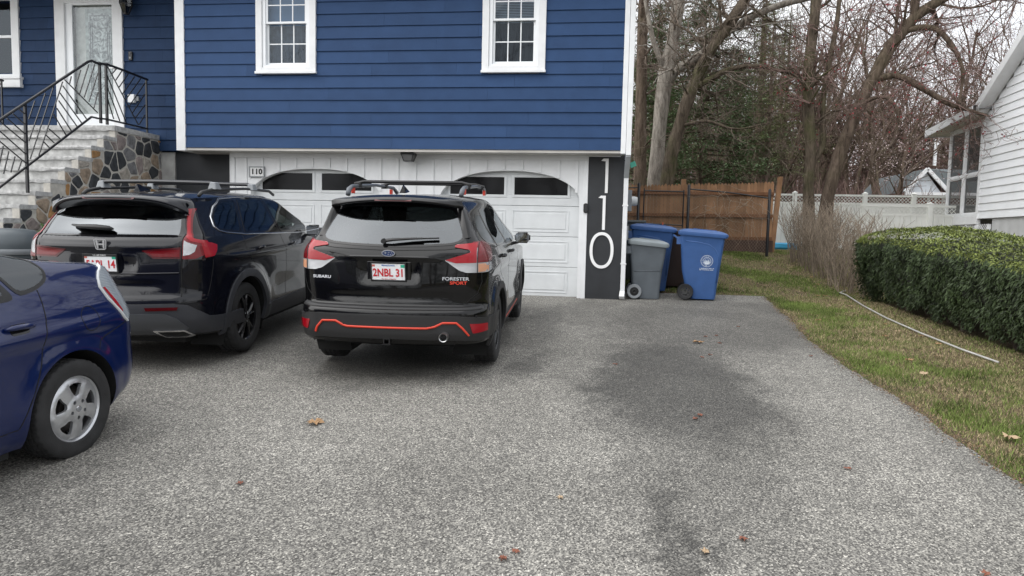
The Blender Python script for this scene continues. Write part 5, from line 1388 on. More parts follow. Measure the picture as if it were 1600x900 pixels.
mb = MB(); mb.add([(-.032,.60,1.685),(.032,.60,1.685),(.030,.76,1.70),(-.030,.76,1.70),(0,.615,1.765),(0,.64,1.768)], [(0,1,4),(1,2,5,4),(2,3,5),(3,0,4,5)]); mb.build('aerial_fin', m_pA, rootA, smooth=False)
interior(A, 1.35, 2.25, .42, .62, .74, 1.05)
place_car(rootA, 'A')
m_skid = mat('dark_skid_plate', (.055,.058,.064), .45)
# ================================================================== left car: blue-black crossover
rootB = empty('parked_car', (0,0,0), label='blue-black SUV with tall L-shaped red tail lights parked left of the other black SUV', cat='car', group='cars parked in the driveway')
B = Car(SK_B, rootB, m_pB)
rgB = soften([(-.685,1.262),(0,1.262),(.685,1.262),(.665,1.36),(.60,1.50),(.53,1.555),(0,1.575),(-.53,1.555),(-.60,1.50),(-.665,1.36)], .04)
sgB = [[(.69,1.345),(.76,1.298),(1.14,1.264),(1.36,1.60),(1.08,1.592),(.88,1.52),(.74,1.43)],
       [(1.215,1.25),(2.08,1.222),(2.07,1.603),(1.70,1.605),(1.44,1.598)],
       [(2.15,1.22),(3.14,1.185),(2.98,1.31),(2.74,1.47),(2.54,1.56),(2.14,1.602)]]
holesB = [('rear', rgB, 1)]
ZA = .372
for sg in (1, -1):
    for p in sgB: holesB.append(('side', soften(p, .045), sg))
    for yc in (1.03, 3.73): holesB.append(('side', arch_poly(yc, ZA, .43), sg))
    holesB.append(('q', [(sg*q, z) for q, z in ((4.06,1.24),(5.0,1.24),(5.0,1.59),(4.12,1.59))], sg))
B.body(holesB, extra_z=(.6,.68,.72,.95,1.23,1.27))
B.roof(crown=.05)
m_chromel = mat('satin_window_chrome', (.55,.56,.58), .22, metal=1)
for sg in (1, -1):
    for yc in (1.03, 3.73): liner(B, yc, ZA, .43, sg)
    B.patch('windscreen', 'q', [(sg*4.04,1.22),(sg*4.999,1.22),(sg*4.999,1.59),(sg*4.10,1.59)], m_gclr, off=.001, grid=(.1,.05))
    for i, p in enumerate(sgB):
        ps = soften(p, .045); c = (sum(a for a, b in p)/len(p), sum(b for a, b in p)/len(p))
        big = [(c[0]+(a-c[0])*1.05, c[1]+(b-c[1])*1.08) for a, b in ps]; sm = [(c[0]+(a-c[0])*.965, c[1]+(b-c[1])*.94) for a, b in ps]
        w = B.patch('side_window', 'side', ps, m_gdark if i < 2 else m_gclr, off=.0015, th=.004, sg=sg)
        B.patch('window_seal', 'side', big, m_trimg, w, off=.003, th=.012, sg=sg, holes=[sm], grid=None)
    B.strip('window_chrome', 'side', [(3.12,1.165),(2.1,1.200),(1.2,1.232),(.82,1.268),(.71,1.292),(.655,1.345),(.70,1.44),(.85,1.537),(1.07,1.612),(1.4,1.622),(1.7,1.625),(2.1,1.622),(2.52,1.585),(2.76,1.49),(3.04,1.31)], .016, m_chromel, off=.007, sg=sg)
    for yc in (1.03, 3.73):
        outer = arc(yc, ZA, .505, -12, 192); inner = arc(yc, ZA, .429, -12, 192)
        B.patch('arch_cladding', 'side', outer+inner[::-1], m_cladB, off=.014, th=.02, sg=sg, grid=None)
    B.patch('sill_cladding', 'side', [(1.45,.275),(3.32,.275),(3.26,.40),(3.24,.47),(1.5,.43),(1.50,.38)], m_cladB, off=.014, th=.02, sg=sg)
    for path in ([(2.08,1.215),(2.11,.95),(2.10,.47)], [(1.12,1.24),(1.09,1.08),(1.22,.93),(1.44,.80),(1.54,.62),(1.56,.46)], [(3.14,1.18),(3.16,.9),(3.16,.5)]):
        B.strip('door_gap', 'side', path, .006, m_gap, off=.0008, sg=sg)
    door_handle(B, 1.44, 1.065, sg); door_handle(B, 2.36, 1.055, sg)
    for yc in (1.03, 3.73): wheel(B, yc, .366, sg, .918, .366, .235, .236, 'spoke_black')
mirror(B, .86, 2.98, 1.20, 1); mirror(B, .86, 2.98, 1.20, -1)
w = B.patch('rear_window', 'rear', rgB, m_grear, off=.001, th=.004)
rgin = [(x*.985, 1.41+(z-1.41)*.96) for x, z in rgB]; rgout = [(x*1.015, 1.41+(z-1.41)*1.06) for x, z in rgB]
B.patch('rear_window_seal', 'rear', rgout, m_trimg, w, off=.003, th=.01, holes=[rgin], grid=None)
mb = MB(); mb.tube([(-.36,.205,1.350),(-.28,.18,1.335),(-.1,.15,1.332),(.03,.145,1.322),(.07,.15,1.31)], [.010,.022,.030,.026,.012], 8); mb.v = [(x,y*.999,1.33+(z-1.33)*.8) for x,y,z in mb.v]; mb.build('rear_wiper', m_black, rootB, smooth='all')
# spoiler
mb = MB(); n = 34
for i in range(n+1):
    t = -1+2*i/n; x = t*.675; e = abs(t)**5*1.8; dz = -.030*t*t-.03*e
    mb.v += [(x*.93, .52, 1.648+dz*.8), (x*.97, .36, 1.640+dz), (x, .20+.07*t*t+.06*e, 1.615+dz-.03*e), (x, .192+.07*t*t+.06*e, 1.600+dz-.03*e), (x*.99, .225+.07*t*t+.06*e, 1.585+dz-.03*e), (x*.96, .375, 1.535+dz)]
for i in range(n):
    for a in range(5): k = 6*i+a; mb.f.append((k, k+6, k+7, k+1)); mb.m.append(0)
sp = mb.build('roof_spoiler', m_pB, rootB, smooth='all')
mb = MB(); mb.add([(-.26,.202,1.608),(.26,.202,1.608),(.24,.196,1.590),(-.24,.196,1.590)], [(0,1,2,3)]); mb.v=[(a,b-.006+.07*(a/.7)**2,c) for a,b,c in mb.v]; mb.build('brake_light', m_ldark, sp)
for sg in (1, -1):
    X = lambda poly: [(sg*x, z) for x, z in poly]
    # tall strip beside the glass, kinked out to the corner, and the inner piece on the hatch
    tl = B.patch('tail_light', 'rear', X([(.625,1.53),(.662,1.53),(.735,1.30),(.775,1.228),(.868,1.20),(.872,1.09),(.80,1.045),(.705,1.045),(.705,1.275)]), m_lred, off=.007, th=.02, round_=.008)
    B.patch('clear_lens', 'rear', X([(.712,1.215),(.735,1.20),(.80,1.17),(.79,1.11),(.76,1.085),(.712,1.075)]), m_lclr, tl, off=.009, th=.004)
    B.patch('bright_lens', 'rear', X([(.635,1.52),(.650,1.52),(.728,1.29),(.765,1.235),(.866,1.195),(.866,1.17),(.76,1.205),(.713,1.25),(.706,1.285)]), m_lredb, tl, off=.0095, th=.004)
    B.patch('side_lens', 'side', [(.30,1.195),(.44,1.185),(.53,1.160),(.49,1.105),(.42,1.062),(.30,1.052)], m_lredb, tl, off=.0085, th=.02, sg=sg, round_=.006)
    B.patch('inner_lens', 'rear', X([(.36,1.125),(.695,1.155),(.695,1.05),(.46,1.05)]), m_ldark, tl, off=.006, th=.012, round_=.01)
    B.patch('inner_red', 'rear', X([(.395,1.115),(.685,1.135),(.685,1.065),(.47,1.066)]), m_lred, tl, off=.0085, th=.004)
    B.patch('lamp_surround', 'q', [(sg*q, z) for q, z in ((1.05,1.035),(1.6,1.030),(2.10,1.075),(2.16,1.15),(2.125,1.235),(1.95,1.25),(1.55,1.50),(1.42,1.56),(1.30,1.56),(1.10,1.3))], m_trimg, tl, off=.0035, th=.012)
    B.strip('lens_gap', 'rear', X([(.70,1.28),(.70,.70)]), .006, m_gap, off=.009)
# hatch details
B.strip('hatch_crease', 'rear', [(-.68,.918),(0,.905),(.68,.918)], .012, m_pB, off=.008, th=.01)
B.strip('hatch_gap', 'q', [(-1.9,1.03),(-1.7,.66),(-1,.635),(0,.630),(1,.635),(1.7,.66),(1.9,1.03)], .007, m_gap, off=.001)
B.patch('plate_recess', 'rear', [(-.345,.93),(.345,.93),(.32,1.115),(-.32,1.115)], m_pB, off=.002, th=.01, round_=.03)
licence_plate(B, 1.005, .045, '5ABL 14', 'U.S. AIR FORCE', 5)
eb = empty('rear_emblem', (0, .062, 1.178), (R(6),0,0)); eb.parent = rootB
mb = MB(); o_ = soften([(-.055,.045),(.055,.045),(.044,-.045),(-.044,-.045)], .018, 4); i_ = soften([(-.0475,.038),(.0475,.038),(.038,-.038),(-.038,-.038)], .014, 4); n = len(o_)
for y, pl_ in ((0,o_),(-.008,o_),(-.008,i_),(0,i_)): mb.v += [(a,y,b) for a,b in pl_]
for r_ in range(3):
    for k in range(n): mb.f.append((r_*n+k, r_*n+(k+1)%n, (r_+1)*n+(k+1)%n, (r_+1)*n+k)); mb.m.append(0)
for sx in (1,-1): mb.prism([(sx*.0385,.034),(sx*.024,.034),(sx*.0185,.006),(sx*.0165,.006),(sx*.0165,-.006),(sx*.0185,-.006),(sx*.0195,-.034),(sx*.031,-.034)][::sx], 1, lambda a,b,t:(a,-.008+.006*t,b))
mb.box(-.0168,.0168,-.0078,-.002,-.006,.006)
mb.build('letter_badge', m_badge, eb); eb.scale = (1.12,1,1.12)
# bumper
bp = B.patch('rear_bumper', 'q', [(-2.13,.325),(-1,.335),(0,.335),(1,.335),(2.13,.325),(2.12,.475),(1.75,.50),(1.35,.62),(1.1,.635),(0,.63),(-1.1,.635),(-1.35,.62),(-1.75,.50),(-2.12,.475)], m_cladB, off=.010, th=.02, grid=(.05,.03))
B.patch('bumper_insert', 'rear', [(-.60,.345),(.60,.345),(.735,.40),(.66,.50),(.56,.545),(-.56,.545),(-.66,.50),(-.735,.40)], m_skid, bp, off=.020, th=.012, round_=.02)
for sg in (1, -1):
    B.patch('reflector', 'rear', [(sg*.40,.602),(sg*.68,.606),(sg*.67,.577),(sg*.41,.572)], m_ldark, bp, off=.017, th=.006)
    ex = B.patch('exhaust_finisher', 'rear', [(sg*.43,.395),(sg*.70,.395),(sg*.745,.335),(sg*.69,.315),(sg*.50,.315)], m_chrome, bp, off=.030, th=.03, round_=.014, holes=[soften([(sg*.47,.383),(sg*.685,.383),(sg*.715,.345),(sg*.68,.328),(sg*.51,.328)],.008)], grid=None)
    B.patch('exhaust_void', 'rear', [(sg*.45,.39),(sg*.70,.39),(sg*.73,.335),(sg*.69,.32),(sg*.50,.32)], m_gap, bp, off=.022, th=.005)
mb = MB(); mb.box(-.6, .6, .35, 4.4, .22, .34); mb.box(-.85,.85,1.55,3.2,.23,.30); mb.build('underbody', m_dark, rootB)
for sg in (1, -1):
    mb = MB(); mb.tube([(sg*.60,.72,1.63),(sg*.60,.78,1.665),(sg*.60,1.0,1.695),(sg*.595,1.8,1.715),(sg*.58,2.5,1.695),(sg*.57,2.65,1.65)], [.018,.020,.016,.015,.016,.018], 8); mb.build('roof_rail', m_black, rootB, smooth='all')
for y in (1.05, 1.95):
    mb = MB(); vs = [(-.62,y,1.745),(-.55,y,1.765),(0,y,1.772),(.55,y,1.765),(.62,y,1.745)]
    mb.tube(vs, .020, 8); mb.v = [(a, y+(b-y)*1.9, c) for a,b,c in mb.v]
    cb = mb.build('cross_bar', mat('bar_grey', (.035,.036,.04), .4), rootB, smooth=True)
    for sg in (1,-1): mb = MB(); mb.add([(sg*.555,y-.06,1.70),(sg*.645,y-.06,1.70),(sg*.645,y+.07,1.70),(sg*.555,y+.07,1.70),(sg*.575,y-.04,1.775),(sg*.63,y-.04,1.77),(sg*.63,y+.04,1.77),(sg*.575,y+.04,1.775)],[(0,1,5,4),(1,2,6,5),(2,3,7,6),(3,0,4,7),(4,5,6,7)]); mb.build('bar_foot', m_galv, cb, bevel=.008)
mb = MB(); mb.add([(-.035,.66,1.66),(.035,.66,1.66),(.032,.84,1.68),(-.032,.84,1.68),(0,.665,1.735),(0,.70,1.74)], [(0,1,4),(1,2,5,4),(2,3,5),(3,0,4,5)]); mb.build('aerial_fin', m_pB, rootB)
interior(B, 1.55, 2.45, .42, .64, .74, 1.12)
place_car(rootB, 'B')
# ================================================================== blue hatchback at the left edge
rootP = empty('parked_car', (0,0,0), label='shiny dark blue hatchback cut off by the left edge of the photo', cat='car', group='cars parked in the driveway')
P_ = Car(SK_P, rootP, m_pP)
sgP = [[(.885,1.205),(.91,1.15),(1.01,1.112),(1.15,1.09),(1.32,1.37),(1.18,1.37),(1.02,1.325),(.905,1.25)],
       [(1.21,1.082),(2.10,1.06),(2.10,1.39),(1.80,1.41),(1.39,1.39)],
       [(2.18,1.055),(3.12,1.01),(2.75,1.25),(2.50,1.36),(2.18,1.39)]]
holesP = []
for sg in (1, -1):
    for p in sgP: holesP.append(('side', soften(p, .05), sg))
    for yc in (.86, 3.56): holesP.append(('side', arch_poly(yc, .320, .375), sg))
    holesP.append(('q', [(sg*q, z) for q, z in ((4.05,1.12),(5.0,1.12),(5.0,1.42),(4.12,1.42))], sg))
rgP = soften([(-.56,1.24),(.56,1.24),(.46,1.45),(-.46,1.45)], .04)
P_.body(holesP, extra_z=(.6,.98,1.08,1.13,1.18,1.21,1.24))
P_.roof(crown=.02)
P_.patch('rear_window', 'rear', rgP, mat('dark_hatch_glass', (.01,.012,.015), .05), off=.004, th=.004)
for sg in (1, -1):
    for yc in (.86, 3.56): liner(P_, yc, .320, .375, sg)
    P_.patch('windscreen', 'q', [(sg*4.03,1.07),(sg*4.999,1.07),(sg*4.999,1.42),(sg*4.10,1.42)], m_gclr, off=.001, grid=(.1,.05))
    for i, p in enumerate(sgP):
        ps = soften(p, .05); c = (sum(a for a, b in p)/len(p), sum(b for a, b in p)/len(p))
        big = [(c[0]+(a-c[0])*1.06, c[1]+(b-c[1])*1.10) for a, b in ps]; sm = [(c[0]+(a-c[0])*.95, c[1]+(b-c[1])*.92) for a, b in ps]
        w = P_.patch('side_window', 'side', ps, m_gclr, off=.0015, th=.004, sg=sg)
        P_.patch('window_seal', 'side', big, m_black, w, off=.003, th=.012, sg=sg, holes=[sm], grid=None)
    tl = P_.patch('tail_light', 'side', [(.29,1.195),(.37,1.19),(.43,1.15),(.465,1.11),(.485,1.055),(.45,.97),(.395,.90),(.35,.83),(.31,.80),(.25,.84),(.20,.92),(.19,1.0),(.20,1.12)], m_lhaze, off=.012, th=.02, sg=sg, round_=.015)
    P_.patch('red_lens', 'side', [(.472,1.045),(.452,1.048),(.41,.97),(.365,.88),(.37,.865),(.42,.935)], m_lredb, tl, off=.0145, th=.004, sg=sg)
    P_.strip('lamp_edge', 'side', [(.37,1.193),(.433,1.153),(.470,1.11),(.490,1.055),(.455,.967),(.40,.895),(.353,.825),(.31,.795)], .012, mat('pale_lamp_edge', (.6,.62,.64), .2), tl, off=.013, sg=sg)
    # door and bumper gaps
    P_.strip('door_gap', 'side', [(1.005,1.10),(1.009,1.015),(1.03,.92),(1.075,.815),(1.12,.667),(1.185,.528),(1.24,.429),(1.295,.325)], .007, m_gap, off=.001, sg=sg)
    P_.strip('door_gap', 'side', [(2.14,1.03),(2.17,.8),(2.14,.33)], .007, m_gap, off=.001, sg=sg)
    P_.strip('bumper_gap', 'side', [(.32,.80),(.413,.77),(.539,.736),(.60,.712),(.632,.66)], .006, m_gap, off=.001, sg=sg)
    P_.strip('sill_gap', 'side', [(1.30,.322),(3.1,.30)], .006, m_gap, off=.001, sg=sg)
    door_handle(P_, 1.24, .903, sg, .21)
    door_handle(P_, 2.26, .885, sg, .21)
    for yc in (.86, 3.56): wheel(P_, yc, .317, sg, .872, .317, .195, .205, 'hubcap')
fc = [(.675+.076*math.cos(R(12*k)), .872+.080*math.sin(R(12*k))) for k in range(31)]
P_.strip('fuel_door', 'side', fc, .005, m_gap, off=.001, sg=-1)
P_.strip('hatch_gap', 'rear', [(-.74,.70),(0,.69),(.74,.70)], .006, m_gap, off=.001)
mb = MB(); mb.box(-.58, .58, .35, 4.2, .15, .26); mb.box(-.78,.78,1.3,3.1,.15,.22); mb.build('underbody', m_dark, rootP)
mirror(P_, .84, 3.0, 1.05, -1); mirror(P_, .84, 3.0, 1.05, 1)
interior(P_, 1.35, 2.2, .32, .50, .68, .92)
licence_plate(P_, .86, -.012, '', None, 5) if False else None
place_car(rootP, 'P')
# ------------------------------------------------------------------ wheelie bins
m_binb = mat('blue_bin_plastic', (.038,.098,.265), .42, var=.10, vscale=5, bump=.06, bscale=60)
m_bing = mat('grey_bin_plastic', (.10,.115,.13), .5, var=.12, vscale=5, bump=.06)
m_bingl = mat('pale_grey_lid', (.22,.25,.265), .5, var=.12, vscale=4)
m_binbr = mat('brown_bin_plastic', (.045,.028,.024), .5, var=.12)
m_decal = mat('white_decal', (.62,.68,.76), .5)
def wheelie_bin(loc, yaw, lab, mb_, ml, H_=1.13, D=.80, W=.66, spoke=True, decal=False, step=True, group=None, lean=0):
    """local x: from the wheels (x=0) to the front; y: width, z up"""
    r = empty('wheelie_bin', loc, (0, lean, yaw), lab, 'wheelie bin', group)
    hb_ = H_-.11
    # shell: loft of rounded rectangles
    prof = [(.10,.075,.66,.235),(.16,.07,.665,.24),(.50,.045,.70,.275),(hb_*.72,.02,.735,.30),(hb_*.80,.015,.745,.315),(hb_*.985,-.005,.775,.33),(hb_,-.025,.785,.345)]
    k = D/.80; mb = MB(); n = 28
    def ring(z, xa, xb, hw, rad=.055):
        pts = []
        for cx, cy, a0 in ((xb*k-rad, hw-rad, 0), (xa*k+rad, hw-rad, 90), (xa*k+rad, -hw+rad, 180), (xb*k-rad, -hw+rad, 270)):
            for i in range(7): a = R(a0+15*i); pts.append((cx+rad*math.cos(a), cy+rad*math.sin(a), z))
        return pts
    prof = [(.0,.20,.655,.23),(.03,.19,.66,.235)]+prof[1:] if not spoke else [(.012,.22,.64,.22),(.10,.20,.655,.235),(.17,.12,.66,.24)]+prof[2:]
    rings = [ring(z, a, b, hw*W/.66) for z, a, b, hw in prof]
    for rg in rings: mb.v += rg
    for j in range(len(rings)-1):
        for i in range(n): mb.f.append((j*n+i, j*n+(i+1)%n, (j+1)*n+(i+1)%n, (j+1)*n+i)); mb.m.append(0)
    mb.f.append(tuple(range(n-1,-1,-1))); mb.m.append(0)
    mb.build('bin_body', mb_, r, smooth=True)
    # raised arch rib on the broad side
    mb = MB()
    hy = lambda z: (.24+(.33-.24)*(z-.16)/(hb_-.16))*W/.66
    for sy in (1, -1):
        pts = [(x*k, sy*(hy(z)-.003), z) for x, z in ((.10,hb_*.90),(.30,hb_*.885),(.50,hb_*.85),(.60,hb_*.79),(.655,hb_*.70),(.66,hb_*.55),(.65,.3))]
        mb.tube(pts, .012, 6) if H_ > 1.05 else mb.tube([(.10*k, sy*(hy(hb_*.5)-.004), hb_*.5),(.66*k, sy*(hy(hb_*.5)-.004), hb_*.52)], .009, 6)
    mb.build('side_rib', mb_, r, smooth='all')
    # lid: overhanging dome, handle bar at the hinge end
    mb = MB(); lw = .355*W/.66
    L = [(hb_-.035,-.035,.805,lw),(hb_+.0,-.045,.825,lw+.012),(hb_+.028,-.04,.82,lw+.010),(hb_+.05,.0,.79,lw-.02),(hb_+.075,.08,.70,lw-.09),(hb_+.082,.16,.60,lw-.16)]
    rr_ = [ring(z, a, b, hw, .06) for z, a, b, hw in L]
    for rg in rr_: mb.v += [(x, y, z-.055*(x/D-.5)*(1 if z > hb_-.04 else 0)) for x, y, z in rg]
    for j in range(len(rr_)-1):
        for i in range(n): mb.f.append((j*n+i, j*n+(i+1)%n, (j+1)*n+(i+1)%n, (j+1)*n+i)); mb.m.append(0)
    mb.f.append(tuple((len(rr_)-1)*n+i for i in range(n))); mb.m.append(0)
    ld = mb.build('lid', ml, r, smooth=True)
    mb = MB(); 
    for y in (-.22*W/.66, 0, .22*W/.66): mb.bar((.22*k,y,hb_+.088+.01),(.62*k,y,hb_+.066),.03,.012)
    mb.build('lid_rib', ml, ld, bevel=.004)
    mb = MB(); hw = .28*W/.66; mb.tube([(-.02,-hw,hb_-.09),(-.10,-hw,hb_-.03),(-.11,-hw+.03,hb_-.02),(-.11,hw-.03,hb_-.02),(-.10,hw,hb_-.03),(-.02,hw,hb_-.09)], .016, 8)
    for y in (-hw, hw): mb.box(-.06,.03,y-.012,y+.012,hb_-.17,hb_-.04)
    mb.build('handle', mb_, r, smooth=True)
    wr = .135 if H_ > 1.05 else .125
    for sy in (1, -1):
        y0 = sy*(.30*W/.66); wl = empty('wheel', (.12*k, y0, wr)); wl.parent = r
        mb = MB(); mb.lathe([(wr*.60,-.028),(wr*.93,-.032),(wr,-.02),(wr,.02),(wr*.93,.032),(wr*.60,.028),(wr*.60,-.028)], 30, lambda p: (p[0], p[2], p[1])); mb.build('tyre', m_black if spoke else m_galv, wl, smooth=True)
        mb = MB(); mb.lathe([(.02,-.03),(.03,-.034),(.03,.034),(.02,.034)], 16, lambda p: (p[0], p[2], p[1]))
        mb.lathe([(wr*.60,-.02),(wr*.52,-.02),(wr*.52,.02),(wr*.60,.02)], 30, lambda p: (p[0], p[2], p[1]))
        if spoke:
            for q in range(8): a = R(45*q); mb.bar((.02*math.cos(a),0,.02*math.sin(a)),(wr*.58*math.cos(a),0,wr*.58*math.sin(a)),.016,.03)
        else: mb.lathe([(0,-.012),(wr*.55,-.006),(wr*.55,.006),(0,.012)], 24, lambda p: (p[0], p[2], p[1]))
        mb.build('hub', mat('bin_hub', (.05,.05,.052), .4) if spoke else m_black, wl, smooth=True)
    mb = MB(); mb.tube([(.12*k,-.29*W/.66,wr),(.12*k,.29*W/.66,wr)], .012, 8); mb.build('axle', m_galv, r)
    if decal:
        dd = empty('seal_decal', (.45, -(hy(.66)+.0055), .665), (math.atan2(.09*W/.66, hb_-.16)*1.0*1, 0, 0)); dd.parent = r
        def pl(poly, y0=-.001): return lambda a, b, t: (a, y0+.001*t, b)
        mb = MB(); N = 40
        def ringp(r0, r1, y):
            k_ = len(mb.v)
            for i in range(N): a = 2*math.pi*i/N; mb.v.extend([(r0*math.cos(a), y, r0*math.sin(a)), (r1*math.cos(a), y, r1*math.sin(a))])
            for i in range(N): p = k_+2*i; q = k_+2*((i+1)%N); mb.f.append((p, p+1, q+1, q)); mb.m.append(0)
        ringp(.094, .100, -.002); ringp(.058, .064, -.002)
        for i in range(30):
            if i % 8 == 7: continue
            a = R(12*i+6); c, s_ = math.cos(a), math.sin(a); mb.bar((.070*c,-.002,.070*s_),(.088*c,-.002,.088*s_),.007,.0015)
        # hill with two flanking trees inside
        mb.prism([(-.05,-.018),(.05,-.018),(.045,-.032),(.025,-.05),(0,-.055),(-.025,-.05),(-.045,-.032)], 1, lambda a,b,t:(a,-.002+.001*t,b))
        for sx in (1,-1): mb.prism([(sx*.044,-.014),(sx*.030,.03),(sx*.018,-.014)], 1, lambda a,b,t:(a,-.002+.001*t,b))
        mb.prism([(-.014,-.014),(.014,-.014),(.012,.004),(0,.016),(-.012,.004)], 1, lambda a,b,t:(a,-.002+.001*t,b))
        for i in range(7): a = R(20+23*i); mb.bar((.02*math.cos(a),-.002,.012+.02*math.sin(a)),(.036*math.cos(a),-.002,.012+.036*math.sin(a)),.006,.0015)
        mb.build('seal', m_decal, dd)
        mb = MB(); x = -.115
        r5 = random.Random(4)
        for row, z in enumerate((-.125,-.150)):
            x = -.115+.0*row
            while x < .115:
                w_ = r5.uniform(.006,.013); mb.box(x, x+w_, -.002, -.001, z-.006, z+r5.uniform(.004,.008)); x += w_+r5.choice([.003,.003,.004,.012])
        mb.build('lettering_lines', m_decal, dd)
    return r
BY = 12.22
wheelie_bin((1.40, 12.35, gz(0,12.35)+.005), R(-7), 'blue wheelie bin with a round white seal on its side, right of the other bins', m_binb, m_binb, 1.22, .76, .66, decal=True, group='blue wheelie bins')
wheelie_bin((.60, 13.05, gz(0,13.05)+.005), R(-4), 'blue wheelie bin standing behind the grey bin, against the house corner', m_binb, m_binb, 1.24, .78, .66, group='blue wheelie bins')
wheelie_bin((.52, 12.20, gz(0,12.2)+.005), R(0), 'smaller grey wheelie bin with a pale grey lid beside the downspout', m_bing, m_bingl, 1.05, .64, .52, spoke=False)
wheelie_bin((.98, 13.6, gz(0,13.6)+.005), R(-4), 'dark brown wheelie bin half hidden between the blue bins', m_binbr, m_binbr, 1.15, .78, .66)

# ------------------------------------------------------------------ electric meter boxes on the side wall
mt = empty('meter_box', (.36, 12.6, 1.2), label='grey electric meter boxes and conduit on the side wall behind the downspout', cat='meter box')
mb = MB(); mb.box(.322,.545,12.45,12.62,2.12,2.49); wb(mb, 'panel_box', m_galv, mt, bevel=.006)
mb = MB(); mb.box(.322,.50,12.45,12.60,1.60,1.86); wb(mb, 'lower_box', mat('light_grey_box', (.42,.43,.44), .5), mt, bevel=.006)
mb = MB(); mb.tube([(.42,12.53,2.49),(.42,12.53,4.9),(.35,12.53,5.2)], .035, 10); mb.tube([(.43,12.53,2.12),(.43,12.53,1.86)], .03, 10); mb.tube([(.40,12.53,1.60),(.40,12.53,.55)], .022, 8); wb(mb, 'conduit', m_galv, mt, smooth=True)
mb = MB(); mb.lathe([(.085,.0),(.085,.05),(.07,.10),(0,.105)], 24, lambda p: (.546+p[2], 12.535+p[0], 2.30+p[1])); wb(mb, 'meter_dial', mat('meter_glass', (.5,.52,.53), .15), mt, smooth=True)
bx = empty('utility_box', (.40, 13.5, .75), label='low dark green cabinet against the side wall behind the bins', cat='cabinet')
mb = MB(); mb.box(.33, .88, 14.2, 14.9, .80, 1.95); wb(mb, 'cabinet', mat('dark_grey_green', (.06,.07,.07), .5), bx, bevel=.01)
mb = MB(); mb.box(.33, .92, 14.15, 14.95, 1.952, 2.0); wb(mb, 'cabinet_lid', mat('dark_grey_green_lid', (.09,.10,.10), .5), bx, bevel=.01)
fl = empty('floodlight', (.34, YF+.35, 2.9), label='tiny green glass corner light high on the house corner', cat='light')
mb = MB(); mb.bar((.33,YF+.3,2.96),(.47,YF+.28,2.88),.016); wb(mb, 'arm', m_black, fl)
mb = MB(); mb.add([(.48,YF+.2,2.80),(.57,YF+.2,2.84),(.54,YF+.2,2.92),(.45,YF+.2,2.88),(.48,YF+.26,2.80),(.57,YF+.26,2.84),(.54,YF+.26,2.92),(.45,YF+.26,2.88)],[(0,1,2,3),(4,7,6,5),(0,4,5,1),(1,5,6,2),(2,6,7,3),(3,7,4,0)]); wb(mb, 'lamp_head', mat('green_glass', (.05,.30,.22), .15), fl)

# ------------------------------------------------------------------ brown stockade fence with chain link in front
m_wood = mat('stained_cedar', (.27,.15,.08), .75, var=.28, vscale=2.2, bump=.3, bscale=18, island=.22, spec=.25)
m_wood2 = mat('stained_rail', (.17,.08,.04), .75, var=.25, vscale=4, spec=.25)
fc = empty('wooden_fence', (2.7, 19.6, 1.3), label='brown wooden picket fence closing the yard behind the bins', cat='fence')
FY0, FY1 = 19.2, 19.9
fx0, fx1 = .36, 4.66
fy = lambda x: 19.35+.10*(x-.4)
mb = MB(); x = fx0
while x < fx1:
    w_ = .083; y = fy(x)+rnd.uniform(-.006,.006); zt = 3.06+.045*(x-fx0)*.9+rnd.uniform(-.02,.02); zb0 = gz(x, y)+.28
    poly = [(x,zb0),(x+w_,zb0),(x+w_,zt-.05),(x+w_*.68,zt),(x+w_*.32,zt),(x,zt-.05)]
    mb.prism(poly, 1, lambda a, b, t, y=y: (a, y+.018*t, b)); x += w_+.007
wb(mb, 'pickets', m_wood, fc)
for dz_, nm in ((1.55,0),(.95,1),(.33,2)):
    mb = MB(); mb.bar((fx0,fy(fx0)-.045,1.32+dz_),(fx1+.02,fy(fx1)-.045,1.36+dz_),.06,.09); wb(mb, 'rail', m_wood2, fc, bevel=.005)
mb = MB(); mb.box(fx0, fx1, 19.50, 19.53, 1.18, 1.64); wb(mb, 'base_board', mat('dark_base_board', (.07,.04,.03), .85, var=.3), fc)
for x, ht, ln_ in ((2.24, 3.26, 0), (4.70, 3.38, .14)):
    mb = MB(); mb.add([(x-.06,fy(x)-.02,1.2),(x+.06,fy(x)-.02,1.2),(x+.06,fy(x)+.1,1.2),(x-.06,fy(x)+.1,1.2),(x-.06+ln_,fy(x)-.02,ht),(x+.06+ln_,fy(x)-.02,ht),(x+.06+ln_,fy(x)+.1,ht),(x-.06+ln_,fy(x)+.1,ht)],[(0,3,2,1),(4,5,6,7),(0,1,5,4),(1,2,6,5),(2,3,7,6),(3,0,4,7)]); wb(mb, 'post', m_wood, fc, bevel=.006)
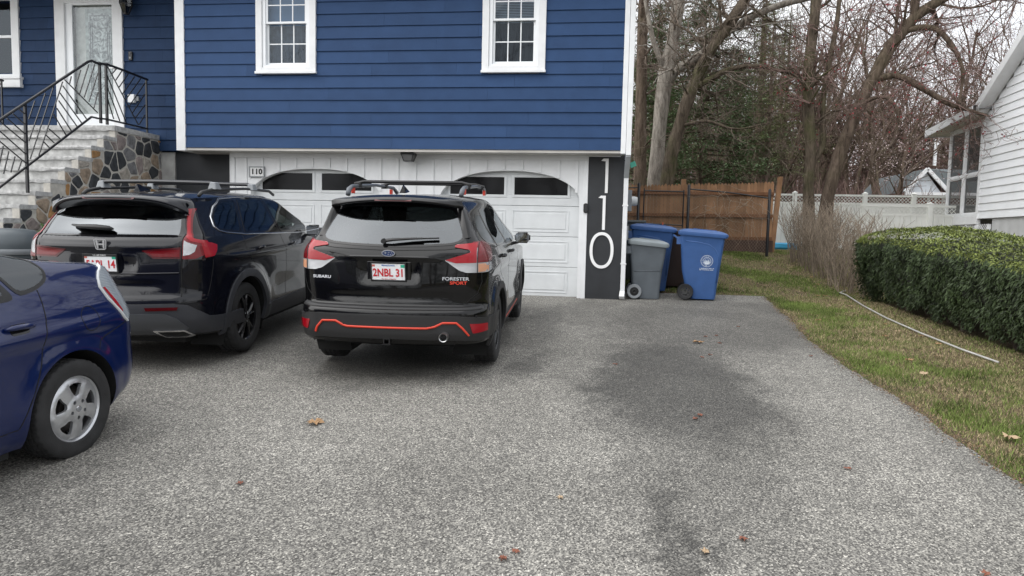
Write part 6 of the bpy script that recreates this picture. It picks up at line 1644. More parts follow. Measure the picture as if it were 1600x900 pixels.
# chain link
cl = empty('chain_link_fence', (2.6, 18.5, 1.2), label='black chain link fence and gate standing in front of the brown pickets', cat='fence')
CYF = 18.5
posts = [(.98,3.04),(2.26,3.02),(4.28,2.93)]
for x, zt in posts:
    mb = MB(); mb.tube([(x,CYF,1.15),(x,CYF,zt),(x,CYF,zt+.03)], [.038,.038,.02], 10); wb(mb, 'post', m_iron, cl, smooth=True)
mb = MB(); mb.tube([(.36,CYF,2.93),(.98,CYF,2.95)], .018, 6); wb(mb, 'top_rail', m_iron, cl)
mb = MB(); mb.tube([(2.26,CYF,2.93),(3.2,CYF,2.86),(3.7,CYF,2.80),(4.28,CYF,2.72)], .020, 6); wb(mb, 'top_rail', m_iron, cl)
gt = [(1.12,2.94),(2.13,2.93)]
mb = MB(); mb.tube([(1.12,CYF-.02,1.35),(1.12,CYF-.02,2.93)], .018, 8); mb.tube([(2.13,CYF-.02,1.35),(2.13,CYF-.02,2.90)], .018, 8); mb.tube([(1.12,CYF-.02,2.87),(2.13,CYF-.02,2.86)], .018, 8); mb.tube([(1.12,CYF-.02,2.02),(2.13,CYF-.02,1.99)], .016, 8); mb.tube([(1.12,CYF-.02,1.36),(2.13,CYF-.02,1.36)], .016, 8)
wb(mb, 'gate_frame', m_iron, cl, smooth=True)
mb = MB()
def mesh_wire(x0, x1, z0, zt0, zt1):
    s_ = .075; 
    n = int((x1-x0+2)/s_)
    for k in range(-30, n+30):
        for d in (1, -1):
            pts = []
            xx = x0+k*s_
            for t in range(0, 60):
                z = z0+t*.03; x = xx+d*(z-z0)*.8
                zt = zt0+(zt1-zt0)*(x-x0)/(x1-x0)
                if x0 <= x <= x1 and z <= zt: pts.append((x, z))
            if len(pts) > 1: mb.bar((pts[0][0],CYF+.005*d,pts[0][1]),(pts[-1][0],CYF+.005*d,pts[-1][1]),.0045)
mesh_wire(2.28, 4.26, 1.35, 2.90, 2.70); mesh_wire(1.14, 2.12, 1.38, 2.85, 2.85); mesh_wire(.38,.96,1.33,2.9,2.9)
wb(mb, 'wire_mesh', mat('rusty_black_wire', (.20,.15,.11), .6), cl)
mb = MB(); mb.box(1.60,1.64,CYF-.06,CYF-.03,1.94,2.06); wb(mb, 'latch', mat('orange_latch', (.5,.10,.03), .5), cl)
# dry vine over the chain link
mb = MB(); r6 = random.Random(5)
for k in range(34):
    x = r6.uniform(2.5,4.2); z = r6.uniform(2.0,2.9); p = Vector((x, CYF-.04, z)); d = Vector((r6.uniform(-1,1), r6.uniform(-.15,.1), r6.uniform(-1,.4))).normalized(); pts = [p.copy()]
    for i in range(9): d = (d+Vector((r6.uniform(-.5,.5), r6.uniform(-.12,.12), r6.uniform(-.5,.35)))).normalized(); p = p+d*.09; p.y = min(max(p.y, CYF-.12), CYF-.02); pts.append(p.copy())
    mb.tube(pts, [.007-.0005*i for i in range(10)], 4)
vn = mb.build('dry_vine', mat('dry_vine', (.27,.21,.15), .8), smooth='all'); tag(vn, 'tangled leafless pale vine hanging over the chain link top rail', 'vine')

# ------------------------------------------------------------------ white vinyl fences
m_vf = mat('weathered_vinyl', (.80,.81,.77), .55, var=.10, vscale=1.5)
def vinyl_fence(name, x0, x1, y, zb0, zt, posts, lab, lat=.30, dy=0):
    r = empty(name, ((x0+x1)/2, y, zb0), label=lab, cat='fence', group=None)
    Y = lambda x: y+dy*(x-x0)
    for x in posts:
        mb = MB(); mb.box(x-.065,x+.065,Y(x)-.065,Y(x)+.065,zb0,zt+.04); mb.add([(x-.08,Y(x)-.08,zt+.04),(x+.08,Y(x)-.08,zt+.04),(x+.08,Y(x)+.08,zt+.04),(x-.08,Y(x)+.08,zt+.04),(x,Y(x),zt+.10)],[(0,1,2,3),(0,4,1),(1,4,2),(2,4,3),(3,4,0)]); wb(mb, 'post', m_vf, r, bevel=.004)
    ps = [x0]+[p for p in posts if x0 < p < x1]+[x1]
    mb = MB()
    for h in (zt-.03, zt-lat, zb0+.12): mb.bar((x0,Y(x0),h),(x1,Y(x1),h),.05,.06 if h > zb0+.3 else .12)
    wb(mb, 'rails', m_vf, r)
    mb = MB(); x = x0
    while x < x1: mb.box(x, x+.145, Y(x)-.012, Y(x)+.012, zb0+.18, zt-lat-.03); x += .155
    wb(mb, 'boards', m_vf, r)
    mb = MB(); x = x0-.3
    while x < x1:
        for d in (1,-1):
            a = (x, zt-lat+.03); b = (x+(lat-.09), zt-.06)
            if d < 0: a, b = (a[0], b[1]), (b[0], a[1])
            if a[0] > x0 and b[0] < x1: mb.bar((a[0],Y(x)+.006*d,a[1]),(b[0],Y(x)+.006*d,b[1]),.028,.008)
        x += .11
    wb(mb, 'lattice', m_vf, r)
    return r
vinyl_fence('vinyl_fence', 4.9, 13.5, 24.0, 1.33, 3.19, [6.35,8.55,10.05,12.2], 'tall white vinyl fence with lattice top at the back of the yard')
vinyl_fence('vinyl_fence', 7.6, 12.2, 21.6, 1.30, 2.76, [9.50,11.6], 'lower white vinyl fence with lattice top standing in front of the tall white one')
mb = MB(); mb.lathe([(.62,0),(.66,.05),(.66,.16),(.62,.20),(.56,.18),(.56,.04)], 30, lambda p: (6.0+p[0], 23.0+p[1], gz(6,23)+p[2])); o = mb.build('paddling_pool', mat('bright_blue_plastic', (.05,.32,.55), .4), smooth=True); tag(o, 'bright blue round paddling pool on the grass behind the bare shrubs', 'paddling pool')

# ------------------------------------------------------------------ clipped yew hedge
def hedge_shape(y):
    """left x, right x, top z at length y"""
    xl = 4.40+.02*math.sin(y*1.7)
    top = 1.09+.07*math.exp(-((y-10.8)/1.8)**2)+.02*math.sin(y*2.3)
    return xl, xl+1.9, gz(4, y)+top
hg = empty('clipped_hedge', (4.8, 8.5, gz(4,8.5)), label='large clipped dark green yew hedge with a lighter top beside the lawn', cat='hedge')
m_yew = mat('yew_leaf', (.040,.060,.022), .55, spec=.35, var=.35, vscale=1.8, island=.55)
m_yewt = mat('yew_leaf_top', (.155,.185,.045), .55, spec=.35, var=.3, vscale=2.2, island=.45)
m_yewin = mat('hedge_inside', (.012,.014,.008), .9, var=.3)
HY0, HY1 = 3.6, 12.75
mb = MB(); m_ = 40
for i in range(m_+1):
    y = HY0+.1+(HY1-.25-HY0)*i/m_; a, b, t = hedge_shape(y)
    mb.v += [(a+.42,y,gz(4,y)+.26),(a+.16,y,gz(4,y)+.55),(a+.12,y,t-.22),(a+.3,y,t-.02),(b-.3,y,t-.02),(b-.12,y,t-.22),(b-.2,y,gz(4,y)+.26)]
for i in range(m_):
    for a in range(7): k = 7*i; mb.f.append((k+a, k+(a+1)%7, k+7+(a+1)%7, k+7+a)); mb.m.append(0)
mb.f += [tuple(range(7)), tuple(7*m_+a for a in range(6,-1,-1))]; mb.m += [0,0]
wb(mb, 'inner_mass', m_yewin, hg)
mb = MB(); r7 = random.Random(9)
def leaf(mb, p, n, L, W_, droop=.2):
    """narrow spray of foliage lying roughly in the plane facing n"""
    n = Vector(n).normalized(); t = n.cross(Vector((r7.uniform(-1,1), r7.uniform(-1,1), r7.uniform(-1,1)))).normalized(); b = n.cross(t)
    tip = Vector(p)+t*L*.75+n*L*r7.uniform(.1,.6)-Vector((0,0,droop*L)); k = len(mb.v)
    mb.v += [tuple(Vector(p)-b*W_/2), tuple(Vector(p)+t*L*.4+n*L*.2-b*W_*.55), tuple(tip), tuple(Vector(p)+t*L*.4+n*L*.2+b*W_*.55)]
    mb.f.append((k,k+1,k+2,k+3)); mb.m.append(mb.mi)
cntL = 0
for _ in range(88000):
    y = HY0+(HY1-HY0)*r7.random()**.8 if r7.random() < .93 else HY1-r7.random()*.25
    a, b, t = hedge_shape(y); g = gz(4, y); f = r7.random()
    nz1 = MN.noise(Vector((y*2.2, 5, 0)))
    if f < .46:      # left face, bellied outwards towards the top
        s_ = r7.random(); z = g+.10+(t-g-.12)*s_
        bl = MN.noise(Vector((y*3.1, z*3.1, 1)))*.075+MN.noise(Vector((y*9, z*9, 4)))*.03
        x = a+.34*(1-s_)**1.6+(.10*max(0,(s_-.86)/.14)**2)-bl
        if s_ < .22 and MN.noise(Vector((y*2.0, z*2.5, 8))) > .02+s_: continue
        if MN.noise(Vector((y*4, z*4, 12))) > .42: continue
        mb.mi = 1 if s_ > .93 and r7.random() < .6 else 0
        leaf(mb, (x+r7.uniform(0,.06), y, z), (-1, r7.uniform(-.4,.4), .25), r7.uniform(.035,.075), r7.uniform(.012,.024), .35)
    elif f < .86:    # top
        x = r7.uniform(a+.02, b); bl = MN.noise(Vector((x*2.6, y*2.6, 0)))*.05+MN.noise(Vector((x*9, y*9, 0)))*.02
        ed = min(1, (x-a)/.22); z = t+bl-.08*(1-ed)**2-.015+.17*min(1,max(.25,(y-6)/5))*math.sin(math.pi*min(1,max(0,(x-a)/1.9)))
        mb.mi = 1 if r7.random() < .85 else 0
        leaf(mb, (x, y, z), (r7.uniform(-.5,.5), r7.uniform(-.5,.5), 1), r7.uniform(.03,.065), r7.uniform(.010,.020), 0)
    else:            # far end, facing away from the street, and near end
        y = HY1-r7.uniform(0,.12); s_ = r7.random()**.8; z = g+.15+(t-g-.17)*s_; x = r7.uniform(a+.30*(1-s_)**1.6, b); mb.mi = 0
        leaf(mb, (x, y, z), (-.4, .8, .2), r7.uniform(.035,.075), r7.uniform(.012,.024), .3)
mb.v = [(a-hg.location.x, b-hg.location.y, c-hg.location.z) for a,b,c in mb.v]
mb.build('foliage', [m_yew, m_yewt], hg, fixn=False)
mb = MB()
for k in range(26):
    y = HY0+.4+k*.34+r7.uniform(-.1,.1); a, b, t = hedge_shape(y); x = a+.65+r7.uniform(-.1,.1); g = gz(4,y)-.03
    for j in range(3): mb.tube([(x+r7.uniform(-.03,.03),y,g),(x+r7.uniform(-.15,.1),y+r7.uniform(-.15,.15),g+.3),(x+r7.uniform(-.35,.25),y+r7.uniform(-.3,.3),g+.65)], [.022,.016,.008], 5)
wb(mb, 'stems', mat('yew_bark', (.07,.05,.04), .9), hg)

# ------------------------------------------------------------------ row of bare multi-stemmed shrubs
m_shrub = mat('bare_shrub_bark', (.25,.20,.15), .85, var=.2, vscale=3, island=.35)
def shrub_mesh(seed, h=1.55, spread=.42, ns=24):
    r = random.Random(seed); mb = MB()
    for k in range(ns):
        a = r.uniform(0,6.28); rr = r.uniform(0,.22); p = Vector((rr*math.cos(a), rr*math.sin(a), -.05)); out = Vector((math.cos(a), math.sin(a), 0))*r.uniform(.02,.42)
        d = (Vector((0,0,1))+out).normalized(); pts = [p.copy()]; hh = h*r.uniform(.7,1.08); n = 9; L = hh/n
        rad0 = r.uniform(.006,.011)
        for i in range(n):
            d = (d+Vector((r.uniform(-.13,.13), r.uniform(-.13,.13), .06))).normalized(); p = p+d*L; pts.append(p.copy())
            if i > 1:
                for _ in range(1+(i > 4)):
                    if r.random() < .75:
                        b = r.uniform(0,6.28); dd = (d*.8+Vector((math.cos(b), math.sin(b), r.uniform(0,.5)))*.75).normalized(); q = p.copy(); tw = [q.copy()]
                        for j in range(4): dd = (dd+Vector((r.uniform(-.25,.25), r.uniform(-.25,.25), .12))).normalized(); q = q+dd*r.uniform(.05,.10); tw.append(q.copy())
                        mb.tube(tw, [.0042,.0038,.0034,.003,.002], 3, cap=False)
        mb.tube(pts, [rad0*(1-.07*i) for i in range(n+1)], 4, cap=False)
    me = bpy.data.meshes.new('stems'); me.from_pydata(mb.v, [], mb.f); me.materials.append(m_shrub); me.polygons.foreach_set('use_smooth', [True]*len(me.polygons)); return me
shm = [shrub_mesh(s) for s in (1,2,3)]
sp_ = [(4.98,18.3),(4.78,17.6),(5.12,17.5),(4.80,16.9),(5.15,16.6),(4.72,16.1),(5.05,15.8),(4.72,15.2),(5.12,14.9),(4.70,14.3),(5.05,14.0),(4.62,13.5),(4.9,13.1)]
for i, (x, y) in enumerate(sp_):
    o = bpy.data.objects.new('bare_shrub', shm[i % 3]); COL.objects.link(o); o.location = (x, y, gz(x, y)); o.rotation_euler = (0, 0, i*1.9); s_ = (1.0+.12*math.sin(i*2.1)) ; o.scale = (s_, s_, s_*(.84 if y > 14 else .78))
    tag(o, 'leafless brown multi-stemmed shrub in the row between the hedge and the fences' if 0 < i < len(sp_)-1 else ('farthest bare shrub of the row, beside the brown fence end' if i == 0 else 'nearest bare shrub of the row, against the end of the hedge'), 'shrub', 'bare shrubs in a row')

# white pipe lying on the grass, leaves
mb = MB(); pp = [(4.60,13.6),(4.42,13.35),(4.46,13.15),(4.36,12.0),(4.25,10.8),(4.22,9.6),(4.24,8.6),(4.30,7.96)]
mb.tube([(x, y, gz(x,y)+.015) for x, y in pp], .012, 8); pipe = mb.build('garden_pipe', mat('white_pipe', (.42,.41,.39), .5, var=.15, vscale=9), smooth='all'); tag(pipe, 'thin white pipe lying on the grass along the foot of the hedge', 'pipe')
m_leaf = [mat('tan_dead_leaf', (.33,.20,.10), .7, island=.2), mat('red_brown_leaf', (.20,.07,.04), .7), mat('pale_dead_leaf', (.40,.29,.18), .7)]
def dead_leaf(x, y, s, mi, lab, z=None, rot=None, grp='fallen leaves'):
    mb = MB(); n = 11; k = 0; mb.v.append((0,0,.006+.1*s))
    for i in range(2*n):
        a = math.pi*i/n; r = s*(.55+.45*abs(math.cos(2.5*a)))*(1 if i % 2 == 0 else .62); mb.v.append((r*math.cos(a), r*math.sin(a)*.75, .004+rnd.uniform(0,.35)*s))
    for i in range(2*n): mb.f.append((0, 1+i, 1+(i+1)%(2*n))); mb.m.append(0)
    o = mb.build('fallen_leaf', m_leaf[mi]); o.location = (x, y, gz(x, y)+.006); o.rotation_euler = (0,0,rot if rot is not None else rnd.uniform(0,6)); tag(o, lab, 'leaf', grp)
# ------------------------------------------------------------------ white neighbour house on the right
NA = R(5.4176); NP = Vector((9.772, 17.341, 0))
def nloc(w, s, z): return (w, s, z)
nb_ = empty('white_house', NP, (0, 0, -NA), 'white clapboard neighbour house with a screened porch at the right edge', 'house')
m_wsid = mat('white_clapboard', (.84,.86,.88), .5, var=.04, vscale=2, bump=.12, bscale=30)
G0 = 1.0
def nw(mb, name, m, par=None, **k): return mb.build(name, m, par or nb_, **k)
S0, S1, ZB = -8.4, 2.66, 2.345
SR = -2.87; rake = lambda s: 5.12+.57*(2.66-s) if s > SR else 5.12+.57*(2.66-SR)-.57*(SR-s)
mb = MB(); z = ZB; 
while z < 8.6:
    # course clipped by the rakes
    zz = z+.2; s1 = S1 if rake(S1) > zz else S1-(zz-rake(S1))/.57; s0 = S0
    if rake(S0) < zz: s0 = S0+(zz-rake(S0))/.57
    if s1-s0 > .1: mb.add([(-.030,s0,z),(-.030,s1,z),(-.003,s1,zz+.004),(-.003,s0,zz+.004),(.02,s0,z),(.02,s1,z)], [(0,1,2,3),(0,4,5,1)])
    z += .2
nw(mb, 'clapboard_siding', m_wsid)
mb = MB(); mb.prism([(S0,ZB),(S1,ZB),(S1,rake(S1)),(SR,rake(SR)),(S0,rake(S0))], 1, lambda a, b, t: (.022+9*t, a, b)); nw(mb, 'outer_wall', m_wsid)
mb = MB(); mb.box(-.03,.06,S1,S1+.10,ZB-.01,4.95); nw(mb, 'corner_trim', m_white, bevel=.004)
mb = MB(); mb.box(.03, 8.9, S0+.05, S1-.75, .6, ZB-.01); nw(mb, 'foundation', mat('pale_concrete', (.52,.53,.53), .85, var=.12, vscale=3, bump=.3))
mb = MB(); frame(mb, -.72, .2, 1.78, 2.30, .05, 0, .03); mb.v = [(b+.02, a, c) for a, b, c in mb.v]; vw = nw(mb, 'basement_vent', m_galv); mb = MB(); mb.box(.024,.029,-.70,.18,1.80,2.28); mb.build('louvre', m_char, vw)
# roof: two slopes with rake boards
mb = MB()
for (sa, sb) in ((SR, S1+.02), (SR, S0-.6)):
    za, zb2 = rake(SR)+.06, (rake(S1)-.57*.02 if sb > 0 else rake(S0)-.57*.6)+.06
    mb.add([(-.30,sa,za),(9.3,sa,za),(9.3,sb,zb2),(-.30,sb,zb2),(-.30,sa,za+.14),(9.3,sa,za+.14),(9.3,sb,zb2+.10),(-.30,sb,zb2+.10)],[(0,1,2,3),(4,7,6,5),(0,4,5,1),(1,5,6,2),(2,6,7,3),(3,7,4,0)])
nw(mb, 'roof', mat('grey_shingle_roof', (.14,.145,.15), .9, var=.2, vscale=9, bump=.4))
mb = MB(); mb.add([(-.345,SR,rake(SR)+.13),(-.345,S1-.12,rake(S1)+.57*.12+.10),(-.345,S1-.12,rake(S1)+.57*.12-.14),(-.345,SR,rake(SR)-.12),(-.305,SR,rake(SR)+.13),(-.305,S1-.12,rake(S1)+.57*.12+.10),(-.305,S1-.12,rake(S1)+.57*.12-.14),(-.305,SR,rake(SR)-.12)],[(0,1,2,3),(4,7,6,5),(0,4,5,1),(3,2,6,7),(1,5,6,2)])
mb.box(-.30,-.02,SR,SR+.02,rake(SR)-.1,rake(SR)); nw(mb, 'rake_board', m_white)
mb = MB(); mb.add([(-.30,SR,rake(SR)-.10),(-.022,SR,rake(SR)-.10),(-.022,S1-.12,rake(S1)-.03),(-.30,S1-.12,rake(S1)-.03)],[(0,1,2,3)]); nw(mb, 'rake_soffit', m_white)
# porch: screens in white frames, roof with a sloping fascia, lattice below
pz0, pz1, ps0, ps1 = 2.50, 4.86, 2.76, 4.95
mb = MB(); mb.box(-.02,.08,ps0,ps0+.07,pz0,pz1); mb.box(-.02,.08,ps1-.10,ps1,pz0,pz1); sm_ = 3.80; mb.box(-.02,.08,sm_-.07,sm_+.07,pz0,pz1)
mb.box(-.02,.08,ps0,ps1,pz1,pz1+.10); mb.box(-.02,.08,ps0,ps1,pz0-.06,pz0)
for a, b in ((ps0+.07, sm_-.07), (sm_+.07, ps1-.10)): mb.box(-.015,.07,a,b,3.52,3.59); frame(mb, 0, 0, 0, 0, 0, 0, 0) if False else None
nw(mb, 'porch_frame', m_white, bevel=.006)
m_scr = bpy.data.materials.new('insect_screen'); m_scr.use_nodes = True; t_ = m_scr.node_tree; t_.nodes.clear(); o_ = t_.nodes.new('ShaderNodeOutputMaterial'); d_ = t_.nodes.new('ShaderNodeBsdfDiffuse'); d_.inputs[0].default_value = (.075,.075,.075,1); tr_ = t_.nodes.new('ShaderNodeBsdfTransparent'); mx_ = t_.nodes.new('ShaderNodeMixShader'); mx_.inputs[0].default_value = .68; t_.links.new(tr_.outputs[0], mx_.inputs[1]); t_.links.new(d_.outputs[0], mx_.inputs[2]); t_.links.new(mx_.outputs[0], o_.inputs[0])
for a, b in ((ps0+.07, sm_-.07), (sm_+.07, ps1-.10)):
    for c, d in ((pz0, 3.52), (3.59, pz1)):
        mb = MB(); mb.add([(.03,a,c),(.03,b,c),(.03,b,d),(.03,a,d)],[(0,1,2,3)]); sc_ = nw(mb, 'screen', m_scr)
        mb = MB(); 
        for (q0,q1,q2,q3) in ((a,a+.03,c,d),(b-.03,b,c,d),(a+.03,b-.03,c,c+.03),(a+.03,b-.03,d-.03,d)): mb.box(.004,.028,q0,q1,q2,q3)
        mb.build('screen_frame', m_white, sc_)
mb = MB(); mb.box(.0,3.2,ps0,ps1,pz0-.12,pz0-.07); mb.box(2.9,3.0,ps0,ps1,pz0,pz0+.9); mb.box(2.9,3.0,ps1-.1,ps1,pz0,pz1); mb.box(-.0,.08,ps1,ps1+.02,pz0-.06,pz0); mb.box(.08,3.0,ps1-.08,ps1,pz0,pz0+.06); mb.box(.08,3.0,ps1-.08,ps1,3.5,3.6); mb.box(1.4,1.5,ps1-.08,ps1,pz0,pz1); nw(mb, 'porch_floor', m_white)
mb = MB(); mb.box(-.05,.06,ps0-.1,ps1+.12,2.20,2.435); nw(mb, 'skirt_board', m_white, bevel=.005)
mb = MB()
zl0, zl1 = 1.72, 2.19; mb.box(-.03,.03,2.62,2.78,zl0,zl1); mb.box(-.03,.03,3.30,3.42,zl0,zl1); mb.box(-.03,.03,ps1-.1,ps1,zl0,zl1); mb.box(-.03,.03,1.95,2.05,zl0,zl1)
nw(mb, 'lattice_post', m_white)
mb = MB(); x = 1.4
while x < ps1:
    for d in (1,-1):
        a, b = (x, zl0), (x+(zl1-zl0), zl1)
        if d < 0: a, b = (a[0], b[1]), (b[0], a[1])
        if a[0] > 1.98 and b[0] < ps1-.02: mb.bar((.0+.004*d,a[0],a[1]),(.0+.004*d,b[0],b[1]),.008,.032)
    x += .105
nw(mb, 'lattice', m_white)
mb = MB(); mb.box(.3,.35,2.0,ps1,1.5,2.2); nw(mb, 'crawl_space', m_char)
# porch roof
mb = MB(); mb.add([(-.44,2.3,5.275),(3.4,2.3,5.275),(3.4,5.66,5.135),(-.44,5.66,5.135),(3.4,2.3,5.18),(-.44,2.3,5.18),(-.44,5.66,5.04),(3.4,5.66,5.04)],[(0,1,2,3),(5,6,7,4),(0,3,6,5),(2,7,6,3)]); nw(mb, 'porch_roof', mat('porch_roof_shingle', (.30,.30,.30), .9))
mb = MB(); mb.add([(-.47,2.34,5.25),(-.47,5.68,5.11),(-.47,5.68,4.90),(-.47,2.34,5.07),(-.443,2.34,5.25),(-.443,5.68,5.11),(-.443,5.68,4.90),(-.443,2.34,5.07)],[(0,1,2,3),(4,7,6,5),(0,4,5,1),(1,5,6,2),(2,6,7,3),(3,7,4,0)]); mb.box(-.44,3.4,5.662,5.69,4.90,5.11); nw(mb, 'porch_fascia', m_white)
mb = MB(); mb.add([(-.44,2.36,5.06),(-.02,2.72,5.06),(3.0,2.72,5.0),(3.0,5.66,4.93),(-.44,5.66,4.93)],[(0,1,2,3,4)]); mb.box(-.018,.06,ps0,ps1,pz1+.101,5.0); nw(mb, 'porch_soffit', mat('cream_soffit', (.50,.49,.43), .7))
mb = MB(); mb.box(3.02,3.08,ps0,ps1,pz0-.1,5.0); nw(mb, 'porch_inner_wall', m_galv)
# chairs seen through the screens
ch = empty('porch_chair', NP+Vector((1.5,3.4,2.44)), label='dim wicker chair inside the screened porch of the white house', cat='chair')
mb = MB(); rbox(mb,-.3,.3,-.3,.3,.35,.45,.03); mb.build('seat', m_galv, ch, smooth=True)
mb = MB(); rbox(mb,-.3,.3,.25,.32,.45,.95,.03); mb.build('backrest', m_galv, ch, smooth=True)
for sx in (-.27,.27):
    for sy in (-.27,.27): mb = MB(); mb.bar((sx,sy,0),(sx,sy,.36),.04); mb.build('leg', m_galv, ch)

# ------------------------------------------------------------------ far grey-roofed house over the fence
fh = empty('distant_house', (17.6, 38, 1.6), label='small brick house with white gable and grey roof far behind the white fence', cat='house')
m_brick = mat('red_brick', (.20,.075,.05), .85, var=.25, vscale=9)
mb = MB(); mb.box(15.9, 24, 38, 46, 1.5, 4.15); wb(mb, 'wall', m_brick, fh)
mb = MB(); mb.add([(15.35,37.6,4.15),(17.05,37.6,4.15),(16.2,37.6,5.28)],[(0,1,2)]); wb(mb, 'gable', mat('white_gable', (.62,.66,.70), .6), fh)
mb = MB(); mb.add([(16.2,37.5,5.38),(24.5,39.5,5.45),(17.2,37.35,4.22),(24.5,37.3,4.27),(15.2,37.4,4.2),(15.2,44,4.2),(16.2,44,5.38),(24.5,46,4.2)],[(0,2,3,1),(0,6,5,4),(0,1,7,6)]); wb(mb, 'roof', mat('grey_roof', (.12,.135,.14), .9, var=.15, vscale=5), fh)
mb = MB(); mb.bar((15.2,37.35,4.2),(16.2,37.35,5.36),.12,.16); mb.bar((16.2,37.35,5.36),(17.25,37.35,4.25),.12,.16); mb.box(15.2,24.4,37.25,37.4,4.05,4.2); mb.box(16.0,17.3,37.9,37.99,1.6,4.0) if False else None; wb(mb, 'fascia', m_white, fh)
mb = MB(); frame(mb,16.55,17.35,3.2,4.04,.09,37.9,37.99); mb.box(16.92,16.98,37.91,37.99,3.2,4.0); wf = wb(mb, 'window', m_white, fh); 
mb = MB(); mb.box(17.2,17.32,39,39.12,5.7,6.9); wb(mb, 'vent_pipe', m_white, fh)
# ------------------------------------------------------------------ trees
def bark(name, col, col2, scale=6, green=0):
    m = bpy.data.materials.new(name); m.use_nodes = True; t = m.node_tree; b = t.nodes['Principled BSDF']; L = t.links.new
    b.inputs['Roughness'].default_value = .92; b.inputs['Specular IOR Level'].default_value = .1
    co = t.nodes.new('ShaderNodeTexCoord'); mp = t.nodes.new('ShaderNodeMapping'); mp.inputs['Scale'].default_value = (scale, scale, scale*.22); L(co.outputs['Object'], mp.inputs[0])
    n = t.nodes.new('ShaderNodeTexNoise'); n.inputs['Scale'].default_value = 1.6; n.inputs['Detail'].default_value = 8; n.inputs['Roughness'].default_value = .7; n.inputs['Distortion'].default_value = .6; L(mp.outputs[0], n.inputs['Vector'])
    c = t.nodes.new('ShaderNodeValToRGB'); c.color_ramp.elements[0].position = .34; c.color_ramp.elements[0].color = (*col, 1); c.color_ramp.elements[1].position = .64; c.color_ramp.elements[1].color = (*col2, 1); L(n.outputs['Fac'], c.inputs[0])
    if green:
        n2 = t.nodes.new('ShaderNodeTexNoise'); n2.inputs['Scale'].default_value = 1.1; n2.inputs['Detail'].default_value = 6; L(co.outputs['Object'], n2.inputs['Vector'])
        mr = t.nodes.new('ShaderNodeMapRange'); mr.inputs['From Min'].default_value = .5; mr.inputs['From Max'].default_value = .65; mr.inputs['To Max'].default_value = green; L(n2.outputs['Fac'], mr.inputs['Value'])
        mi = t.nodes.new('ShaderNodeMix'); mi.data_type = 'RGBA'; L(mr.outputs[0], mi.inputs[0]); L(c.outputs[0], mi.inputs[6]); mi.inputs[7].default_value = (.07,.085,.025,1); L(mi.outputs[2], b.inputs['Base Color'])
    else: L(c.outputs[0], b.inputs['Base Color'])
    bu = t.nodes.new('ShaderNodeBump'); bu.inputs['Strength'].default_value = 1; bu.inputs['Distance'].default_value = .04; L(n.outputs['Fac'], bu.inputs['Height']); L(bu.outputs[0], b.inputs['Normal'])
    return m
bk_pale = bark('pale_grey_bark', (.13,.115,.095), (.38,.345,.30), 7)
bk_dark = bark('dark_mossy_bark', (.04,.032,.024), (.15,.12,.09), 7, .5)
bk_brown = bark('brown_bark', (.045,.033,.026), (.17,.13,.10), 6, .15)
m_twig = mat('brown_twigs', (.15,.12,.098), .9, spec=.1, island=.3)
m_twigr = mat('reddish_twigs', (.185,.125,.11), .9, spec=.1, island=.3)
m_bud = mat('red_buds', (.26,.045,.055), .8, spec=.1, island=.35)
m_bloss = mat('pale_blossom', (.62,.50,.50), .8, spec=.1, island=.2)
m_needle = mat('pine_needles', (.135,.20,.10), .75, spec=.15, island=.4, var=.35, vscale=.6)
m_needle2 = mat('yellow_green_needles', (.20,.245,.11), .75, spec=.15, island=.4, var=.3, vscale=.6)

def grow(mb, r, p, d, L, rad, depth, cfg, tw, buds):
    """one branch and what grows from it; thin wood goes to tw"""
    n = max(3, int(L/cfg['seg'])); pts = [p.copy()]; rads = [rad]; step = L/n; kids_ = []
    for i in range(n):
        w = cfg['wob']*(1+.5*depth); d = (d+Vector((r.gauss(0,w), r.gauss(0,w), r.gauss(0,w)+cfg['lift']*(1 if depth < 2 else .4)))).normalized()
        p = p+d*step; pts.append(p.copy()); rads.append(max(cfg['rmin'], rad*(1-.72*(i+1)/n)))
        if (i+1)/n > cfg['bare'][min(depth, 3)]: kids_.append((p.copy(), d.copy(), rads[-1], (i+1)/n))
    sides = 7 if rad > .08 else (5 if rad > .035 else 3)
    (mb if rad > .03 else tw).tube(pts, rads, sides, cap=False)
    if depth >= cfg['depth']:
        if buds is not None:
            for q in pts[1:]:
                if r.random() < cfg.get('bud', 0):
                    for _ in range(3):
                        s = r.uniform(.014, .030); o = q+Vector((r.gauss(0,.05), r.gauss(0,.05), r.gauss(0,.05))); a = Vector((r.uniform(-1,1), r.uniform(-1,1), r.uniform(-1,1))).normalized()*s; b = a.cross(Vector((r.uniform(-1,1), r.uniform(-1,1), 1))).normalized()*s; k = len(buds.v)
                        buds.v += [tuple(o-a), tuple(o+b), tuple(o+a), tuple(o-b)]; buds.f.append((k,k+1,k+2,k+3)); buds.m.append(0)
        return
    nk = cfg['nk'][min(depth, len(cfg['nk'])-1)]
    for j in range(nk):
        q, dd, rr, t = kids_[min(len(kids_)-1, int(len(kids_)*(j+r.random())/nk))]
        az_ = r.uniform(0, 6.28); ref = Vector((0,0,1)) if abs(dd.z) < .9 else Vector((1,0,0)); x = dd.cross(ref).normalized(); y = dd.cross(x)
        an = R(r.uniform(*cfg['ang'])); nd = dd*math.cos(an)+(x*math.cos(az_)+y*math.sin(az_))*math.sin(an)
        grow(mb, r, q, nd.normalized(), L*r.uniform(*cfg['len']), rr*r.uniform(.5,.75), depth+1, cfg, tw, buds)
CFG = dict(seg=.5, wob=.09, lift=.03, rmin=.006, bare=(.35,.15,.1,.1), depth=3, nk=(9,6,5), ang=(28,62), len=(.36,.62), bud=0)

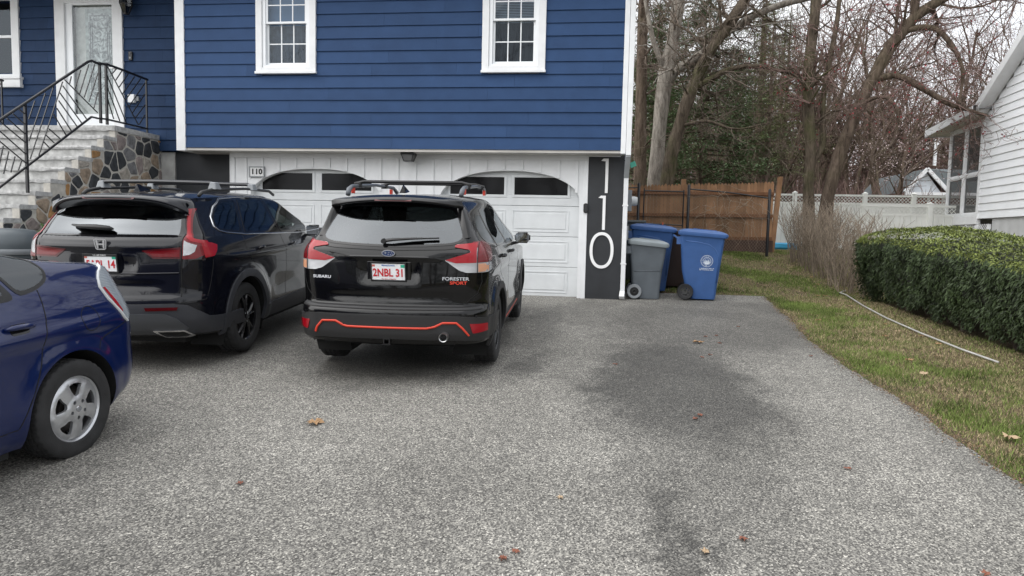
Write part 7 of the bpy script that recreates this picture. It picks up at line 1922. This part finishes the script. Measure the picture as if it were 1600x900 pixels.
# --- the five trees near the fences, shaped after their trunks
def placed(name, base, lab, paths, bm_, tm, seed, twigs, cfg_, cat='tree', group=None, budm=None):
    """paths: list of (points, radii); twigs: list of (path index, t0, count, length)"""
    t = empty(name, base, label=lab, cat=cat, group=group); r = random.Random(seed); tw = MB(); main = MB(); bd = MB()
    O = Vector(base); P = []
    for i, (pts, rads) in enumerate(paths):
        # smooth the path
        q = [Vector(p)-O for p in pts]; out = []; ro = []
        for a in range(len(q)-1):
            p0, p1, p2, p3 = q[max(a-1,0)], q[a], q[a+1], q[min(a+2, len(q)-1)]
            for s in range(5):
                u = s/5; out.append(.5*((2*p1)+(p2-p0)*u+(2*p0-5*p1+4*p2-p3)*u*u+(3*p1-p0-3*p2+p3)*u**3)); ro.append((rads[a]*(1-u)+rads[a+1]*u)*(1+.05*math.sin(7*len(out)*.9+i)))
        out.append(q[-1]); ro.append(rads[-1]); P.append((out, ro)); j = MB()
        main.tube(out, ro, 14 if rads[0] > .15 else 8, cap=False)
    for (pi, t0, t1, cnt, L, up_) in twigs:
        out, ro = P[pi]
        for c in range(cnt):
            tq = t0+(t1-t0)*(c+r.random())/cnt; k = min(len(out)-2, int(tq*(len(out)-1))); d = (out[k+1]-out[k]).normalized(); p = out[k]+(out[k+1]-out[k])*r.random()
            x = d.cross(Vector((.3,.2,1))).normalized(); y = d.cross(x); a = r.uniform(0, 6.28); an = R(r.uniform(35,85)); nd = d*math.cos(an)+(x*math.cos(a)+y*math.sin(a))*math.sin(an); nd.z += up_
            grow(main, r, p, nd.normalized(), L*r.uniform(.5,1.2), min(ro[k]*.35, .055)*r.uniform(.5,1), 1, cfg_, tw, bd if budm else None)
    main.v = [(a+.035*MN.noise(Vector((a*3,b*3,c*1.2+seed)))+.012*MN.noise(Vector((a*11,b*11,c*5))), b, c+.02*MN.noise(Vector((a*4,c*4,7)))) for a, b, c in main.v]
    main.build('trunk', bm_, t, smooth='all', fixn=False); tw.build('crown', tm, t, fixn=False)
    if budm and bd.f: bd.build('buds', budm, t, fixn=False)['kind'] = 'stuff'
    return t
C2 = dict(CFG, seg=.28, wob=.16, depth=3, nk=(0,6,5), bare=(.2,.12,.1,.1), len=(.35,.65), ang=(25,70), rmin=.0045, lift=.02)
C2b = dict(C2, bud=.06)
placed('dark_trunk_tree', (1.33,24,1.38), 'dark straight tree trunk right at the corner of the blue house', [([(1.33,24,1.3),(1.30,24,3.4),(1.24,24,6.4),(1.2,24,9.5),(1.2,24,13.5)],[.25,.22,.19,.17,.09])], bk_brown, m_twig, 3, [(0,.3,1,16,2.6,.1)], C2)
placed('pale_bark_tree', (1.60,22,1.36), 'tall pale grey barked tree behind the brown fence with a thick limb reaching right',
   [([(1.60,22,1.2),(1.64,22,3.1),(1.72,22,5.0),(1.85,22,6.55),(2.03,22,7.7),(2.14,22,8.85),(2.2,22,11),(2.1,22,15)],[.30,.245,.215,.235,.19,.18,.15,.06]),
    ([(1.82,22,6.2),(2.2,21.9,6.75),(2.78,21.8,7.1),(3.69,21.7,7.85),(4.78,21.5,8.4),(6.4,21.3,8.75),(8.2,21,9.3)],[.12,.14,.125,.11,.095,.07,.03]),
    ([(1.9,22,6.6),(1.4,21.6,7.6),(1.0,21.3,9.2)],[.09,.07,.03])], bk_pale, m_twig, 5, [(0,.45,1,20,2.6,.1),(1,.1,1,34,2.2,-.05),(2,.2,1,6,1.6,.1)], C2)
placed('leaning_tree', (1.72,21,1.34), 'dark mossy tree leaning right behind the brown fence, crossing the pale one',
   [([(1.70,21,1.2),(1.82,21,2.4),(2.03,21,4.1),(2.45,21,5.75),(3.0,21,7.05),(3.68,21,8.1),(4.2,21,8.9),(5.2,21,10.6)],[.25,.21,.185,.17,.165,.155,.13,.06]),
    ([(2.55,21,6.0),(2.95,20.9,6.2),(3.57,20.8,6.5),(4.3,20.7,6.55),(5.18,20.6,6.32),(6.23,20.5,6.1)],[.08,.085,.075,.06,.045,.015]),
    ([(2.2,21,4.9),(2.9,20.6,5.0),(3.7,20.4,4.75),(4.6,20.2,4.9)],[.05,.045,.03,.012])], bk_dark, m_twig, 8, [(0,.4,1,26,2.6,.05),(1,.1,1,22,1.8,-.1),(2,.2,1,10,1.3,0)], C2)
placed('vine_covered_tree', (5.72,20,1.32), 'upright tree with twiggy growth along its trunk, rising from the bare shrubs',
   [([(5.72,20,1.2),(5.70,20,2.2),(5.64,20,3.2),(5.66,20,3.9),(5.52,20,5.4),(5.48,20,6.1),(5.57,20,8.1),(5.66,20,10.5),(5.6,20,13)],[.17,.155,.14,.135,.155,.145,.13,.10,.04]),
    ([(5.65,20,3.7),(5.95,20,4.3),(5.9,20,5.6),(6.1,20,7.2),(6.3,20,9.4)],[.06,.075,.07,.07,.04])], bk_dark, m_twigr, 12, [(0,.42,1,30,1.3,.25),(1,.2,1,14,1.3,.25)], C2b, budm=m_bud)
placed('leaning_tree', (6.10,20,1.33), 'big dark trunk leaning hard to the right with red buds, left of the white house',
   [([(6.10,20,1.2),(6.12,20,2.1),(6.16,20,2.9),(6.5,20,4.35),(7.08,20,5.9),(7.66,20,7.05),(8.26,20,7.75),(9.17,20,8.3),(10.6,20,8.9)],[.27,.215,.175,.155,.15,.145,.135,.11,.06]),
    ([(7.2,20,6.0),(7.6,19.9,6.1),(8.06,19.8,5.9),(8.89,19.7,5.35),(9.5,19.6,5.1),(9.9,19.5,4.95)],[.09,.085,.08,.065,.04,.012]),
    ([(7.8,20,7.25),(8.3,19.8,7.3),(8.62,19.7,7.15),(9.0,19.6,6.6),(9.15,19.5,6.0),(9.1,19.5,5.3)],[.08,.075,.07,.06,.045,.015]),
    ([(6.9,20,5.4),(7.3,19.7,5.5),(7.6,19.6,5.2),(7.7,19.6,4.5)],[.06,.05,.04,.015]),
    ([(8.1,20,7.6),(8.1,20,9.0),(8.5,20,10.6)],[.12,.10,.04])], bk_brown, m_twigr, 21, [(0,.55,1,24,2.6,.05),(1,.1,1,18,1.6,-.02),(2,.1,1,12,1.4,-.1),(3,.2,1,6,.9,-.1),(4,.1,1,12,2.3,.1)], C2b, budm=m_bud)

# --- woodland trees: a few grown once, then copied tree by tree
def bare_tree(seed, h, lean=.05, cfg_=None, bm_=None, tm=None, bud=None, lab=''):
    r = random.Random(seed); cf = dict(CFG, **(cfg_ or {})); main, tw, bd = MB(), MB(), MB()
    t = empty('bare_tree'); d = Vector((r.uniform(-lean, lean), r.uniform(-lean, lean), 1)).normalized()
    grow(main, r, Vector((0,0,-.3)), d, h, h*.0145+.03, 0, cf, tw, bd if bud else None)
    main.build('trunk', bm_ or bk_brown, t, smooth='all', fixn=False); tw.build('crown', tm or m_twigr, t, fixn=False)
    if bud and bd.f: bd.build('buds', bud, t, fixn=False)['kind'] = 'stuff'
    return t
FAR = dict(seg=.8, depth=3, nk=(13,7,5), bare=(.30,.12,.1,.1), rmin=.012, wob=.07, ang=(25,60), len=(.30,.48), lift=.05)
protos = [bare_tree(31,17,cfg_=FAR), bare_tree(32,19,cfg_=dict(FAR, bare=(.42,.12,.1,.1))), bare_tree(33,15,.12,cfg_=FAR, tm=m_twig), bare_tree(34,20,.1,cfg_=dict(FAR, nk=(15,7,4))), bare_tree(35,14,.15,cfg_=dict(FAR,bud=.12),bud=m_bud)]
def pine(seed, h, r0=.2, base=.12, den=1.0, m=None, wid=.24):
    r = random.Random(seed); t = empty('pine_tree'); tr = MB(); nd = MB()
    tr.tube([(0,0,-.3),(r.uniform(-.1,.1),0,h*.5),(0,0,h)], [r0*1.3, r0*.8, .02], 9, cap=False)
    z = h*base
    while z < h*.98:
        f = (z/h-base)/(1-base); L0 = h*wid*(1-f)**.7*r.uniform(.75,1.15)+.3; k = 4+int(r.random()*3)
        for i in range(k):
            a = r.uniform(0,6.28); d = Vector((math.cos(a), math.sin(a), r.uniform(-.05,.28))); L = L0*r.uniform(.6,1.1); p = Vector((0,0,z)); pts = [p]
            for s in range(5): pts.append(p+d*L*(s+1)/5+Vector((0,0,-.10*L*((s+1)/5)**2+r.uniform(-.05,.05))))
            tr.tube(pts, [.035,.03,.024,.018,.012,.006], 4, cap=False)
            for s in range(1, 6):
                q = pts[s]
                for _ in range(int(20*den*(.5+.5*s/5)*(L/2.2+.45))):
                    o = q+Vector((r.gauss(0,.22), r.gauss(0,.22), r.gauss(0,.09))); aa = r.uniform(0,6.28); dd = Vector((math.cos(aa), math.sin(aa), r.uniform(-.2,.7))).normalized(); ln_ = r.uniform(.10,.24); w_ = r.uniform(.012,.03)
                    b = dd.cross(Vector((0,0,1))).normalized()*w_; kk = len(nd.v); nd.v += [tuple(o-b), tuple(o+b), tuple(o+dd*ln_)]; nd.f.append((kk,kk+1,kk+2)); nd.m.append(0)
        z += r.uniform(.30,.55)*(h/14)
    tr.build('trunk', bk_brown, t, smooth='all', fixn=False); nd.build('crown', m or m_needle, t, fixn=False); return t
pines = [pine(41,16,.22,.10,1.15), pine(42,20,.26,.30,1.0,m_needle2), pine(43,9,.12,.03,1.5,m_needle,.30)]

def put(proto, used, name, x, y, s, rz, lab, group):
    if not used[0]: o = proto; used[0] = True
    else: o = copy_tree(proto)
    o.location = (x, y, gz(x, y)-.05); o.rotation_euler = (0, 0, rz); o.scale = (s, s, s); tag(o, lab, 'tree', group); return o
used = [[False] for _ in protos]; usedp = [[False] for _ in pines]
rt_ = random.Random(77)
# pines: the dense low one by the fence, middle distance ones, tall thin ones
for (k, x, y, s, lab) in ((2, 3.6, 26.5, 1.0, 'dense dark green young pine right behind the brown fence'), (0, 2.2, 33, .62, 'dark pine rising behind the pale and the leaning trunks'), (1, 7.6, 36, .62, 'yellow-green pine with layered boughs in the middle of the view'),
                     (1, 5.2, 37, .60, 'tall dark pine left of the middle of the woods'), (1, 8.8, 41, .80, 'tall sparse pine behind the twiggy upright tree'), (2, 2.2, 29, 1.05, 'low dark pine seen between the two crossing trunks'), (0, 9.5, 47, .6, 'far dark pine behind the leaning red-budded tree'), (1, 9.4, 38, .60, 'dark green pine in the middle of the woods, left of the twiggy tree'), (1, 7.0, 31, .50, 'light green pine with drooping boughs just beyond the fence corner'), (1, 10.6, 44, .66, 'dark pine behind the twiggy upright tree'), (2, 5.4, 30, .9, 'small mid-green pine just right of the dense young pine'), (1, 3.8, 41, .9, 'tall layered pine far behind the brown fence')):
    put(pines[k], usedp[k], 'pine', x, y, s, rt_.uniform(0,6), lab, None)
LABW = 'bare reddish-brown tree in the dense leafless woods behind the fences'
n = 0
for y0, y1, cnt, xa, xb in ((32,40,8,3,26),(40,50,18,3,36),(50,64,32,4,46),(64,90,36,5,64)):
    for i in range(cnt):
        x = xa+(xb-xa)*(i+rt_.random())/cnt; y = rt_.uniform(y0, y1); k = rt_.randrange(len(protos))
        if 14.5 < x < 25 and 34 < y < 48: y += 14
        put(protos[k], used[k], 'tree', x, y, rt_.uniform(.48,.70)*(y/42)**.5, rt_.uniform(0,6.28), LABW, 'bare trees of the woods')
        n += 1
# trees over the street, behind the camera: what the car panes and the windows mirror
for x, y, k, s in ((-16,-24,0,.75),(-8,-27,3,.8),(-1,-23,2,.8),(7,-26,1,.75),(15,-25,4,.85),(-24,-27,1,.8),(24,-28,0,.8),(-12,-38,3,.8),(3,-37,1,.8),(12,-39,0,.85)):
    put(protos[k], used[k], 'tree', x, y, s, x, 'bare tree across the street, mirrored in the car windows', 'bare trees across the street')
for x, y, k, s in ((-20,-30,0,.8),(-14,-33,2,1.3),(-9.5,-31,0,.7),(-4,-34,0,.8),(0,-30,2,1.4),(5,-33,0,.75),(10,-31,2,1.3),(13,-34,0,.85),(19,-31,0,.75),(-28,-33,0,.9),(28,-34,0,.9),(24,-31,2,1.3),(-6,-29,2,1.1),(7.5,-29,2,1.2)):
    put(pines[k], usedp[k], 'pine', x, y, s, x, 'unseen dark pine added across the street to darken the reflections', 'unseen pines added across the street')  # out of view; belt added to darken what paint and glass mirror
# blossom tree
bt = bare_tree(36, 6.5, .05, dict(FAR, seg=.4, rmin=.008, nk=(12,7,5), bare=(.2,.1,.1,.1), bud=.85, depth=3, len=(.4,.6)), tm=m_twig, bud=m_bloss)
bt.location = (12.2, 31, gz(12,31)); bt.name = 'blossom_tree'; tag(bt, 'small tree in pale pink blossom above the white fence', 'tree')
# brush and far woods that read as one mass
mb = MB(); r8 = random.Random(15)
for _ in range(11000):
    y = r8.uniform(27, 70); x = r8.uniform(1.0, 4+y*.85); h = r8.uniform(.6,3.0)*(1+(y-27)*.03); z = gz(x, y)
    if 13.5 < x < 25 and 33 < y < 47: continue
    p = Vector((x, y, z)); pts = [p]; d = Vector((r8.gauss(0,.25), r8.gauss(0,.25), 1))
    for s in range(3): d = d+Vector((r8.gauss(0,.3), r8.gauss(0,.3), 0)); p = p+d.normalized()*h/3; pts.append(p)
    w_ = .010+.0003*y; mb.tube(pts, [w_, w_*.8, w_*.6, w_*.3], 3, cap=False)
for _ in range(1500):   # saplings and far stems
    y = r8.uniform(60, 120); x = r8.uniform(-8, 10+y*.8); h = r8.uniform(7, 15)*(.8+y/300); z = gz(x, y); p = Vector((x, y, z)); pts = [p]; d = Vector((r8.gauss(0,.06), r8.gauss(0,.06), 1))
    for s in range(4): d = d+Vector((r8.gauss(0,.08), r8.gauss(0,.08), 0)); p = p+d.normalized()*h/4; pts.append(p)
    w_ = r8.uniform(.04,.14); mb.tube(pts, [w_, w_*.85, w_*.7, w_*.5, w_*.15], 4, cap=False)
    for b in range(16):
        q = pts[2]+(pts[4]-pts[2])*r8.random() if r8.random() < .6 else pts[1]+(pts[3]-pts[1])*r8.random(); a = r8.uniform(0,6.28); L = r8.uniform(1,3); e = q+Vector((math.cos(a), math.sin(a), r8.uniform(.1,1.1)))*L
        mb.tube([q, (q+e)/2+Vector((0,0,-.15)), e], [.035,.026,.012], 3, cap=False)
ug = mb.build('woodland_brush', m_twigr, fixn=False); tag(ug, 'reddish-brown leafless brush and far stems filling the woods behind the fences', 'woods', kind='stuff')
# fallen leaves one can pick out
L_ = [(-2.04,4.80,.085,0,'tan oak leaf lying alone on the driveway behind the middle car'),(1.20,8.39,.085,0,'large tan leaf on the dark stained asphalt in the open parking space'),(3.36,7.88,.075,0,'tan leaf on the lawn near the pipe'),(3.0,5.34,.085,2,'pale curled leaf on the lawn at the right edge of the photo'),
      (3.25,7.28,.07,2,'pale leaf at the edge of the lawn, nearer than the other lawn leaves'),(3.155,10.36,.07,0,'leaf in the grass beyond the bare soil patch'),(-.175,3.81,.03,2,'tiny pale leaf on the near asphalt'),(.55,3.31,.035,2,'small yellowish leaf near the bottom edge of the driveway')]
for i, (x, y, s, mi, lab) in enumerate(L_): dead_leaf(x, y, s, mi, lab)
for (x, y) in ((1.46,8.41),(1.14,7.6),(1.25,7.75),(.78,5.41),(.83,5.5),(1.5,8.9),(1.35,8.8),(.2,7.1),(1.61,4.53),(-.35,3.17),(-.4,3.1),(.76,3.47),(2.35,7.9),(1.9,9.6),(-2.03,3.70),(1.8,3.3)): dead_leaf(x, y, .035, 1, 'small red-brown leaf scrap on the driveway asphalt', grp='red-brown leaf scraps on the asphalt')
r9 = random.Random(31)
for _ in range(18):
    y = r9.uniform(5.5, 17); xh = 4.15 if y < 13 else 4.55; x = xh-abs(r9.gauss(0,.28))
    dead_leaf(x, y, r9.uniform(.04,.065), r9.choice([0,0,2]), 'tan dead leaf in the grass along the hedge and shrubs', grp='dead leaves along the hedge')

# grey rounded bin by the steps, plant behind it
gb = empty('storage_bin', (-7.55, 8.0, .40), label='dark grey rounded bin standing behind the blue hatchback by the stone wall', cat='bin')
mb = MB(); mb.lathe([(.30,.0),(.36,.1),(.40,.9),(.41,1.0),(.385,1.12),(.31,1.19),(.20,1.205),(0,1.21)], 32); mb.build('bin_shell', mat('slate_grey_plastic', (.085,.10,.11), .38, var=.08), gb, smooth='all')
mb = MB(); mb.lathe([(.415,.88),(.425,.90),(.425,.93),(.415,.95)], 32); mb.build('rim_band', m_galv, gb, smooth='all')
gp = empty('leafy_plant', (-7.9, 9.2, .46), label='green leafy plant peeping over the grey bin', cat='plant')
mb = MB(); r10 = random.Random(3)
for _ in range(260):
    a = r10.uniform(0,6.28); rr = r10.uniform(0,.16); z = r10.uniform(.7,1.22); mb.mi = 0; leaf(mb, (rr*math.cos(a), rr*math.sin(a), z), (math.cos(a), math.sin(a), .6), r10.uniform(.05,.09), r10.uniform(.03,.05), .1)
mb.build('leaves', mat('fresh_leaf', (.10,.20,.05), .5, island=.3), gp)
mb = MB(); mb.tube([(0,0,0),(0,0,.9)], [.03,.015], 6); mb.build('stem', bk_dark, gp)
